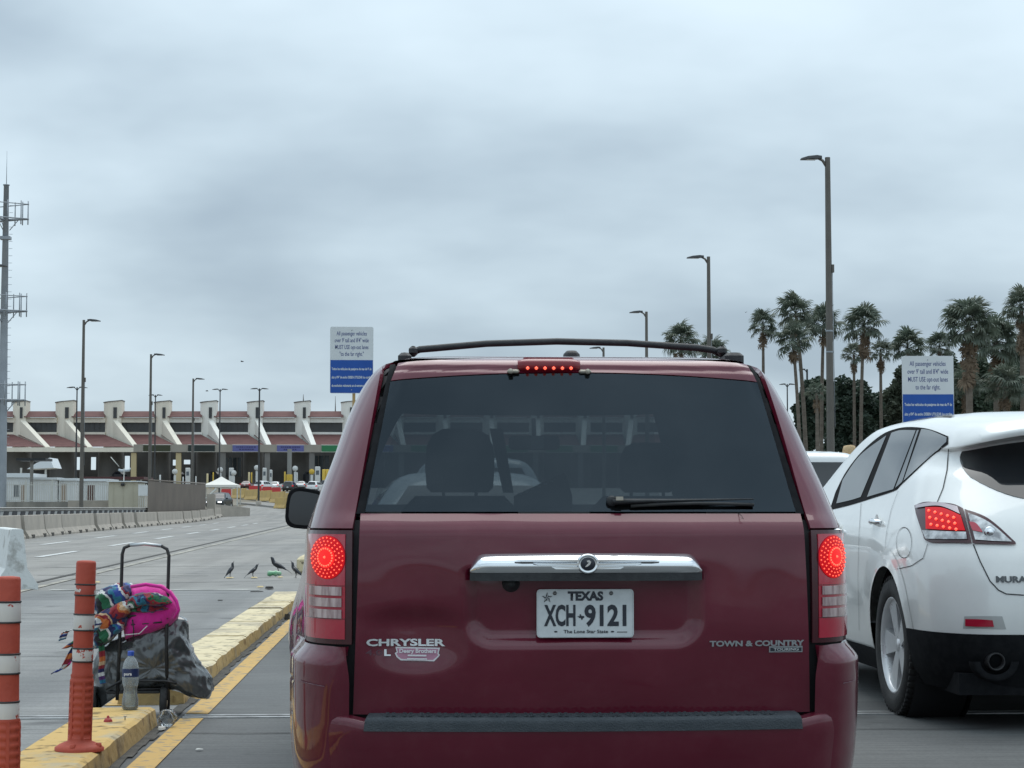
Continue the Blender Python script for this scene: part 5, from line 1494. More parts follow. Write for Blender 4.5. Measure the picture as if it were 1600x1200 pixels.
bundles = [(((146, 965), (148, 935), (160, 921), (182, 914), (204, 912), (210, 925), (198, 945), (176, 962)), .10, .06, W1, 2.2),
    (((148, 985), (150, 962), (168, 950), (192, 938), (206, 938), (204, 956), (186, 974), (164, 990)), .08, .00, W2, 4.7),
    (((147, 1012), (148, 985), (168, 974), (190, 962), (202, 962), (196, 980), (176, 998), (160, 1010)), .08, .01, W1, 7.9),
    (((204, 932), (222, 926), (246, 926), (262, 934), (266, 942), (254, 946), (232, 945), (210, 950), (200, 946)), .06, -.035, W3, 9.1),
    (((204, 956), (206, 949), (228, 945), (254, 947), (262, 951), (246, 955), (226, 958)), .04, -.025, W3, 12.3)]
for i, (ol, dp, yo, mm_, sd_) in enumerate(bundles):
    b_ = lump('blanket_fold', None, None, ol, dp, yo, mm_, .034, sd_, 64, 26, 1.0, None, 11.0)
    b_.parent = blk; b_.location = b_.location - org
    for k_ in ('label', 'category'):
        if k_ in b_: del b_[k_]
hang = [(((150, 975), (140, 988), (120, 1002), (106, 1012)), .07, 0), (((146, 990), (125, 1000), (112, 1018), (100, 1040), (84, 1051)), .035, 0), (((122, 1000), (114, 1020), (106, 1038), (98, 1045)), .03, 2), (((128, 1005), (122, 1025), (118, 1045)), .032, 1),
        (((136, 1008), (130, 1030), (124, 1048)), .03, 2), (((140, 1010), (138, 1040), (136, 1062), (134, 1078)), .03, 0), (((158, 1003), (160, 1030), (158, 1050), (161, 1068)), .03, 1), (((106, 985), (100, 990), (97, 1000)), .04, 0)]
for i, (pth, wdt, mi_) in enumerate(hang):
    mb = MB(); uvs = []
    cloth_strip(mb, uvs, [lc(x, y, -.09 + .008 * i) for x, y in pth], wdt, (1, .1, .25), .006, i * 2.1, 4, i * .21, .9)
    build_cloth(mb, uvs, 'hanging_end', MS[mi_], blk)
# pink shoulder bag on the load
m_pink = mat('hot_pink_cloth', (0.72, 0.016, 0.33), 0.75, c2=(0.62, 0.012, 0.27), scale=8, sheen=0.3, bump=0.2, bscale=120)
bagp = lump('pink_bag', 'hot pink cloth bag strapped on top of the cart', 'bag', ((196, 1000), (192, 980), (196, 962), (205, 930), (204, 916), (228, 911), (252, 914), (268, 922), (278, 936), (281, 952), (276, 966), (268, 976), (240, 988), (215, 994)), .11, .07, m_pink, .022, 5.2, 80, 30, 1.0, None, 5.0)
org2 = Vector(bagp.location)
q = MB(); q.tube([cp(x, y, -.06) - org2 for x, y in ((230, 978), (218, 990), (196, 992))] , .003, 5); q.build('white_piping', mat('white_piping', (0.7, 0.68, 0.68), 0.7), bagp)
q = MB(); q.tube([cp(x, y, -.055) - org2 for x, y in ((207, 968), (209, 985), (208, 1002))], [.010, .009, .007], 6, flat=.4); q.build('strap', m_cart, bagp)
q = MB(); q.tube([cp(x, y, -.045) - org2 for x, y in ((204, 917), (228, 913), (252, 917), (266, 926), (276, 940), (279, 953), (272, 966))], .010, 8); q.build('bag_handle', m_pink, bagp)
# water bottle standing on the kerb end
m_pet = glass_mat('bottle_plastic', (0.86, 0.90, 0.92))
_t = m_pet.node_tree; _o = [n for n in _t.nodes if n.type == 'OUTPUT_MATERIAL'][0]; _s = _o.inputs['Surface'].links[0].from_socket
_d = _t.nodes.new('ShaderNodeBsdfDiffuse'); _d.inputs[0].default_value = (.75, .8, .82, 1); _x = _t.nodes.new('ShaderNodeMixShader'); _x.inputs[0].default_value = .22; _t.links.new(_s, _x.inputs[1]); _t.links.new(_d.outputs[0], _x.inputs[2]); _t.links.new(_x.outputs[0], _o.inputs['Surface'])
m_blue = mat('blue_cap', (0.03, 0.09, 0.45), 0.4)
KY = 10.12
bp_ = at(203.5, 1094, KY); s_ = KY / 3000
wb = thing('water_bottle', 'clear water bottle with blue cap standing at the end of the kerb', 'bottle', (bp_.x, KY, .107))
q = MB(); prof = [(.0001, 0.002), (10, 0), (12.3, 2), (12.6, 8), (12.3, 16), (10.6, 24), (9.8, 31), (11.2, 36), (12.4, 42), (12.6, 50), (12.6, 62), (12.0, 66), (10.5, 72), (7.5, 77), (4.6, 80), (4.2, 83)]
q.lathe([(r_ * s_, z * s_) for r_, z in prof], 24); q.build('bottle_body', m_pet, wb)
q = MB(); q.lathe([(r_ * s_, z * s_) for r_, z in ((.0001, 1.5), (9.6, 1.5), (11.8, 4), (12.0, 16), (10.2, 24), (9.4, 31), (10.6, 35), (.0001, 36))], 20); q.build('water', glass_mat('water_clear', (0.72, 0.78, 0.80)), wb)
q = MB(); q.lathe([(r_ * s_, z * s_) for r_, z in ((4.9, 82), (5.0, 88), (4.6, 89), (.0001, 89))], 16); q.build('bottle_cap', m_blue, wb)
q = MB(); q.lathe([(12.75 * s_, 50 * s_), (12.75 * s_, 62.5 * s_)], 24); lab = q.build('bottle_label', mat('navy_label', (0.02, 0.035, 0.11), 0.4), wb)
t_ = text_mesh('pura', .022, mat('label_white', (0.75, 0.77, 0.8), 0.5), 'label_lettering', lab, bold=.0006, width=.040, loc=(-.008, -.0435, .185))
# crumpled clear cup and scraps by the kerb
p = gnd(261, 1139)
mb = MB(); rings = []
for j in range(9):
    rg = []
    for i in range(26):
        a = 2 * math.pi * i / 26; r_ = (.028 + .018 * math.sin(math.pi * j / 8)) * (1 + .28 * pnoise(Vector((math.cos(a) * 2, math.sin(a) * 2, j * .6))))
        rg.append(Vector((r_ * math.cos(a), r_ * math.sin(a), .004 + j * .0105)))
    rings.append(rg)
mb.loft(rings, True, True); tag(mb.build('crumpled_cup', glass_mat('crumpled_plastic', (0.80, 0.83, 0.85), 1.0, .15), None, (p.x, p.y, 0.012)), 'crumpled clear plastic cup lying in the gutter below the cart', 'cup')
def scrap(label, px, py, size, m, name='paper_scrap', cat='litter', hgt=.012, sq=.6, gp='scraps lying on the road'):
    p = gnd(px, py); mb = MB(); n = 10; sd_ = rng.random() * 50
    top = []; bot = []
    for i in range(n):
        a = 2 * math.pi * i / n; r_ = size * (1 + .5 * pnoise(Vector((math.cos(a) * 1.5, math.sin(a) * 1.5, sd_))))
        bot.append(Vector((r_ * math.cos(a), r_ * sq * 3 * math.sin(a), 0))); top.append(Vector((.8 * r_ * math.cos(a), .8 * r_ * sq * 3 * math.sin(a), hgt * (1 + .6 * pnoise(Vector((i, sd_, 0)))))))
    mb.loft([bot, top], True, True, False)
    return tag(mb.build(name, m, None, (p.x, p.y, .012)), label, cat, gp)
m_paper = mat('white_paper', (0.60, 0.60, 0.57), 0.8); m_bread = mat('bread_scrap', (0.50, 0.38, 0.18), 0.9, c2=(0.6, 0.5, 0.3), scale=30)
m_dk = mat('dark_litter', (0.03, 0.028, 0.025), 0.9); m_rdp = mat('red_plastic', (0.35, 0.03, 0.025), 0.5)
scrap('white paper scrap lying beside the crumpled cup', 252, 1143, .022, m_paper, 'paper_scrap')
scrap('white paper scrap in the lane below the yellow line', 311, 1175, .020, m_paper, hgt=.004, sq=.25)
scrap('scrap of yellow food at the feet of the leftmost grackle', 359, 904, .06, m_bread, 'food_scrap')
scrap('pale scrap of food under the second grackle', 397, 904, .055, m_bread, 'food_scrap')
scrap('scrap of tan food beside the green bottle', 438, 903, .05, m_bread, 'food_scrap')
scrap('yellow food scrap lying in front of the grackles', 407, 918.5, .05, m_bread, 'food_scrap')
scrap('dark lump of litter right of the yellow food scrap', 421, 921, .06, m_dk, 'litter_lump', hgt=.03)
scrap('dark twig like litter in front of the yellow food scrap', 400, 926, .09, m_dk, 'litter_lump', sq=.1, hgt=.01)
scrap('tan food scrap behind the first orange post band', 151, 911, .06, m_bread, 'food_scrap')
scrap('dark stone in the gutter beside the minivan', 449, 969, .035, m_dk, 'stone', cat='stone', hgt=.05)
scrap('small dark stick on the grooved lane', 344, 940, .035, m_dk, 'stick', cat='stick', sq=.15, hgt=.01)
p = at(169, 1115, 9.55); mb = MB(); mb.lathe([(.0001, .018), (.012, .017), (.020, .008), (.022, 0)], 12); mb.lathe([(.0001, .03), (.006, .028), (.008, .014)], 8)
tag(mb.build('post_stub', m_rdp, None, (p.x, p.y, .107)), 'broken red plastic stub left on the kerb top', 'stub')
p = at(195.5, 1111, 9.62); mb = MB(); mb.lathe([(.003, 0), (.003, .016), (.008, .017), (.008, .021), (.0001, .022)], 8)
tag(mb.build('anchor_bolt', m_steel, None, (p.x, p.y, .106)), 'bare anchor bolt sticking up from the kerb top', 'bolt')

# ------------------------------------------------------------------ grackles
m_bird = mat('glossy_black_feathers', (0.010, 0.011, 0.014), 0.35, c2=(0.016, 0.018, 0.026), scale=30, coat=0.3)
m_beak = mat('beak_black', (0.03, 0.03, 0.03), 0.5)
def grackle(label, px, py, face, pitch, size, neck=0.0, seed=0, beak_m=None):
    """face: heading in degrees (0 = to the right of the picture); pitch: how upright"""
    p = gnd(px, py); Y = p.y
    b = thing('grackle', label, 'bird', (p.x, p.y, 0.012), R(face), 'grackles feeding on the road')
    s = size
    cp_, sp_ = math.cos(R(pitch)), math.sin(R(pitch))
    def B(u, v, w=0.0): return Vector((u * cp_ - v * sp_, w, u * sp_ + v * cp_))      # body frame -> local
    leg = .30 * s; C0 = Vector((0, 0, leg + .10 * s))
    spine = [(-.34, .02, .02), (-.26, .01, .055), (-.12, 0, .095), (.02, 0, .115), (.14, .01, .105), (.22, .03, .088), (.275, .055 + neck * .3, .074), (.325, .085 + neck * .5, .070), (.37, .10 + neck * .6, .062), (.405, .098 + neck * .6, .040), (.425, .096 + neck * .6, .018)]
    mb = MB(); mb.tube([C0 + B(u * s, v * s) for u, v, r_ in spine], [r_ * s for _, _, r_ in spine], 12)
    body = mb.build('body', m_bird, b)
    mb = MB(); hd = C0 + B(.405 * s, (.095 + neck * .6) * s); tip = hd + B(.12 * s, (.02 + neck * .12) * s)
    mb.tube([hd, hd.lerp(tip, .5), tip], [.022 * s, .014 * s, .002 * s], 6); mb.build('beak', beak_m or m_beak, b)
    mb = MB(); t0 = C0 + B(-.26 * s, .01 * s); t1 = C0 + B(-.72 * s, -.06 * s); t2 = C0 + B(-.50 * s, -.01 * s)
    rg = []
    for c, wdt, th in ((t0, .05, .03), (t2, .055, .014), (t1, .075, .006)):
        rg.append([c + Vector((0, wdt * s, 0)), c + B(0, th * s), c + Vector((0, -wdt * s, 0)), c - B(0, th * s)])
    mb.loft(rg, True, True, False); mb.build('tail', m_bird, b)
    for sg in (-1, 1):
        mb = MB()
        rg = []
        for u, v, wd, ht in ((.20, .02, .088, .045), (.05, .02, .118, .075), (-.15, .01, .10, .06), (-.34, -.01, .05, .03), (-.44, -.015, .02, .01)):
            c = C0 + B(u * s, v * s); rg.append([c + Vector((0, sg * (wd + .012) * s * f, 0)) + B(0, ht * s * g) for f, g in ((.75, 1), (1.05, .4), (1.05, -.5), (.8, -1.0), (.7, 0))])
        mb.loft(rg, True, True); mb.build('wing', m_bird, b)
        mb = MB(); h0 = C0 + Vector((.02 * s, sg * .05 * s, -.06 * s)); k = Vector((-.03 * s, sg * .055 * s, leg * .55)); f0 = Vector((.01 * s, sg * .06 * s, .006))
        mb.tube([h0, k, f0], [.026 * s, .012 * s, .009 * s], 6)
        for da in (-28, 0, 28, 180): mb.tube([f0, f0 + Vector((.075 * s * math.cos(R(da)), .075 * s * math.sin(R(da)), -.002))], [.008 * s, .004 * s], 5)
        mb.build('leg', m_beak, b)
    return b
m_pale = mat('pale_crumb', (0.6, 0.58, 0.52), 0.7)
grackle('grackle standing upright with its beak raised, leftmost of the four', 360, 903, 30, 46, .29, .12)
grackle('grackle standing alone, second from the left', 395.5, 903, 20, 34, .28, .03)
grackle('large long tailed grackle leaning left over the green bottle', 434, 899, 180 + 8, 27, .40, .10, beak_m=m_pale)
grackle('grackle facing left at the very edge of the minivan', 462, 904, 180 - 12, 40, .32, .1)
p = gnd(432, 901); mb = MB(); mb.tube([(-.14, 0, .045), (-.10, 0, .045), (-.05, .015, .05), (.0, -.01, .045), (.03, .02, .05), (.06, .01, .045), (.09, .01, .03)], [.035, .05, .035, .052, .034, .042, .018], 12)
gb = mb.build('green_bottle', mat('crushed_green_plastic', (0.10, 0.36, 0.17), 0.35, c2=(0.35, 0.5, 0.35), scale=12, coat=0.5), None, (p.x, p.y - .15, .012)); tag(gb, 'crushed green plastic bottle in front of the long tailed grackle', 'bottle')
# specks of birds high in the sky
for i, (px, py, Y) in enumerate(((378, 565, 120), (323, 611, 130), (1165, 488, 150), (1216, 466, 150))):
    c = at(px, py, Y); mb = MB()
    mb.tube([(-.09, 0, 0), (0, 0, 0), (.08, 0, .01), (.12, 0, 0)], [.008, .03, .03, .008], 6)
    bd = thing('flying_bird', ('dark bird flying above the lamp posts left of the white and blue sign', 'dark bird flying just above the plaza roof towers', 'dark bird flying left of the tallest palms', 'dark bird flying beside the tallest palm crown')[i], 'bird', c, R(30 * i), 'birds in the sky')
    mb.build('body', m_bird, bd)
    for sg in (-1, 1):
        mb = MB(); mb.poly([Vector((.05, 0, .01)), Vector((.01, sg * .15, .05)), Vector((-.06, sg * .14, .05)), Vector((-.05, 0, .01))]); mb.build('wing', m_bird, bd)
# ------------------------------------------------------------------ barriers, rail, fences and sheds on the left
m_conc = mat('barrier_concrete', (0.40, 0.36, 0.31), 0.85, c2=(0.33, 0.30, 0.26), scale=1.2, bump=0.25, bscale=14)
m_cdirt = mat('stained_concrete', (0.20, 0.19, 0.17), 0.9, c2=(0.34, 0.32, 0.28), scale=.8, vscale=(1, 1, .4))
m_wconc = mat('scuffed_white_concrete', (0.40, 0.40, 0.38), 0.7, c2=(0.66, 0.68, 0.67), scale=3.5, lo=.34, hi=.44, bump=0.3, bscale=25, detail=8)
m_yconc = mat('yellow_concrete', (0.52, 0.36, 0.12), 0.8, c2=(0.45, 0.31, 0.12), scale=.9)
m_notch = mat('notch_shadow_dirt', (0.07, 0.065, 0.058), 0.95)  # dark blocks stand for drain openings; shadow and dirt are put into the colour
JP = [(-.30, 0), (-.30, .07), (-.15, .30), (-.085, .85), (-.07, .865), (.07, .865), (.085, .85), (.15, .30), (.30, .07), (.30, 0)]
def jersey_mesh(L, m, notch=True, h=1.0):
    mb = MB()
    pr = [(x, z * h) for x, z in JP]
    segs = [(-L / 2, L / 2)]
    mb.prism(pr, -L / 2, L / 2)
    o = mb.mesh('jersey_barrier', m)
    return o
jm = {}
def barrier(name, label, a, c, m, group=None, h=1.0, gap=.05, toe=True):
    a, c = Vector(a), Vector(c); L = (c - a).length - gap
    key = (round(L, 1), m.name, h)
    if key not in jm:
        jm[key] = jersey_mesh(round(L, 1), m, True, h)
    mid = (a + c) / 2
    o = thing(name, label, 'barrier', mid, math.atan2(-(c.x - a.x), c.y - a.y), group)
    b = bpy.data.objects.new('concrete_body', jm[key]); COL.objects.link(b); b.parent = o
    recalc(b) if len([1 for k in jm if jm[k] == b.data]) else None
    # slope of the ground along the piece
    if toe:
        for f in (-.3, .3):
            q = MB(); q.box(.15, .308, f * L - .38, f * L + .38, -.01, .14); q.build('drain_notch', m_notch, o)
    return o
BP = curve((50, -13.1), (70, -14.3), (88, -15.25), (106, -15.95), (150, -16.9), (180, -17.0))
yy = 52.0; i = 0
words = ['first', 'second', 'third', 'fourth', 'fifth', 'sixth', 'seventh', 'eighth', 'ninth', 'tenth', 'eleventh', 'twelfth', 'thirteenth', 'fourteenth', 'fifteenth', 'sixteenth', 'seventeenth', 'eighteenth', 'nineteenth', 'twentieth']
ends = []
y = 60.0
while y < 172:
    L = 5.9; ends.append((y, min(y + L, 174))); y += L + (.35 if len(ends) in (9, 14) else 0)
for i, (a, c) in enumerate(ends):
    barrier('jersey_barrier', words[i] + ' grey concrete barrier of the long row, counted from the left edge', (BP(a) + rng.uniform(-.07, .07), a, gz(a)), (BP(c) + rng.uniform(-.07, .07), c, gz(c)), m_conc, 'grey barriers along the far side of the road', gap=.16)
# white scuffed barrier at the left edge
wb_ = gnd(57, 922)
barrier('jersey_barrier', 'scuffed white concrete barrier cut by the left edge of the picture', (wb_.x - .30, wb_.y + .1, 0), (wb_.x - 1.15, wb_.y + 3.0, 0), m_wconc, None, .98, toe=False)
# guard rail with slanted black boards behind the row
gr = thing('guard_rail', 'long grey guard rail with slanted black boards behind the grey barriers', 'guard rail', (BP(60) - 1.3, 60, 0))
m_rail = mat('weathered_rail', (0.22, 0.215, 0.20), 0.6, metal=0.2, c2=(0.28, 0.27, 0.25), scale=2)
def gp(Y, z=0.0): return Vector((BP(Y) - 1.3, Y, z)) - Vector((BP(60) - 1.3, 60, 0))
mb = MB(); ys_ = [54 + 4 * k for k in range(28)]
for s0, s1, z0, z1 in ((-.06, .06, 1.00, 1.16),):
    rg = [[gp(y_) + Vector((s0, 0, z0)), gp(y_) + Vector((s1, 0, z0 + .03)), gp(y_) + Vector((s1 * .3, 0, (z0 + z1) / 2)), gp(y_) + Vector((s1, 0, z1 - .03)), gp(y_) + Vector((s0, 0, z1))] for y_ in ys_]
    mb.loft(rg, True, True, False)
recalc(mb.build('rail_beam', m_rail, gr))
m_bboard = mat('black_board', (0.015, 0.017, 0.024), 0.6); m_wboard = mat('grey_white_board', (0.38, 0.39, 0.39), 0.7)
mb = MB()
rg = [[gp(y_) + Vector((-.03, 0, .52)), gp(y_) + Vector((.02, 0, .52)), gp(y_) + Vector((.02, 0, .995)), gp(y_) + Vector((-.03, 0, .995))] for y_ in ys_]
mb.loft(rg, True, True, False); recalc(mb.build('backing_board', m_wboard, gr))
for k in range(48):
    y0 = 56 + k * 2.25
    mb = MB(); a = [gp(y0 - .35, .60), gp(y0 + .95, .60), gp(y0 + 1.35, .99), gp(y0 + .15, .99)]
    mb.poly([p + Vector((.026, 0, 0)) for p in a]); mb.poly([p + Vector((.045, 0, 0)) for p in a]); 
    b0 = len(mb.v) - 8
    for e_ in range(4): mb.face((b0 + e_, b0 + (e_ + 1) % 4, b0 + 4 + (e_ + 1) % 4, b0 + 4 + e_))
    mb.build('slanted_board', m_bboard, gr)
    if k % 2 == 0:
        mb = MB(); c = gp(y0 + 1.7); mb.box(c.x - .16, c.x - .07, c.y - .05, c.y + .05, 0, 1.1); mb.build('rail_post', m_rail, gr)
# low end wall sweeping off beside the pillar
mb = MB(); P4 = [at(332, 800, 172), at(388, 800, 176)]
a = Vector((P4[0].x, 172, gz(172))); c = Vector((P4[1].x, 176, gz(176)))
d_ = (c - a).normalized(); n_ = Vector((-d_.y, d_.x, 0)) * .2
pts_ = [a - n_, c - n_, c + n_, a + n_]
ht = [1.15, .72, .72, 1.15]
b0 = mb.verts([p for p in pts_] + [p + Vector((0, 0, h)) for p, h in zip(pts_, ht)])
for f in ((0, 3, 2, 1), (4, 5, 6, 7), (0, 1, 5, 4), (1, 2, 6, 5), (2, 3, 7, 6), (3, 0, 4, 7)): mb.face([b0 + k for k in f])
tag(recalc(mb.build('end_wall', m_conc)), 'low tapering concrete wall right of the square pillar', 'wall')
def slab(name, label, cat, px0, px1, py0, Y, m, th=.4, zb=None, parent=None, group=None):
    """upright block standing on the ground between two photo columns, top at py0"""
    a, c = at(px0, py0, Y), at(px1, py0, Y); z0 = (gz(Y) if zb is None else zb) - (0.02 if zb is None else 0)
    mb = MB(); mb.box(a.x, c.x, Y, Y + th, z0, a.z)
    o = mb.build(name, m, parent)
    if label: tag(o, label, cat, group)
    return o
slab('concrete_pillar', 'square tan concrete pillar at the end of the brown fence', 'pillar', 323, 336, 772, 166, m_conc, .75)
slab('low_wall', 'stained low concrete wall below the white picket fence', 'wall', -60, 106, 784, 150, m_cdirt, .35)
slab('low_wall', 'clean tan low wall left of the beige shed', 'wall', 106.2, 169.5, 782, 150, m_conc, .35)
# white picket fence on the wall
m_wfen = mat('white_fence_paint', (0.60, 0.60, 0.56), 0.6, c2=(0.52, 0.52, 0.48), scale=3)
fo = at(85, 784, 150.1); fen = thing('picket_fence', 'tall white metal picket fence on the low wall', 'fence', (fo.x, 150.1, fo.z))
zt = at(85, 753, 150.1).z - fo.z
x0 = at(-50, 784, 150.1).x - fo.x; x1 = at(169, 784, 150.1).x - fo.x
for zz in (.06, zt - .25):
    mb = MB(); mb.box(x0, x1, .03, .07, zz, zz + .05); mb.build('fence_rail', m_wfen, fen)
pk = MB(); pk.box(-.02, .02, 0, .03, 0, zt); pkm = pk.mesh('picket', m_wfen)
x = x0
while x < x1:
    o = bpy.data.objects.new('picket', pkm); COL.objects.link(o); o.parent = fen; o.location = (x, 0, 0); x += .165
for px in (-2, 40, 81, 127, 169):
    mb = MB(); xx = at(px, 784, 150.1).x - fo.x; mb.box(xx - .05, xx + .05, -.02, .06, -.05, zt + .15); mb.build('fence_post', m_wfen, fen)
# white trailers and sheds behind the fence
m_wcab = mat('white_cabin', (0.74, 0.76, 0.76), 0.5, c2=(0.66, 0.68, 0.68), scale=.7); m_wroof = mat('white_roof', (0.72, 0.76, 0.78), 0.4)
m_tandoor = mat('tan_door', (0.36, 0.28, 0.22), 0.6); m_greyw = mat('grey_window', (0.10, 0.12, 0.14), 0.3)
def cabin(label, px0, px1, py0, Y, depth, roofh, doors=(), m=m_wcab):
    a, c = at(px0, py0, Y), at(px1, py0, Y); mid = (a.x + c.x) / 2; hw = (c.x - a.x) / 2; z0 = gz(Y); H = a.z - z0
    o = thing('site_cabin', label, 'cabin', (mid, Y, z0))
    mb = MB(); mb.box(-hw, hw, 0, depth, 0, H); mb.build('wall', m, o)
    mb = MB(); mb.box(-hw - .15, hw + .15, -.2, depth + .2, H + .003, H + roofh); mb.build('roof', m_wroof, o)
    for dx0, dx1, dy0, dy1, dm, nm in doors:
        p0, p1 = at(dx0, dy1, Y), at(dx1, dy0, Y); mb = MB(); mb.box(p0.x - mid, p1.x - mid, -.05, -.004, p0.z - z0, p1.z - z0); mb.build(nm, dm, o)
    n = int(hw * 2 / .6)
    for k in range(n):
        mb = MB(); xx = -hw + (k + .5) * hw * 2 / n; mb.box(xx - .02, xx + .02, -.03, -.0035, .05, H - .05); mb.build('wall_rib', m, o)
    return o
cabin('long white site cabin at the left edge behind the picket fence', -60, 48, 746, 160, 6, .35, ((21, 30, 757, 776, m_greyw, 'window'), (33, 40, 757, 786, m_tandoor, 'door')))
cabin('plain white container behind the picket fence', 51, 87, 749.5, 157, 5, .18)
cabin('pale cabin with tan door right of the white container', 92, 118, 751, 158, 5, .2, ((95, 104, 756, 786, m_tandoor, 'door'),))
cabin('pale cabin with dark brown door behind the beige shed end of the fence', 128, 168, 752, 160, 5, .2, ((136, 148, 758, 784, mat('brown_door', (0.12, 0.07, 0.06), 0.6), 'door'),))
m_beige = mat('beige_panel', (0.50, 0.47, 0.37), 0.6, c2=(0.45, 0.42, 0.33), scale=.6)
sh = cabin('beige panelled shed with a wall lamp beside the white gate', 170, 215.5, 753, 147, 4, .08, (), m_beige)
mb = MB(); p = at(192, 757, 146.9) - Vector(sh.location); mb.rbox(p.x - .14, p.x + .14, -.3, -.05, p.z - .12, p.z + .12, .05); mb.build('wall_lamp', m_dark, sh)
mb = MB(); p = at(193.5, 752, 147.1) - Vector(sh.location); mb.box(p.x - .03, p.x + .03, .1, .16, p.z, p.z + 1.0); mb.build('roof_mast', m_wfen, sh)
gt = thing('white_gate', 'narrow white picket gate between beige shed and brown fence', 'gate', (at(224, 790, 146).x, 146, gz(146)))
hz = at(224, 756, 146).z - gz(146); hw = (at(231, 0, 146).x - at(217, 0, 146).x) / 2
for k in range(6):
    mb = MB(); xx = -hw + k * hw * 2 / 5; mb.box(xx - .035, xx + .035, 0, .05, 0, hz); mb.build('picket', m_wfen, gt)
mb = MB(); mb.box(-hw - .05, hw + .05, -.05, -.003, hz - .9, hz - .1); mb.build('gate_panel', m_wcab, gt)
# brown corrugated fence running away to the pillar
m_brown = mat('brown_sheet_fence', (0.185, 0.155, 0.130), 0.6, c2=(0.155, 0.130, 0.110), scale=.5)
A = at(232, 780, 131); C = at(321, 780, 165)
bf = thing('sheet_fence', 'tall brown corrugated metal fence left of the square pillar', 'fence', (A.x, 131, 0))
dv = Vector((C.x - A.x, 34, 0)); Lf = dv.length; dv.normalize(); nv = Vector((dv.y, -dv.x, 0))
npan = 14
for k in range(npan):
    mb = MB(); rows = []; nn = 8
    for j in range(nn + 1):
        s_ = (k + .02 + .96 * j / nn) * Lf / npan; o_ = .05 if j % 2 else -.05
        p = dv * s_ + nv * o_; rows.append((p, gz(131 + dv.y * s_)))
    for j in range(nn):
        (p0, g0), (p1, g1) = rows[j], rows[j + 1]
        mb.poly([p0 + Vector((0, 0, g0)), p1 + Vector((0, 0, g1)), p1 + Vector((0, 0, g1 + 2.95)), p0 + Vector((0, 0, g0 + 2.95))])
    mb.build('sheet_panel', m_brown, bf)
mb = MB(); mb.tube([dv * 0 + Vector((0, 0, 3.0)), dv * Lf + Vector((0, 0, 3.0 + gz(165)))], .06, 6); mb.build('top_rail', m_brown, bf)
# dark red flat canopy, white tent, small mast
m_dkred = mat('maroon_canopy', (0.085, 0.030, 0.030), 0.6)
a, c = at(124, 743, 170), at(225, 748, 170)
cn = thing('flat_canopy', 'low dark red flat canopy roof behind the beige shed', 'canopy', ((a.x + c.x) / 2, 170, gz(170)))
hw = (c.x - a.x) / 2
mb = MB(); z1 = a.z - gz(170); z0 = at(124, 748, 170).z - gz(170); mb.box(-hw, hw, 0, 6, z0 - .05, z1 - .1); mb.build('roof', m_dkred, cn)
for xx in (-hw + .3, 0, hw - .3):
    mb = MB(); mb.box(xx - .08, xx + .08, .3, .46, 0, z0 - .053); mb.build('post', m_wfen, cn)
ta = at(343.5, 744, 215); tl_, tr_ = at(318, 757.5, 215), at(373, 757.5, 215)
tn = thing('tent_canopy', 'white peaked tent roof behind the dark oncoming car', 'tent', (ta.x, 215, gz(215)))
m_tent = mat('white_tent_fabric', (0.72, 0.70, 0.65), 0.8); hw = (tr_.x - tl_.x) / 2; zt, ze = ta.z - gz(215), tl_.z - gz(215)
mb = MB(); ap = Vector((0, hw, zt)); cs = [Vector((-hw, 0, ze)), Vector((hw, 0, ze)), Vector((hw, 2 * hw, ze)), Vector((-hw, 2 * hw, ze))]
for k in range(4):
    p0, p1 = cs[k], cs[(k + 1) % 4]
    prev = None; n = 6
    rowp = [[(p0.lerp(p1, t / n)).lerp(ap, f) - Vector((0, 0, .10 * math.sin(math.pi * f))) for t in range(n + 1)] for f in (0, .25, .5, .75, .98)]
    bb = [mb.verts(r_) for r_ in rowp]
    for i_ in range(4):
        for j in range(n): mb.face((bb[i_] + j, bb[i_] + j + 1, bb[i_ + 1] + j + 1, bb[i_ + 1] + j), True)
    mb.poly([p0, p1, p1 - Vector((0, 0, .28)), p0 - Vector((0, 0, .28))])
mb.build('roof', m_tent, tn)
for cx_, cy_ in ((-hw, 0), (hw, 0), (hw, 2 * hw), (-hw, 2 * hw)):
    mb = MB(); mb.box(cx_ - .06, cx_ + .06, cy_ - .06, cy_ + .06, 0, ze - .29); mb.build('leg', m_wfen, tn)
mb = MB(); mb.tube([Vector((-hw, .1, .4)), Vector((-hw + 1.6, .1, ze - .4))], .13, 6); mb.build('brace', m_wfen, tn)
ms = at(192, 750, 168); mst = thing('camera_mast', 'white mast with a slanting boom above the beige shed', 'mast', (ms.x, 168, gz(168)))
def ml(px, py): p = at(px, py, 168); return Vector((p.x - ms.x, 0, p.z - gz(168)))
mb = MB(); mb.tube([Vector((0, 0, 0)), ml(194, 733)], .05, 6); mb.build('pole', m_wfen, mst)
mb = MB(); mb.tube([ml(173, 714), ml(186, 729)], .04, 6); mb.build('boom', m_wfen, mst)
mb = MB(); mb.tube([ml(185, 734), ml(190, 736), ml(202, 735), ml(204, 731)], [.1, .14, .12, .04], 8); mb.build('cradle', mat('pale_blue_grey', (0.42, 0.47, 0.5), 0.5), mst)
# short dark pole with flat canopy light at the left
sp = at(49, 775, 155); pl = thing('canopy_pole', 'short dark pole carrying a flat dark lamp canopy at the left', 'pole', (sp.x, 155, gz(155)))
mb = MB(); mb.box(-.11, .11, -.11, .11, 0, at(49, 718, 155).z - gz(155)); mb.build('pole', m_rail, pl)
zt = at(49, 717, 155).z - gz(155); mb = MB(); mb.box(at(39, 0, 155).x - sp.x, at(84, 0, 155).x - sp.x, -.5, 2.5, zt - .15, zt + .05); mb.build('flat_roof', m_dark, pl)
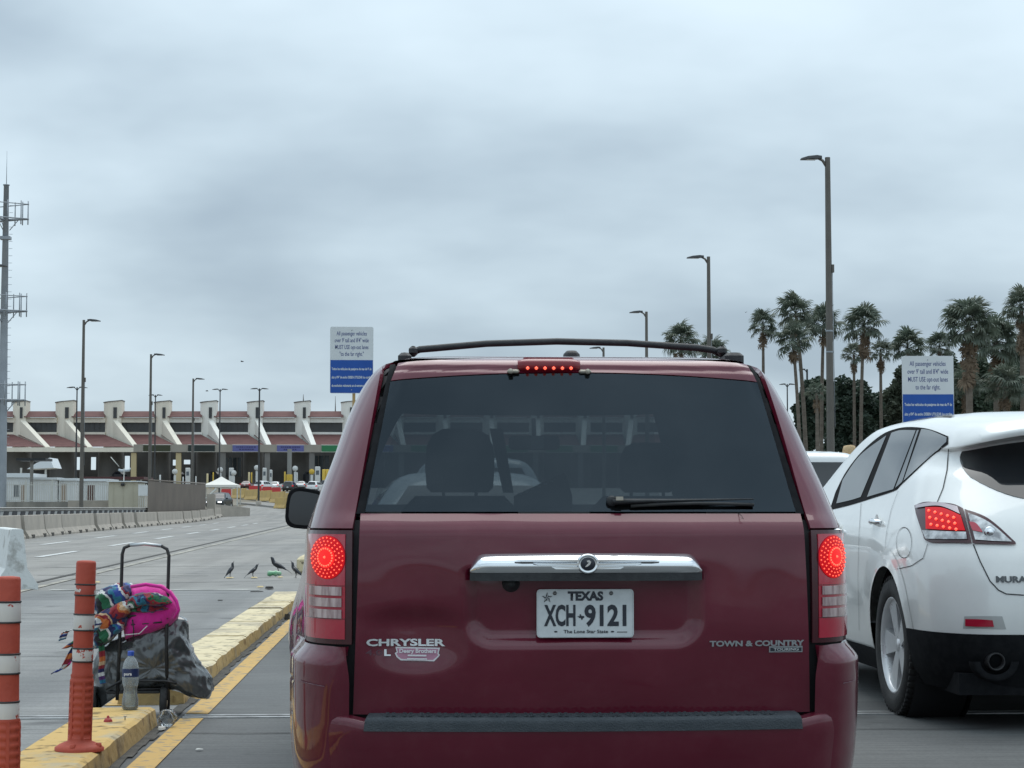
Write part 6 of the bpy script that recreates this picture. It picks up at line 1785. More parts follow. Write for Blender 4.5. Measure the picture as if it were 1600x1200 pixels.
# white pitched roof behind
mb = MB(); a, c = at(42, 736, 175), at(84, 716, 175); mb.poly([a, at(84, 736, 175), c + Vector((0, 2, 0)), at(60, 722, 175) + Vector((0, 2, 0))])
ap_ = thing('shade_sail', 'white slanted shade roof under the plaza eaves at the left', 'canopy', (a.x, 175, gz(175)))
mb2 = MB(); pts = [at(42, 733, 175), at(84, 731, 175), at(84, 716, 177), at(64, 724, 177)]; pts = [p - Vector((a.x, 175, gz(175))) for p in pts]
mb2.prism([(p.x, p.z) for p in pts], 0, 4); recalc(mb2.build('roof', m_wroof, ap_))
for px in (44, 82):
    mb2 = MB(); xx = at(px, 0, 175).x - a.x; mb2.box(xx - .08, xx + .08, .2, .36, 0, pts[1].z); mb2.build('post', m_wfen, ap_)

# ------------------------------------------------------------------ yellow and red barriers, bollards before the plaza
yb = [(364, 772, 262), (384, 776, 252), (404, 779, 243), (424, 783, 234), (445, 786, 226), (466, 789, 218), (490, 792, 210)]
for i in range(len(yb) - 1):
    (xa, ya, Ya), (xb, yb_, Yb) = yb[i], yb[i + 1]
    a, c = at(xa, ya, Ya), at(xb, yb_, Yb); a.z = gz(Ya) + .05; c.z = gz(Yb) + .05
    o = barrier('jersey_barrier', words[i] + ' yellow concrete barrier of the far row, counted from the white tent', a, c, m_yconc, 'yellow barriers before the plaza', 1.5, .12, toe=False)
a, c = at(431, 788, 205), at(448, 790, 202); a.z = c.z = gz(204)
barrier('jersey_barrier', 'single yellow concrete barrier standing in front of the yellow row', a, c, m_yconc, None, 1.3, .05, toe=False)
m_redb = mat('red_water_barrier', (0.55, 0.05, 0.05), 0.5)
for i, (xa, xb, py, Y) in enumerate(((346, 360, 771, 270), (389, 408, 764, 290), (410, 424, 765.5, 286), (425, 438, 766.5, 282))):
    a, c = at(xa, py, Y), at(xb, py, Y - 1); a.z = gz(Y) ; c.z = gz(Y)
    o = thing('water_barrier', ('red plastic barrier left of the yellow row, beside the tent', 'long red plastic barrier in front of the leftmost white car', 'red plastic barrier between the white and the black car', 'red plastic barrier in front of the black car')[i], 'barrier', ((a.x + c.x) / 2, Y, gz(Y)), 0, 'red barriers before the plaza')
    hw = (c.x - a.x) / 2; zz = at(xa, 764 if i == 0 else py - 5, Y).z - gz(Y)
    mb = MB(); mb.prism([(-hw, 0), (hw, 0), (hw, zz * .8), (hw * .92, zz), (-hw * .92, zz), (-hw, zz * .8)], -.25, .25); recalc(mb.build('tank', m_redb, o))
    mb = MB(); mb.box(-hw * .8, hw * .8, -.27, -.253, zz * .3, zz * .45); mb.build('grip_slot', m_lensred, o)
# island kerb under the double lamp
mb = MB(); a, c = at(372, 777, 225), at(432, 790, 205)
q = [Vector((a.x, a.y, gz(a.y))), Vector((c.x, c.y, gz(c.y))), Vector((c.x + 1.6, c.y, gz(c.y))), Vector((a.x + 3.0, a.y, gz(a.y)))]
b0 = mb.verts(q + [p + Vector((0, 0, .18)) for p in q])
for f in ((0, 3, 2, 1), (4, 5, 6, 7), (0, 1, 5, 4), (1, 2, 6, 5), (2, 3, 7, 6), (3, 0, 4, 7)): mb.face([b0 + k for k in f])
tag(recalc(mb.build('traffic_island', mat('island_concrete', (0.24, 0.23, 0.215), 0.9))), 'concrete traffic island below the double lamp post', kind='structure')
# ------------------------------------------------------------------ inspection plaza building
BY = 372.0
m_stu = mat('cream_stucco', (0.78, 0.72, 0.61), 0.85, c2=(0.66, 0.61, 0.52), scale=.5, vscale=(1, 1, .14), lo=.50, hi=.75, detail=6)
m_stu2 = mat('pale_stucco', (0.82, 0.80, 0.74), 0.85, c2=(0.70, 0.68, 0.63), scale=.5, vscale=(1, 1, .14), lo=.50, hi=.75, detail=6)
m_tan = mat('tan_fascia', (0.36, 0.33, 0.28), 0.8, c2=(0.32, 0.29, 0.25), scale=.2)
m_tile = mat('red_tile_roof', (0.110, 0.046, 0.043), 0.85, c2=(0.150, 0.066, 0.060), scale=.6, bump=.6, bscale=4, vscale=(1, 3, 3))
m_win = mat('plaza_window_band', (0.035, 0.038, 0.04), 0.35, c2=(0.055, 0.055, 0.055), scale=.3)
m_grey = mat('grey_column', (0.21, 0.20, 0.19), 0.8, c2=(0.16, 0.155, 0.145), scale=.2)
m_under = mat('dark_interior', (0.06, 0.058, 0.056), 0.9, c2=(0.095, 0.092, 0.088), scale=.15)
plz = thing('inspection_plaza', 'long cream inspection plaza with red tiled roofs and a row of towers', 'building', (at(300, 700, BY).x, BY, 4.8))
O = Vector(plz.location)
def bpnt(px, py, dy=0.0): return at(px, py, BY + dy) - O
tx = [-60, 18, 84, 160, 239, 311.6, 385, 459, 532.6] + [532.6 + 73 * k for k in range(1, 9)]
tw = [23, 23, 31, 30, 26, 26, 25.5, 25, 25] + [25] * 8
shift = [46, 41, 37, 34, 27, 24, 20, 16, 12] + [max(-12, 9 - 3 * k) for k in range(8)]
PD = 7.0                                          # depth of the lower roof
eave = []
for i, x in enumerate(tx):
    sx_ = x + tw[i] * .55 if i < 4 else x + tw[i] * .58
    ms_ = m_stu if i < 5 else m_stu2
    # tower with a rounded left shoulder
    mb = MB(); a = bpnt(x, 629, 0); c = bpnt(x + tw[i], 629, 0); zb = bpnt(x, 680).z
    pl_ = []
    r_ = (c.x - a.x) * .7
    for k in range(9):
        an = math.pi + math.pi / 2 * k / 8; pl_.append((a.x + r_ + r_ * math.cos(an), 0 + r_ * .8 + r_ * .8 * math.sin(an)))
    pl_ += [(c.x, 0), (c.x, 4), (a.x, 4)]
    lo = [Vector((p[0], p[1], zb - 3.0)) for p in pl_]; hi = [Vector((p[0], p[1], a.z + .10 * (p[0] - a.x))) for p in pl_]
    mb.loft([lo, hi], True, True, False); tow = recalc(mb.build('tower', ms_, plz))
    mb = MB(); cap0 = [Vector((p[0] + (.12 if p[0] > (a.x + c.x) / 2 else -.12), p[1] - .15, a.z + .10 * (p[0] - a.x) + .02)) for p in pl_]; mb.loft([cap0, [p + Vector((0, 0, .14)) for p in cap0]], True, True, False); recalc(mb.build('tower_cap', m_grey, tow))
    mb = MB(); p0 = bpnt(x + tw[i] * .57, 653.5); p1 = bpnt(x + tw[i] * .76, 636.5); mb.box(p0.x, p1.x, -.18, -.004, p0.z, p1.z); mb.build('slit_window', m_win, tow)
    # sloping buttress running down to the eave
    top = bpnt(x + tw[i] * .50, 655, -.02); e0 = at(x + tw[i] * .50 + shift[i], 698, BY - PD) - O
    bw = .95
    zl = e0.z - 1.0
    P8 = [Vector((top.x, .3, top.z)), Vector((top.x + bw, .3, top.z)), Vector((e0.x + bw, -PD, e0.z)), Vector((e0.x, -PD, e0.z))]
    P8 += [Vector((p.x, p.y, min(zb - 1.5, p.z - .9) if k < 2 else zl)) for k, p in enumerate(P8)]
    mb = MB(); b0 = mb.verts(P8)
    for f in ((0, 1, 2, 3), (0, 3, 7, 4), (1, 5, 6, 2), (3, 2, 6, 7), (4, 7, 6, 5)): mb.face([b0 + k for k in f])
    recalc(mb.build('buttress', ms_, plz)); eave.append(e0)
for i in range(len(tx) - 1):
    xa, xb = tx[i] + tw[i], tx[i + 1]
    ms_ = m_stu if i < 4 else m_stu2
    a = bpnt(xa - 3, 651); c = bpnt(xb + 4, 651); a2 = bpnt(xa - 3, 642.5, 3); c2 = bpnt(xb + 4, 642.5, 3)
    mb = MB(); mb.poly([a + Vector((0, -.3, 0)), c + Vector((0, -.3, 0)), Vector((c2.x, 3, c2.z)), Vector((a2.x, 3, a2.z))]); mb.poly([a + Vector((0, -.3, 0)), c + Vector((0, -.3, 0)), c + Vector((0, -.3, -.12)), a + Vector((0, -.3, -.12))]); up = mb.build('upper_roof', m_tile, plz)
    z651, z660, z675, z678 = (bpnt(xa, v).z for v in (651, 660, 675, 678.5))
    mb = MB(); mb.box(a.x, c.x, .4, .9, z660, z651 - .14); mb.build('upper_band', ms_, plz)
    mb = MB(); mb.box(a.x, c.x, .9, 1.2, z675, z660); wbnd = mb.build('window_band', m_win, plz)
    for k in range(1, 6):
        xx = lerp(a.x, c.x, k / 6); mb = MB(); mb.box(xx - .05, xx + .05, .84, .896, z675, z660); mb.build('mullion', m_under, wbnd)
    mb = MB(); mb.box(a.x, c.x, .4, 1.0, z678 - .1, z675); mb.build('sill_ledge', ms_, plz)
    e0, e1 = eave[i], eave[i + 1]
    mb = MB(); n = 8; rt = [Vector((lerp(a.x - 1.5, c.x - .2, t / n), .4, z678)) for t in range(n + 1)]; eb = [e0.lerp(e1, t / n) for t in range(n + 1)]
    bb = [mb.verts([p.lerp(q_, f) for p, q_ in zip(rt, eb)]) for f in (0, .34, .67, 1)]
    for j in range(3):
        for t in range(n): mb.face((bb[j] + t, bb[j + 1] + t, bb[j + 1] + t + 1, bb[j] + t + 1))
    mb.build('lower_roof', m_tile, plz)
    zf0 = (at(0, 699 if i < 3 else 694, BY - PD) - O).z; zf1 = (at(0, 706, BY - PD) - O).z
    mb = MB(); mb.box(e0.x, e1.x, -PD - .35, -PD - .05, zf1, zf0); fs = mb.build('fascia', m_stu if i < 3 else m_tan, plz)
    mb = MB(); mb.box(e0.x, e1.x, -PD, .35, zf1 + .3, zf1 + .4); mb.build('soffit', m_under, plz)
    if i >= 3:                                    # message boards over the lanes
        sgm = {3: mat('dark_olive_screen', (0.035, 0.04, 0.015), 0.4), 4: mat('dark_green_screen', (0.012, 0.022, 0.02), 0.4)}.get(i) or (mat('blue_screen', (0.075, 0.085, 0.24), 0.4, emit=(0.13, 0.14, 0.34), estr=.10) if i in (5, 6, 8, 10) else mat('green_screen', (0.01, 0.10, 0.04), 0.4, emit=(.01, .12, .04), estr=.3))
        w0, w1 = lerp(e0.x, e1.x, .22), lerp(e0.x, e1.x, .82)
        mb = MB(); mb.box(w0, w1, -PD - .50, -PD - .36, zf1 + .12, zf0 - .12); sn = mb.build('message_board', sgm, plz)
        mb = MB(); mb.box(w0 - .1, w1 + .1, -PD - .44, -PD - .355, zf1 + .03, zf1 + .115); mb.box(w0 - .1, w1 + .1, -PD - .44, -PD - .355, zf0 - .115, zf0 - .03); mb.build('board_frame', m_stu2, sn)
        if i in (5, 6, 8):
            for zz, fr_ in ((.66, .72), (.36, .50)):         # two rows of lettering, too far off to read
                wd_ = (w1 - w0) * fr_; x = (w0 + w1) / 2 - wd_ / 2; mb = MB()
                while x < (w0 + w1) / 2 + wd_ / 2:
                    ln = rng.uniform(.18, .42); mb.box(x, x + ln, -PD - .512, -PD - .503, lerp(zf1, zf0, zz) - .13, lerp(zf1, zf0, zz) + .13); x += ln + rng.uniform(.06, .2)
                bl = mb.build('board_lettering', mat('screen_letters', (0.03, 0.03, 0.12), 0.5), sn); bl['kind'] = 'stuff'
# columns, back wall, floor plinth, booths beneath the roof
zg = 0.0
for i in range(len(tx)):
    x = tx[i]; p = bpnt(x + tw[i] * .4, 720, 2); mb = MB(); zt = bpnt(x, 706).z
    wdt = 3.3 if i < 4 else 2.6
    mb.lathe([(wdt * .75, zg), (wdt * .75, zt)], 16, Matrix.Translation((p.x, 3, 0))); mb.build('column', m_grey, plz)
    if i >= 3:
        mb = MB(); pe = eave[i]; mb.box(pe.x - .5, pe.x + .5, -PD - .02, -PD + .9, zg, (at(0, 707, BY - PD) - O).z)
        mb.build('front_post', mat('cream_post', (0.52, 0.42, 0.24), 0.7) if i < 5 else m_grey, plz)
openings = [(124, 138, 714, 734), (152, 160, 714, 734), (193, 200, 712, 734), (204, 212, 712, 734), (278, 290, 718, 727), (295, 305, 718, 725)]
xs_ = sorted({-80, 1200} | {v for o in openings for v in o[:2]})
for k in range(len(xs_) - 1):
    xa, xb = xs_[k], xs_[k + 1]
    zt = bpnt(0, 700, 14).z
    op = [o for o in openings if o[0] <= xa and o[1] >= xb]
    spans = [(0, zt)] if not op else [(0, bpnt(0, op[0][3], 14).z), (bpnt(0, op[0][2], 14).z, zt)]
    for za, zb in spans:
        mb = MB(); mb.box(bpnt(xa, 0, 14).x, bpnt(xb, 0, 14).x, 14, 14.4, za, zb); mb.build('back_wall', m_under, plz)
for px0, px1, py0 in ((350, 377, 715), (480, 515, 712)):
    mb = MB(); a, c = bpnt(px0, py0, 6), bpnt(px1, 745, 6); mb.box(a.x, c.x, 6, 6.3, c.z, a.z); gw = mb.build('glazed_screen', mat('dark_teal_glass', (0.03, 0.045, 0.05), 0.15), plz)
    for k in range(5):
        mb = MB(); xx = lerp(a.x, c.x, k / 4); mb.box(xx - .06, xx + .06, 5.9, 5.996, c.z, a.z); mb.build('mullion', m_grey, gw)
for i, (px, hpx) in enumerate(((176, 24), (268, 22), (325, 24), (474, 26), (540, 24))):
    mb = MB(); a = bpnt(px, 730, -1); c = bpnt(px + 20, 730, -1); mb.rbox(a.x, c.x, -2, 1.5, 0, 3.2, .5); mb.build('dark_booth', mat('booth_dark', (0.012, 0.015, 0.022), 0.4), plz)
mb = MB(); mb.tube([bpnt(474, 629, 2), bpnt(474, 616, 2)], [.14, .04], 5); mb.build('roof_aerial', m_grey, plz)
mb = MB(); mb.tube([bpnt(524, 643, 3), bpnt(524, 619, 3)], [.12, .04], 5); mb.build('roof_aerial', m_grey, plz)

# ------------------------------------------------------------------ posts, discs and booths on the plaza apron
m_wpost = mat('white_post', (0.62, 0.63, 0.62), 0.6); m_ypost = mat('yellow_post', (0.62, 0.42, 0.06), 0.6); m_cpost = mat('cream_bollard', (0.62, 0.52, 0.30), 0.6)
def apron(px, Y): return Vector((at(px, 760, Y).x, Y, gz(Y)))
for i, (px, py, Y, m, w) in enumerate(((389, 738, 352, m_cpost, 3), (393, 738, 353, m_ypost, 2), (324, 740, 350, m_cpost, 3), (333, 738, 352, m_ypost, 2), (445, 737, 350, m_ypost, 2.5), (464, 738, 350, m_wpost, 2), (286, 745, 350, m_wpost, 2), (306, 744, 350, m_wpost, 2), (250, 742, 350, m_wpost, 2.5))):
    b_ = apron(px, Y); s_ = Y / 3000; mb = MB(); H = at(px, py, Y).z - b_.z
    mb.lathe([(w * s_ * .5, 0), (w * s_ * .5, H - .08), (w * s_ * .35, H), (.001, H + .01)], 10)
    o = mb.build('bollard', m, None, b_)
    tag(o, ('cream bollard left of the leftmost white queue car', 'thin yellow bollard beside the cream one, above the white queue car', 'cream bollard behind the tent roof', 'thin yellow bollard behind the tent roof', 'yellow bollard left of the thick yellow column', 'white bollard right of the round sign by the thick yellow column', 'white bollard left of the third single lamp post', 'white bollard right of the third single lamp post', 'white bollard right of the cream column pair')[i], 'bollard', 'bollards before the plaza lanes')
for i, (px, py, Y, m) in enumerate(((344, 734, 350, m_wpost), (401, 731, 350, m_wpost), (461, 732, 350, m_wpost), (487, 737, 350, m_ypost), (273, 737, 350, m_wpost), (365, 739, 348, m_wpost))):
    b_ = apron(px, Y); s_ = Y / 3000; H = at(px, py, Y).z - b_.z
    o = thing('disc_sign', ('white round sign behind the tent roof', 'white round sign above the leftmost white queue car', 'white round sign right of the thick yellow column', 'yellow round sign beside the minivan pillar', 'white round sign left of the tent under the dark board', 'small white round sign right of the tent roof')[i], 'sign', b_, 0, 'round signs before the plaza lanes')
    mb = MB(); mb.lathe([(.001, .03), (4.3 * s_, .03), (4.3 * s_, -.03), (.001, -.03)], 20, Matrix.Translation((0, -.1, H)) @ Matrix.Rotation(math.pi / 2, 4, 'X')); mb.build('disc', m, o)
    mb = MB(); mb.box(-.2, .2, -.05, .2, 0, H - 5.2 * s_); mb.box(-.06, .06, 0, .1, H - 5.2 * s_, H - 3 * s_); mb.build('stand', m_wpost, o)
for i, (px, w, py, Y) in enumerate(((293, 7, 731, 354), (361, 7, 731, 355), (413, 6, 731, 356), (423, 4, 734, 352), (496, 8, 729, 356))):
    b_ = apron(px, Y); s_ = Y / 3000; H = at(px, py, Y).z - b_.z
    o = thing('lane_kiosk', ('white lane kiosk left of the tent roof', 'white lane kiosk right of the tent roof', 'white lane kiosk right of the second double lamp', 'narrow white kiosk left of the black queue car', 'white lane kiosk close to the minivan pillar')[i], 'kiosk', b_, 0, 'white kiosks at the plaza lanes')
    mb = MB(); mb.rbox(-w * s_ / 2, w * s_ / 2, 0, .9, 0, H, .08); mb.build('cabinet', m_wpost, o)
    mb = MB(); mb.box(-w * s_ * .3, w * s_ * .3, -.03, -.004, H * .62, H * .82); mb.build('screen', m_greyw, o)
b_ = apron(452, 352); mb = MB(); mb.lathe([(.55, 0), (.55, 2.5), (.54, 2.55), (.40, 2.56)], 14)
oc = thing('plaza_column', 'thick round column, its lower part painted yellow, above the black queue car', 'column', b_); mb.build('yellow_sleeve', m_ypost, oc)
mb = MB(); mb.lathe([(.40, 2.56), (.40, 7.2)], 14); mb.build('shaft', mat('light_grey_column', (0.25, 0.25, 0.24), 0.8), oc)
for i, px in enumerate((506, 511)):
    b_ = apron(px, 350); mb = MB(); mb.lathe([(.32, 0), (.32, 3.4), (.25, 3.5), (.001, 3.5)], 12); tag(mb.build('bollard', m_ypost, None, b_), ('thick yellow bollard at the minivan pillar, left of a pair', 'thick yellow bollard at the minivan pillar, right of a pair')[i], 'bollard', 'bollards before the plaza lanes')
# ------------------------------------------------------------------ lamp posts
m_pole = mat('bronze_pole', (0.115, 0.105, 0.092), 0.55, metal=0.2, c2=(0.135, 0.125, 0.11), scale=1.5)
m_poleD = mat('dark_pole', (0.035, 0.037, 0.04), 0.5); m_led_off = mat('lamp_lens', (0.5, 0.5, 0.48), 0.3)
m_galv = mat('galvanised_grey', (0.33, 0.36, 0.39), 0.5, metal=0.3, c2=(0.28, 0.31, 0.34), scale=1.0)
def lamp_post(label, px, py, H, sides, group, r0=.125, r1=.075, arm=.95, m=None, Yset=None, box=True):
    m = m or m_pole
    Y = Yset or (H - CAMZ) * 3000 / (793 - py)
    for _ in range(4):
        if Yset: break
        Y = (H + gz(Y) - CAMZ) * 3000 / (793 - py)
    p = at(px, py, Y); g_ = gz(Y); Hh = p.z - g_
    o = thing('lamp_post', label, 'lamp post', (p.x, Y, g_), 0, group)
    mb = MB(); mb.lathe([(.30, 0), (.30, .55), (.24, .60)], 8); mb.build('footing', m_conc, o)
    mb = MB(); mb.lathe([(r0, .55), (r1, Hh), (.001, Hh + .01)], 8, None, False); mb.build('pole', m, o)
    for s in sides:
        mb = MB(); mb.tube([(s * r1 * .5, 0, Hh - .28), (s * .16, 0, Hh - .10), (s * .30, 0, Hh - .03)], [.05, .045, .04], 6)
        ar = mb.build('arm', m, o)
        mb = MB(); rg = []
        for t, w, h in ((.22, .07, .045), (.42, .15, .055), (.75, .17, .045), (1.0, .12, .02)):
            x = s * arm * t; zc_ = Hh - .01 + .02 * math.sin(math.pi * t) - .05 * t * t
            rg.append([Vector((x, -w, zc_ - h)), Vector((x, w, zc_ - h)), Vector((x, w * .8, zc_ + h)), Vector((x, -w * .8, zc_ + h))])
        mb.loft(rg, True, True, False); hd = recalc(mb.build('lamp_head', m_poleD, o))
        mb = MB(); mb.box(min(s * arm * .45, s * arm * .8), max(s * arm * .45, s * arm * .8), -.10, .10, Hh - .085, Hh - .078); mb.build('lens', m_led_off, hd)
    if box:
        mb = MB(); mb.box(r0 * .7, r0 * .7 + .07, -.06, .06, Hh * .70, Hh * .70 + .25); mb.build('junction_box', m, o)
        mb = MB(); mb.tube([(r0 * .62 + .03, 0, Hh * .70), (r0 + .012, 0, Hh * .3)], .012, 5); mb.build('cable', m_galv, o)
    return o
GR = 'single arm lamp posts right of the minivan'; GL = 'single arm lamp posts along the left of the road'; GD = 'double arm lamp posts near the plaza'
lp1 = lamp_post('tall bronze lamp post in front of the palms, its head pointing left', 1293, 246, 12.0, (-1,), GR, .135, .085, .85)
for zz in (.50, .555):
    mb = MB(); hh = 12.0 * zz; mb.lathe([(.118, hh), (.123, hh + .02), (.118, hh + .05)], 8); mb.build('steel_band', m_galv, lp1)
lamp_post('bronze lamp post rising between the two left palms, second from the right', 1107, 401, 12.0, (-1,), GR)
lamp_post('bronze lamp post left of the palms, behind the roof rack of the minivan', 1010, 487, 12.0, (-1,), GR)
lamp_post('small far lamp post whose head just clears the middle of the minivan roof', 943, 543, 12.0, (-1,), GR)
lamp_post('tall bronze lamp post in front of the beige shed at the left', 131, 500, 12.0, (1,), GL)
lamp_post('bronze lamp post beside the left end of the brown fence', 236, 553.5, 12.0, (1,), GL)
lamp_post('bronze lamp post behind the brown fence, third of the left row', 302, 591.5, 12.0, (1,), GL)
lamp_post('lamp post at the left edge, only its head crossing the lattice mast', -24, 414, 12.0, (1,), GL, arm=1.0)
lamp_post('dark double arm lamp post, leftmost of its kind', 120.5, 605, 12, (-1, 1), GD, .10, .06, 1.0, m_poleD, 190, False)
lamp_post('dark double arm lamp post peeping out beside the brown fence lamp', 243, 617, 12, (-1, 1), GD, .10, .06, .8, m_poleD, 225, False)
lamp_post('dark double arm lamp post above the white tent', 344, 608, 12, (-1, 1), GD, .10, .06, .9, m_poleD, 222, False)
lamp_post('double arm lamp post standing on the traffic island', 405.5, 607, 12, (-1, 1), GD, .12, .08, 1.0, m_poleD, 214, False)
lamp_post('tiny far lamp post between minivan and palm trunks, single arm', 1261, 577, 12, (-1,), None, .12, .09, .8, m_poleD, 178, False)
lamp_post('tiny far double arm lamp post at the right shoulder of the minivan', 1230, 600, 12, (-1, 1), None, .10, .06, .8, m_poleD, 190, False)

# ------------------------------------------------------------------ telecom mast
TY = 150.0; tb = at(10, 290, TY); H = tb.z - gz(TY)
mast = thing('telecom_mast', 'tall grey telecom mast with antenna platforms at the left edge', 'mast', (tb.x, TY, gz(TY)))
mb = MB(); mb.lathe([(.42, 0), (.31, H * .5), (.20, H), (.26, H + .01), (.26, H + .08), (.001, H + .09)], 16); mb.build('shaft', m_galv, mast)
mb = MB(); mb.tube([(0, 0, H), (0, 0, at(10, 236, TY).z - gz(TY))], [.03, .012], 5); mb.build('lightning_rod', m_galv, mast)
for k, (yt, yb) in enumerate(((319, 346), (463, 490), (601, 629))):
    zt, zb = at(10, yt, TY).z - gz(TY), at(10, yb - 4, TY).z - gz(TY)
    mb = MB()
    for an in (0, 120, 240):
        c, s = math.cos(R(an)), math.sin(R(an)); c2, s2 = math.cos(R(an + 120)), math.sin(R(an + 120)); rr = 1.75
        mb.tube([(0, 0, zb - .1), (rr * c, rr * s, zb)], .09, 6); mb.tube([(rr * c, rr * s, zb), (rr * c2, rr * s2, zb)], .06, 6); mb.tube([(rr * c, rr * s, zt), (rr * c2, rr * s2, zt)], .04, 6)
        mb.tube([(.3 * c, .3 * s, zb - .9), (1.0 * c, 1.0 * s, zb - .05)], .035, 5)
    pf = mb.build('antenna_platform', m_galv, mast)
    for an in (0, 120, 240):
        for f in (.02, .2, .45, .8):
            c, s = math.cos(R(an)) * 1.75, math.sin(R(an)) * 1.75; c2, s2 = math.cos(R(an + 120)) * 1.75, math.sin(R(an + 120)) * 1.75
            mb = MB(); x, y_ = lerp(c, c2, f), lerp(s, s2, f); mb.tube([(x, y_, zb - .45), (x, y_, zt + .25)], .045, 6); mb.build('antenna_pipe', m_galv, pf)
mb = MB()
for k in range(34):
    z = 6 + k * (H - 7) / 34; mb.tube([(.28, -.05, z), (.55, -.05, z)], .016, 4)
st_ = mb.build('climbing_pegs', m_galv, mast); st_['kind'] = 'stuff'
mb = MB(); zz = at(10, 372, TY).z - gz(TY); mb.box(-.4, .4, -.36, .36, zz - .12, zz + .12); mb.build('clamp_collar', m_galv, mast)

# ------------------------------------------------------------------ signs
m_sw = mat('sign_white', (0.66, 0.69, 0.70), 0.6, c2=(0.60, 0.63, 0.64), scale=.8); m_sb = mat('sign_blue', (0.006, 0.070, 0.33), 0.6, c2=(0.008, 0.080, 0.37), scale=.8)
m_si = mat('sign_navy_ink', (0.07, 0.09, 0.24), 0.6); m_slw = mat('sign_letter_white', (0.62, 0.66, 0.68), 0.6); m_spost = mat('sign_post_tan', (0.42, 0.28, 0.12), 0.7)
def sign(label, x0, x1, y0, ysplit, y1, Y, quotes, yaw, post_px):
    a, c = at(x0, y0, Y), at(x1, y0, Y); W = c.x - a.x; z1 = a.z; zs = at(x0, ysplit, Y).z; z0 = at(x0, y1, Y).z
    o = thing('lane_sign', label, 'sign', ((a.x + c.x) / 2, Y, gz(Y)), R(yaw), 'white and blue lane signs')
    zg_ = gz(Y); hw = W / 2
    mb = MB(); r_ = .06
    out = []
    for cx_, cz_, a0_ in ((hw - r_, z1 - r_, 0), (-hw + r_, z1 - r_, 90), (-hw + r_, z0 + r_, 180), (hw - r_, z0 + r_, 270)):
        for k in range(4): out.append((cx_ + r_ * math.cos(R(a0_ + 30 * k)), cz_ + r_ * math.sin(R(a0_ + 30 * k)) - zg_))
    mb.prism(out, 0, .02); bd = recalc(mb.build('sign_board', m_sw, o))
    mb = MB(); mb.box(-hw + .015, hw - .015, -.006, -.002, z0 - zg_ + .015, zs - zg_); mb.build('blue_panel', m_sb, bd)
    px_m = Y / 3000
    lines = ['All passenger vehicles', 'over 9\' tall and 8\'4" wide', 'MUST USE opt-out lanes', ('"to the far right."' if quotes else 'to the far right.')]
    hs = (z1 - zs)
    wds = [.70, .79, .77, .56 if quotes else .48]
    for k, t in enumerate(lines):
        text_mesh(t, .205, m_si, 'sign_lettering', bd, bold=.0015, width=W * wds[k], loc=(0, -.004, z1 - zg_ - hs * (.205 + .205 * k)))
    sp = ['Todos los vehiculos de pasajeros de mas de 9\' de', 'alto y 8\'4" de ancho DEBEN UTILIZAR los carriles', 'de exclusion voluntaria en el extremo derecho']
    hb_ = zs - z0
    for k, t in enumerate(sp):
        text_mesh(t, .12, m_slw, 'sign_lettering', bd, bold=.003, width=W * .92, loc=(0, -.010, zs - zg_ - hb_ * (.27 + .25 * k)))
    mb = MB(); mb.box(-.05 + post_px, .05 + post_px, .03, .17, 0, zs - zg_); mb.build('post', m_spost, o)
    for zz in (z1 - .12, z0 + .12):
        mb = MB(); mb.lathe([(.001, .012), (.018, .010), (.02, 0)], 8, Matrix.Translation((0, -.003, zz - zg_)) @ Matrix.Rotation(math.pi / 2, 4, 'X')); mb.build('bolt', m_galv, bd)
    return o
sign('white and blue lane sign left of the minivan roof, its last line in quotes', 516, 583.5, 510.5, 562.5, 614.5, 67, True, 0, .08)
sign('white and blue lane sign rising behind the white crossover', 1409.5, 1489, 556, 616, 676, 57.5, False, -3, 0)
# ------------------------------------------------------------------ palms and trees
def leafy(m, tr=.35):
    t = m.node_tree; b = t.nodes['Principled BSDF']; out = [n for n in t.nodes if n.type == 'OUTPUT_MATERIAL'][0]
    tl = t.nodes.new('ShaderNodeBsdfTranslucent'); mx = t.nodes.new('ShaderNodeMixShader'); mx.inputs[0].default_value = tr
    src = b.inputs['Base Color'].links[0].from_socket; t.links.new(src, tl.inputs['Color'])
    t.links.new(b.outputs[0], mx.inputs[1]); t.links.new(tl.outputs[0], mx.inputs[2]); t.links.new(mx.outputs[0], out.inputs['Surface'])
    return m
m_fr = [mat('palm_frond_green', (0.100, 0.130, 0.100), 0.5, c2=(0.140, 0.170, 0.130), scale=2), mat('palm_frond_pale', (0.13, 0.15, 0.115), 0.6, c2=(0.10, 0.12, 0.085), scale=2), mat('palm_frond_dry', (0.24, 0.18, 0.125), 0.8, c2=(0.17, 0.125, 0.085), scale=2)]  # frond colours lightened, the haze over the palms is put into them
m_trunk = mat('palm_trunk', (0.115, 0.095, 0.075), 0.9, c2=(0.16, 0.135, 0.11), scale=1.2, bump=.5, bscale=6, vscale=(1, 1, 4))
for m_ in m_fr: leafy(m_)
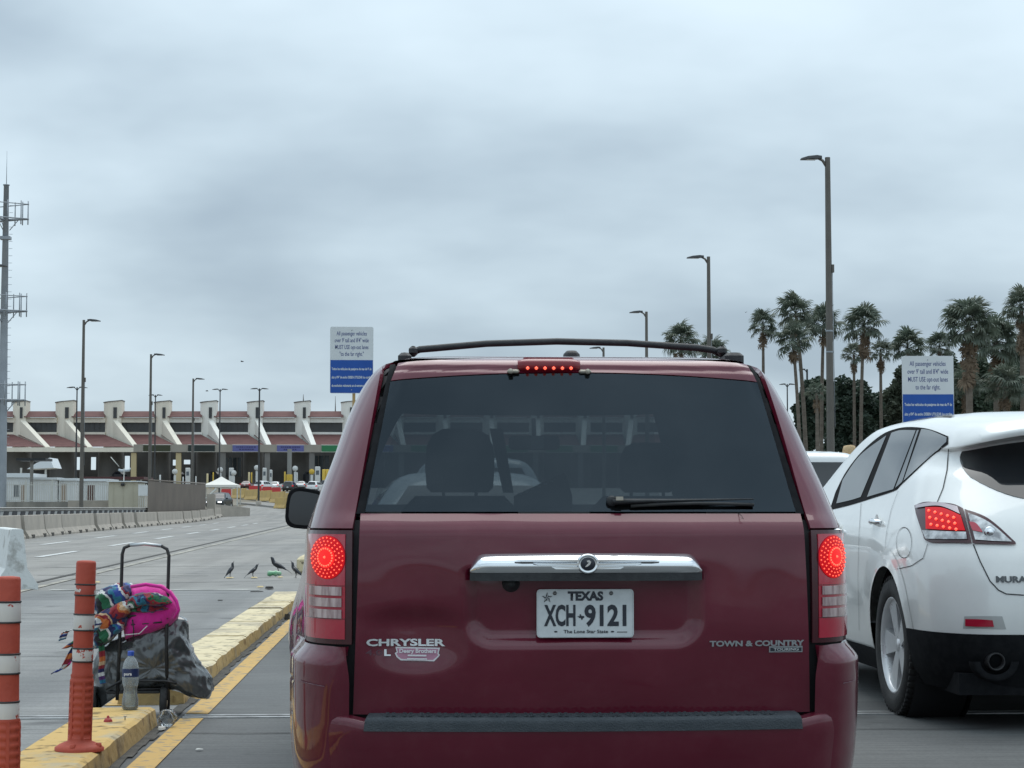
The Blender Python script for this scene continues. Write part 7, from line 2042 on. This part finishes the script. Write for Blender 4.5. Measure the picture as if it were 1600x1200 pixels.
def frond_mesh(seed, m, droop, ragged=0.0):
    """fan leaf: stalk along +x, blades spread round its end and hang at the tips"""
    rg_ = random.Random(seed); mb = MB()
    pet = .80
    mb.tube([(0, 0, 0), (pet * .5, 0, .035), (pet, 0, .02)], [.022, .016, .012], 4, False)
    nb = 20
    for k in range(nb):
        a = R(lerp(-118, 118, k / (nb - 1)) + rg_.uniform(-3, 3)); L = .74 * (1 - .25 * (abs(a) / R(118)) ** 2) * rg_.uniform(.85, 1.08)
        w = .050
        if ragged and rg_.random() < ragged: continue
        d = Vector((math.cos(a), math.sin(a), 0)); s_ = Vector((-d.y, d.x, 0)); base = Vector((pet, 0, .02))
        cup = .10 * (abs(a) / R(118))
        p1 = base + d * L * .55 + Vector((0, 0, cup * .5 - droop * .06)); 
        p2 = base + d * L * .82 + Vector((0, 0, cup * .2 - droop * .22 * rg_.uniform(.6, 1.3)))
        p3 = base + d * L * .92 + Vector((0, 0, -droop * .50 * rg_.uniform(.6, 1.35)))
        b = mb.verts([base, p1 - s_ * w, p1 + s_ * w + Vector((0, 0, .03)), p2 - s_ * w * .6, p2 + s_ * w * .6, p3])
        mb.face((b, b + 1, b + 2)); mb.face((b + 1, b + 3, b + 4, b + 2)); mb.face((b + 3, b + 5, b + 4))
    return mb.mesh('frond', m)
FM = [[frond_mesh(10 * j + i, m_fr[j], (.55, .8, 1.1)[i % 3], (.0, .12, .4)[j]) for i in range(4)] for j in range(3)]
def palm(label, px, py, rpx, Y, nf_=34, skirt=1.0, trunk_r=.16, seed=0, pale=.3, lean=0.0, base_px=None):
    nf = int(nf_ * 1.15); rg_ = random.Random(seed); c = at(px, py, Y); S = rpx * Y / 3000; g_ = gz(Y)
    bx = at(base_px, 790, Y).x if base_px else c.x + lean
    o = thing('fan_palm', label, 'palm tree', (bx, Y, g_), 0, 'fan palms behind the right hand lanes')
    top = Vector((c.x - bx, 0, c.z - g_ - S * .15))
    mb = MB(); n = 14; pts = []; rr = []
    for k in range(n + 1):
        t = k / n; pts.append(Vector((top.x * t * t, .1 * math.sin(t * 3 + seed), top.z * t))); rr.append(trunk_r * (1.35 - .5 * t) * (1 + .05 * (k % 2)))
    mb.tube(pts, rr, 9, True, False); mb.build('trunk', m_trunk, o)
    for k in range(nf):                                    # living crown
        el = lerp(-38, 82, (k + .5) / nf) + rg_.uniform(-8, 8); az = k * 137.5 + rg_.uniform(-15, 15)
        jm_ = 1 if rg_.random() < pale else 0
        f = bpy.data.objects.new('frond', FM[jm_][rg_.randrange(4)]); COL.objects.link(f); f.parent = o
        f.location = top + Vector((0, 0, S * .06 * math.sin(R(el)))); f.rotation_euler = (rg_.uniform(-.5, .5), -R(el), R(az)); s_ = S * .84 * rg_.uniform(.78, 1.15); f.scale = (s_, s_, s_)
    for k in range(int(16 * skirt)):                       # dead fronds hanging down the trunk
        f = bpy.data.objects.new('dead_frond', FM[2][rg_.randrange(4)]); COL.objects.link(f); f.parent = o
        f.location = top - Vector((0, 0, S * (.15 + .75 * skirt * rg_.random()))); f.rotation_euler = (rg_.uniform(-.4, .4), R(rg_.uniform(62, 84)), R(k * 137.5)); s_ = S * rg_.uniform(.45, .68); f.scale = (s_, s_, s_ * .7)
    return o
palm('slim fan palm at the left of the group, alone against the sky', 1192, 505, 23, 150, 26, 1.0, .12, 1)
palm('tallest fan palm just left of the tall lamp post', 1243, 487, 29, 152, 30, .8, .15, 2, base_px=1262)
palm('fan palm whose crown hangs below the tallest one', 1239, 530, 27, 148, 28, .7, .13, 3, base_px=1252)
palm('fan palm hidden behind the tall lamp post', 1287, 505, 28, 155, 30, .6, .14, 4, base_px=1283)
palm('fan palm with a straight thin trunk right of the tall lamp post', 1350, 505, 30, 150, 30, 1.3, .13, 5, base_px=1345)
palm('pale small fan palm close behind the thin trunked one', 1376, 548, 20, 158, 24, 1.2, .13, 6, .9)
palm('small drooping fan palm left of the thin trunk', 1334, 552, 19, 158, 22, 1.0, .12, 7, .8)
palm('bushy fan palm left of the right lane sign', 1418, 540, 27, 160, 30, .5, .16, 8)
palm('short fan palm with a brown skirt left of the tall lamp post foot', 1276, 612, 17, 140, 14, 1.6, .13, 9)
palm('fan palm peeping out above the left edge of the right lane sign', 1468, 540, 23, 165, 24, .6, .16, 10)
palm('broad fan palm with long dry skirt above the right lane sign', 1513, 505, 40, 140, 40, 2.2, .24, 11)
palm('dark full fan palm right of the broad one', 1556, 530, 36, 150, 38, 1.5, .22, 12, .1)
palm('tall fan palm cut by the right edge of the picture', 1596, 478, 28, 145, 32, 2.4, .18, 13)
palm('low fan palm under the dark full one', 1570, 600, 32, 142, 30, 1.2, .2, 14, .4)
palm('low fan palm just right of the right lane sign', 1510, 600, 26, 146, 24, 1.4, .2, 15, .5)
palm('fan palm left of the second lamp post, behind the roof rack', 1064, 530, 27, 150, 34, .3, .16, 16)
palm('fan palm right of the second lamp post, behind the roof rack', 1113, 550, 25, 152, 32, .3, .16, 17)
# broadleaf trees that fill in below the palms
m_leaf = [mat('leaf_dark', (0.032, 0.054, 0.037), 0.6, c2=(0.050, 0.076, 0.050), scale=.8), mat('leaf_mid', (0.042, 0.066, 0.040), 0.6, c2=(0.062, 0.090, 0.056), scale=.8), mat('leaf_grey', (0.070, 0.085, 0.055), 0.7, c2=(0.05, 0.065, 0.045), scale=.8)]
for m_ in m_leaf: leafy(m_, .25)
m_bark = mat('tree_bark', (0.06, 0.05, 0.042), 0.9)
def tree(label, px, py, rx_, rz_, Y, n, mi, seed, size=.46):
    rg_ = random.Random(seed); c = at(px, py, Y); s_ = Y / 3000; g_ = gz(Y)
    o = thing('broadleaf_tree', label, 'tree', (c.x, Y, g_), 0, 'leafy trees below the palms')
    C = Vector((0, 0, c.z - g_)); RX, RZ = rx_ * s_, rz_ * s_
    mb = MB(); mb.tube([(0, 0, 0), (.1, 0, C.z * .35), (0, .1, C.z * .75), (.1, 0, C.z)], [.22, .17, .11, .04], 8)
    cl = []
    for k in range(30):
        while True:
            v = Vector((rg_.uniform(-1, 1), rg_.uniform(-1, 1), rg_.uniform(-1, 1)))
            if .25 < v.length < 1: break
        cl.append((C + Vector((v.x * RX, v.y * RX * .8, v.z * RZ)), rg_.uniform(.22, .42) * RX))
    for k in range(9):
        e_ = cl[k][0]; st = Vector((0, 0, C.z * rg_.uniform(.3, .7))); mb.tube([st, st.lerp(e_, .5) + Vector((0, 0, .2)), e_], [.08, .05, .02], 5)
    mb.build('trunk', m_bark, o)
    mb = MB()
    for k in range(int(n * 1.3)):
        cc, cr_ = cl[rg_.randrange(len(cl))]
        d = Vector((rg_.gauss(0, 1), rg_.gauss(0, 1), rg_.gauss(0, 1))).normalized() * cr_ * rg_.uniform(.5, 1.05)
        p = cc + d; u = Vector((rg_.gauss(0, 1), rg_.gauss(0, 1), rg_.gauss(0, .6))).normalized(); w = u.cross(Vector((rg_.gauss(0, 1), rg_.gauss(0, 1), rg_.gauss(0, 1)))).normalized()
        a = size * rg_.uniform(.6, 1.2); mb.poly([p - u * a * .5, p + w * a * .28, p + u * a * .5, p - w * a * .28])
    for k in range(int(n * .22)):
        while True:
            v = Vector((rg_.uniform(-1, 1), rg_.uniform(-1, 1), rg_.uniform(-1, 1)))
            if v.length < .82: break
        p = C + Vector((v.x * RX, v.y * RX * .7, v.z * RZ)); u = Vector((rg_.gauss(0, 1), rg_.gauss(0, 1), rg_.gauss(0, 1))).normalized(); w = u.cross(Vector((rg_.gauss(0, 1), rg_.gauss(0, 1), rg_.gauss(0, 1)))).normalized()
        a = size * rg_.uniform(1.2, 2.0); mb.poly([p - u * a * .5, p + w * a * .35, p + u * a * .5, p - w * a * .35])
    cr = mb.build('crown', m_leaf[mi], o); cr['kind'] = 'stuff'
    return o
T = 'dark leafy tree '
tree(T + 'between the minivan pillar and the tall lamp post', 1262, 655, 24, 62, 168, 5200, 0, 21)
tree('big dark leafy tree right of the tall lamp post', 1330, 662, 46, 72, 172, 9000, 0, 22)
tree('dark leafy tree behind the thin palm trunk', 1378, 668, 32, 68, 176, 6000, 0, 23)
tree('greyish thin leaved tree left of the right lane sign', 1405, 640, 26, 62, 166, 3600, 2, 24)
tree('green tree behind the right lane sign', 1450, 660, 42, 88, 178, 7500, 1, 25)
tree('dark tree below the broad palm', 1512, 650, 42, 70, 172, 7000, 0, 26)
tree('leafy tree below the dark full palm', 1565, 645, 42, 76, 170, 7500, 1, 27)
tree('dark leafy tree at the right edge of the picture', 1612, 640, 40, 85, 176, 6500, 0, 28)
tree('green tree rising behind the gap left of the broad palm', 1478, 612, 34, 56, 186, 5200, 1, 31)  # back row takes lighter leaf colours, with distance haze put into them
tree('green tree rising behind the broad palm trunk', 1530, 606, 36, 60, 188, 5600, 1, 32)
tree('green tree rising behind the palm at the right edge', 1592, 596, 36, 66, 186, 5600, 1, 33)
tree('greyish tree behind the bushy palm left of the right lane sign', 1425, 612, 28, 48, 190, 3600, 2, 34)
tree('dark leafy tree behind the upper right shoulder of the minivan', 1290, 640, 30, 55, 182, 5000, 1, 29)

# ------------------------------------------------------------------ people ahead of the white car: hats above its roof
m_skin = mat('skin', (0.30, 0.17, 0.11), 0.55); m_straw = mat('straw_hat', (0.52, 0.38, 0.22), 0.85, c2=(0.44, 0.31, 0.17), scale=60, bump=.3, bscale=160); m_bhat = mat('brown_hat', (0.20, 0.12, 0.10), 0.8); m_shirt = mat('pale_shirt', (0.5, 0.5, 0.48), 0.85); m_shirt2 = mat('grey_shirt', (0.2, 0.2, 0.22), 0.85); m_trs = mat('dark_trousers', (0.03, 0.035, 0.05), 0.9)
def person(label, px, py, Y, hatm, shirt):
    p = at(px, py, Y); Hh = p.z                          # crown of the hat
    o = thing('person', label, 'person', (p.x, Y, 0.004), R(185)); k = (Hh - .05) / 1.75
    J = {'pel': (0, 0, .95), 'wst': (0, 0, 1.08), 'chs': (0, 0, 1.30), 'nck': (0, .0, 1.47), 'hd0': (0, -.01, 1.56), 'hd1': (0, -.01, 1.70),
         'sl': (-.19, 0, 1.40), 'el': (-.25, .02, 1.12), 'wl': (-.24, -.06, .88), 'fl': (-.24, -.08, .80), 'sr': (.19, 0, 1.40), 'er': (.25, .02, 1.12), 'wr': (.24, -.06, .88), 'fr': (.24, -.08, .80),
         'hl': (-.10, 0, .90), 'kl': (-.11, -.02, .50), 'al': (-.11, .02, .09), 'tl': (-.12, -.14, .04), 'hr': (.10, 0, .90), 'kr': (.11, -.02, .50), 'ar': (.11, .02, .09), 'tr': (.12, -.14, .04)}
    RD_ = {'pel': .15, 'wst': .14, 'chs': .16, 'nck': .058, 'hd0': .082, 'hd1': .092, 'sl': .07, 'el': .048, 'wl': .034, 'fl': .03, 'sr': .07, 'er': .048, 'wr': .034, 'fr': .03, 'hl': .095, 'kl': .065, 'al': .045, 'tl': .04, 'hr': .095, 'kr': .065, 'ar': .045, 'tr': .04}
    E = [('pel', 'wst'), ('wst', 'chs'), ('chs', 'nck'), ('nck', 'hd0'), ('hd0', 'hd1'), ('chs', 'sl'), ('sl', 'el'), ('el', 'wl'), ('wl', 'fl'), ('chs', 'sr'), ('sr', 'er'), ('er', 'wr'), ('wr', 'fr'), ('pel', 'hl'), ('hl', 'kl'), ('kl', 'al'), ('al', 'tl'), ('pel', 'hr'), ('hr', 'kr'), ('kr', 'ar'), ('ar', 'tr')]
    nm = list(J); me = bpy.data.meshes.new('body'); me.from_pydata([tuple(Vector(J[n_]) * k) for n_ in nm], [(nm.index(a), nm.index(b)) for a, b in E], [])
    me.materials.append(m_skin); me.materials.append(shirt); me.materials.append(m_trs)
    b = bpy.data.objects.new('body', me); COL.objects.link(b); b.parent = o
    sk = b.modifiers.new('skin', 'SKIN'); sk.use_smooth_shade = True; b.modifiers.new('sub', 'SUBSURF').levels = 1
    for i_, n_ in enumerate(nm):
        me.skin_vertices[0].data[i_].radius = (RD_[n_] * k, RD_[n_] * k); me.skin_vertices[0].data[i_].use_root = n_ == 'pel'
    dg = bpy.context.evaluated_depsgraph_get(); nm_ = bpy.data.meshes.new_from_object(b.evaluated_get(dg)); b.modifiers.clear(); b.data = nm_
    for pg in nm_.polygons:
        z = pg.center.z / k; pg.material_index = 2 if z < .98 and abs(pg.center.x) < .2 * k else (1 if .98 <= z < 1.49 and pg.center.z > 1.0 * k else (1 if z >= 1.12 and z < 1.49 else 0)); pg.use_smooth = True
    hz = Hh - .155
    mb = MB(); rg = []
    for t in range(28):
        pass
    prof = [(.001, .018), (.075, .0), (.085, .0), (.16, .004), (.175, .018), (.165, .022), (.100, .012), (.100, .06), (.092, .11), (.078, .148), (.05, .152), (.025, .130), (.001, .126)]
    rings = []
    for r_, z in prof:
        rings.append([Vector((r_ * math.cos(a) * (.9 if r_ > .1 else .88), r_ * math.sin(a) * 1.12, hz + z + (.035 * abs(math.cos(a)) ** 3 if r_ > .12 else (.012 * math.sin(a) ** 2 if z > .1 else 0)))) for a in [2 * math.pi * t / 28 for t in range(28)]])
    mb.loft(rings, True, False); mb.build('hat', hatm, o)
    mb = MB(); mb.lathe([(.1015, hz + .013), (.1025, hz + .032)], 28, Matrix.Diagonal((.9, 1.13, 1, 1))); mb.build('hat_band', m_dark, o)
    mb = MB(); mb.tube([(0, -.09 * k, 1.635 * k), (0, -.118 * k, 1.60 * k), (0, -.095 * k, 1.585 * k)], [.010, .014, .010], 6); mb.build('nose', m_skin, o)
    for sg in (-1, 1):
        mb = MB(); mb.lathe([(.001, -.01), (.01, 0), (.001, .01)], 8, Matrix.Translation((sg * .032, -.088 * k, 1.65 * k))); mb.build('eye', m_ink, o)
        mb = MB(); mb.tube([(sg * .09 * k, 0, 1.60 * k), (sg * .098 * k, .012, 1.64 * k), (sg * .09 * k, .01, 1.67 * k)], [.006, .010, .006], 6); mb.build('ear', m_skin, o)
    return o
person('person in a pale straw hat standing beyond the white car', 1327, 697, 24.2, m_straw, m_shirt)
person('person in a brown hat standing beyond the white car, hat barely showing', 1278, 707, 25.0, m_bhat, m_shirt2)
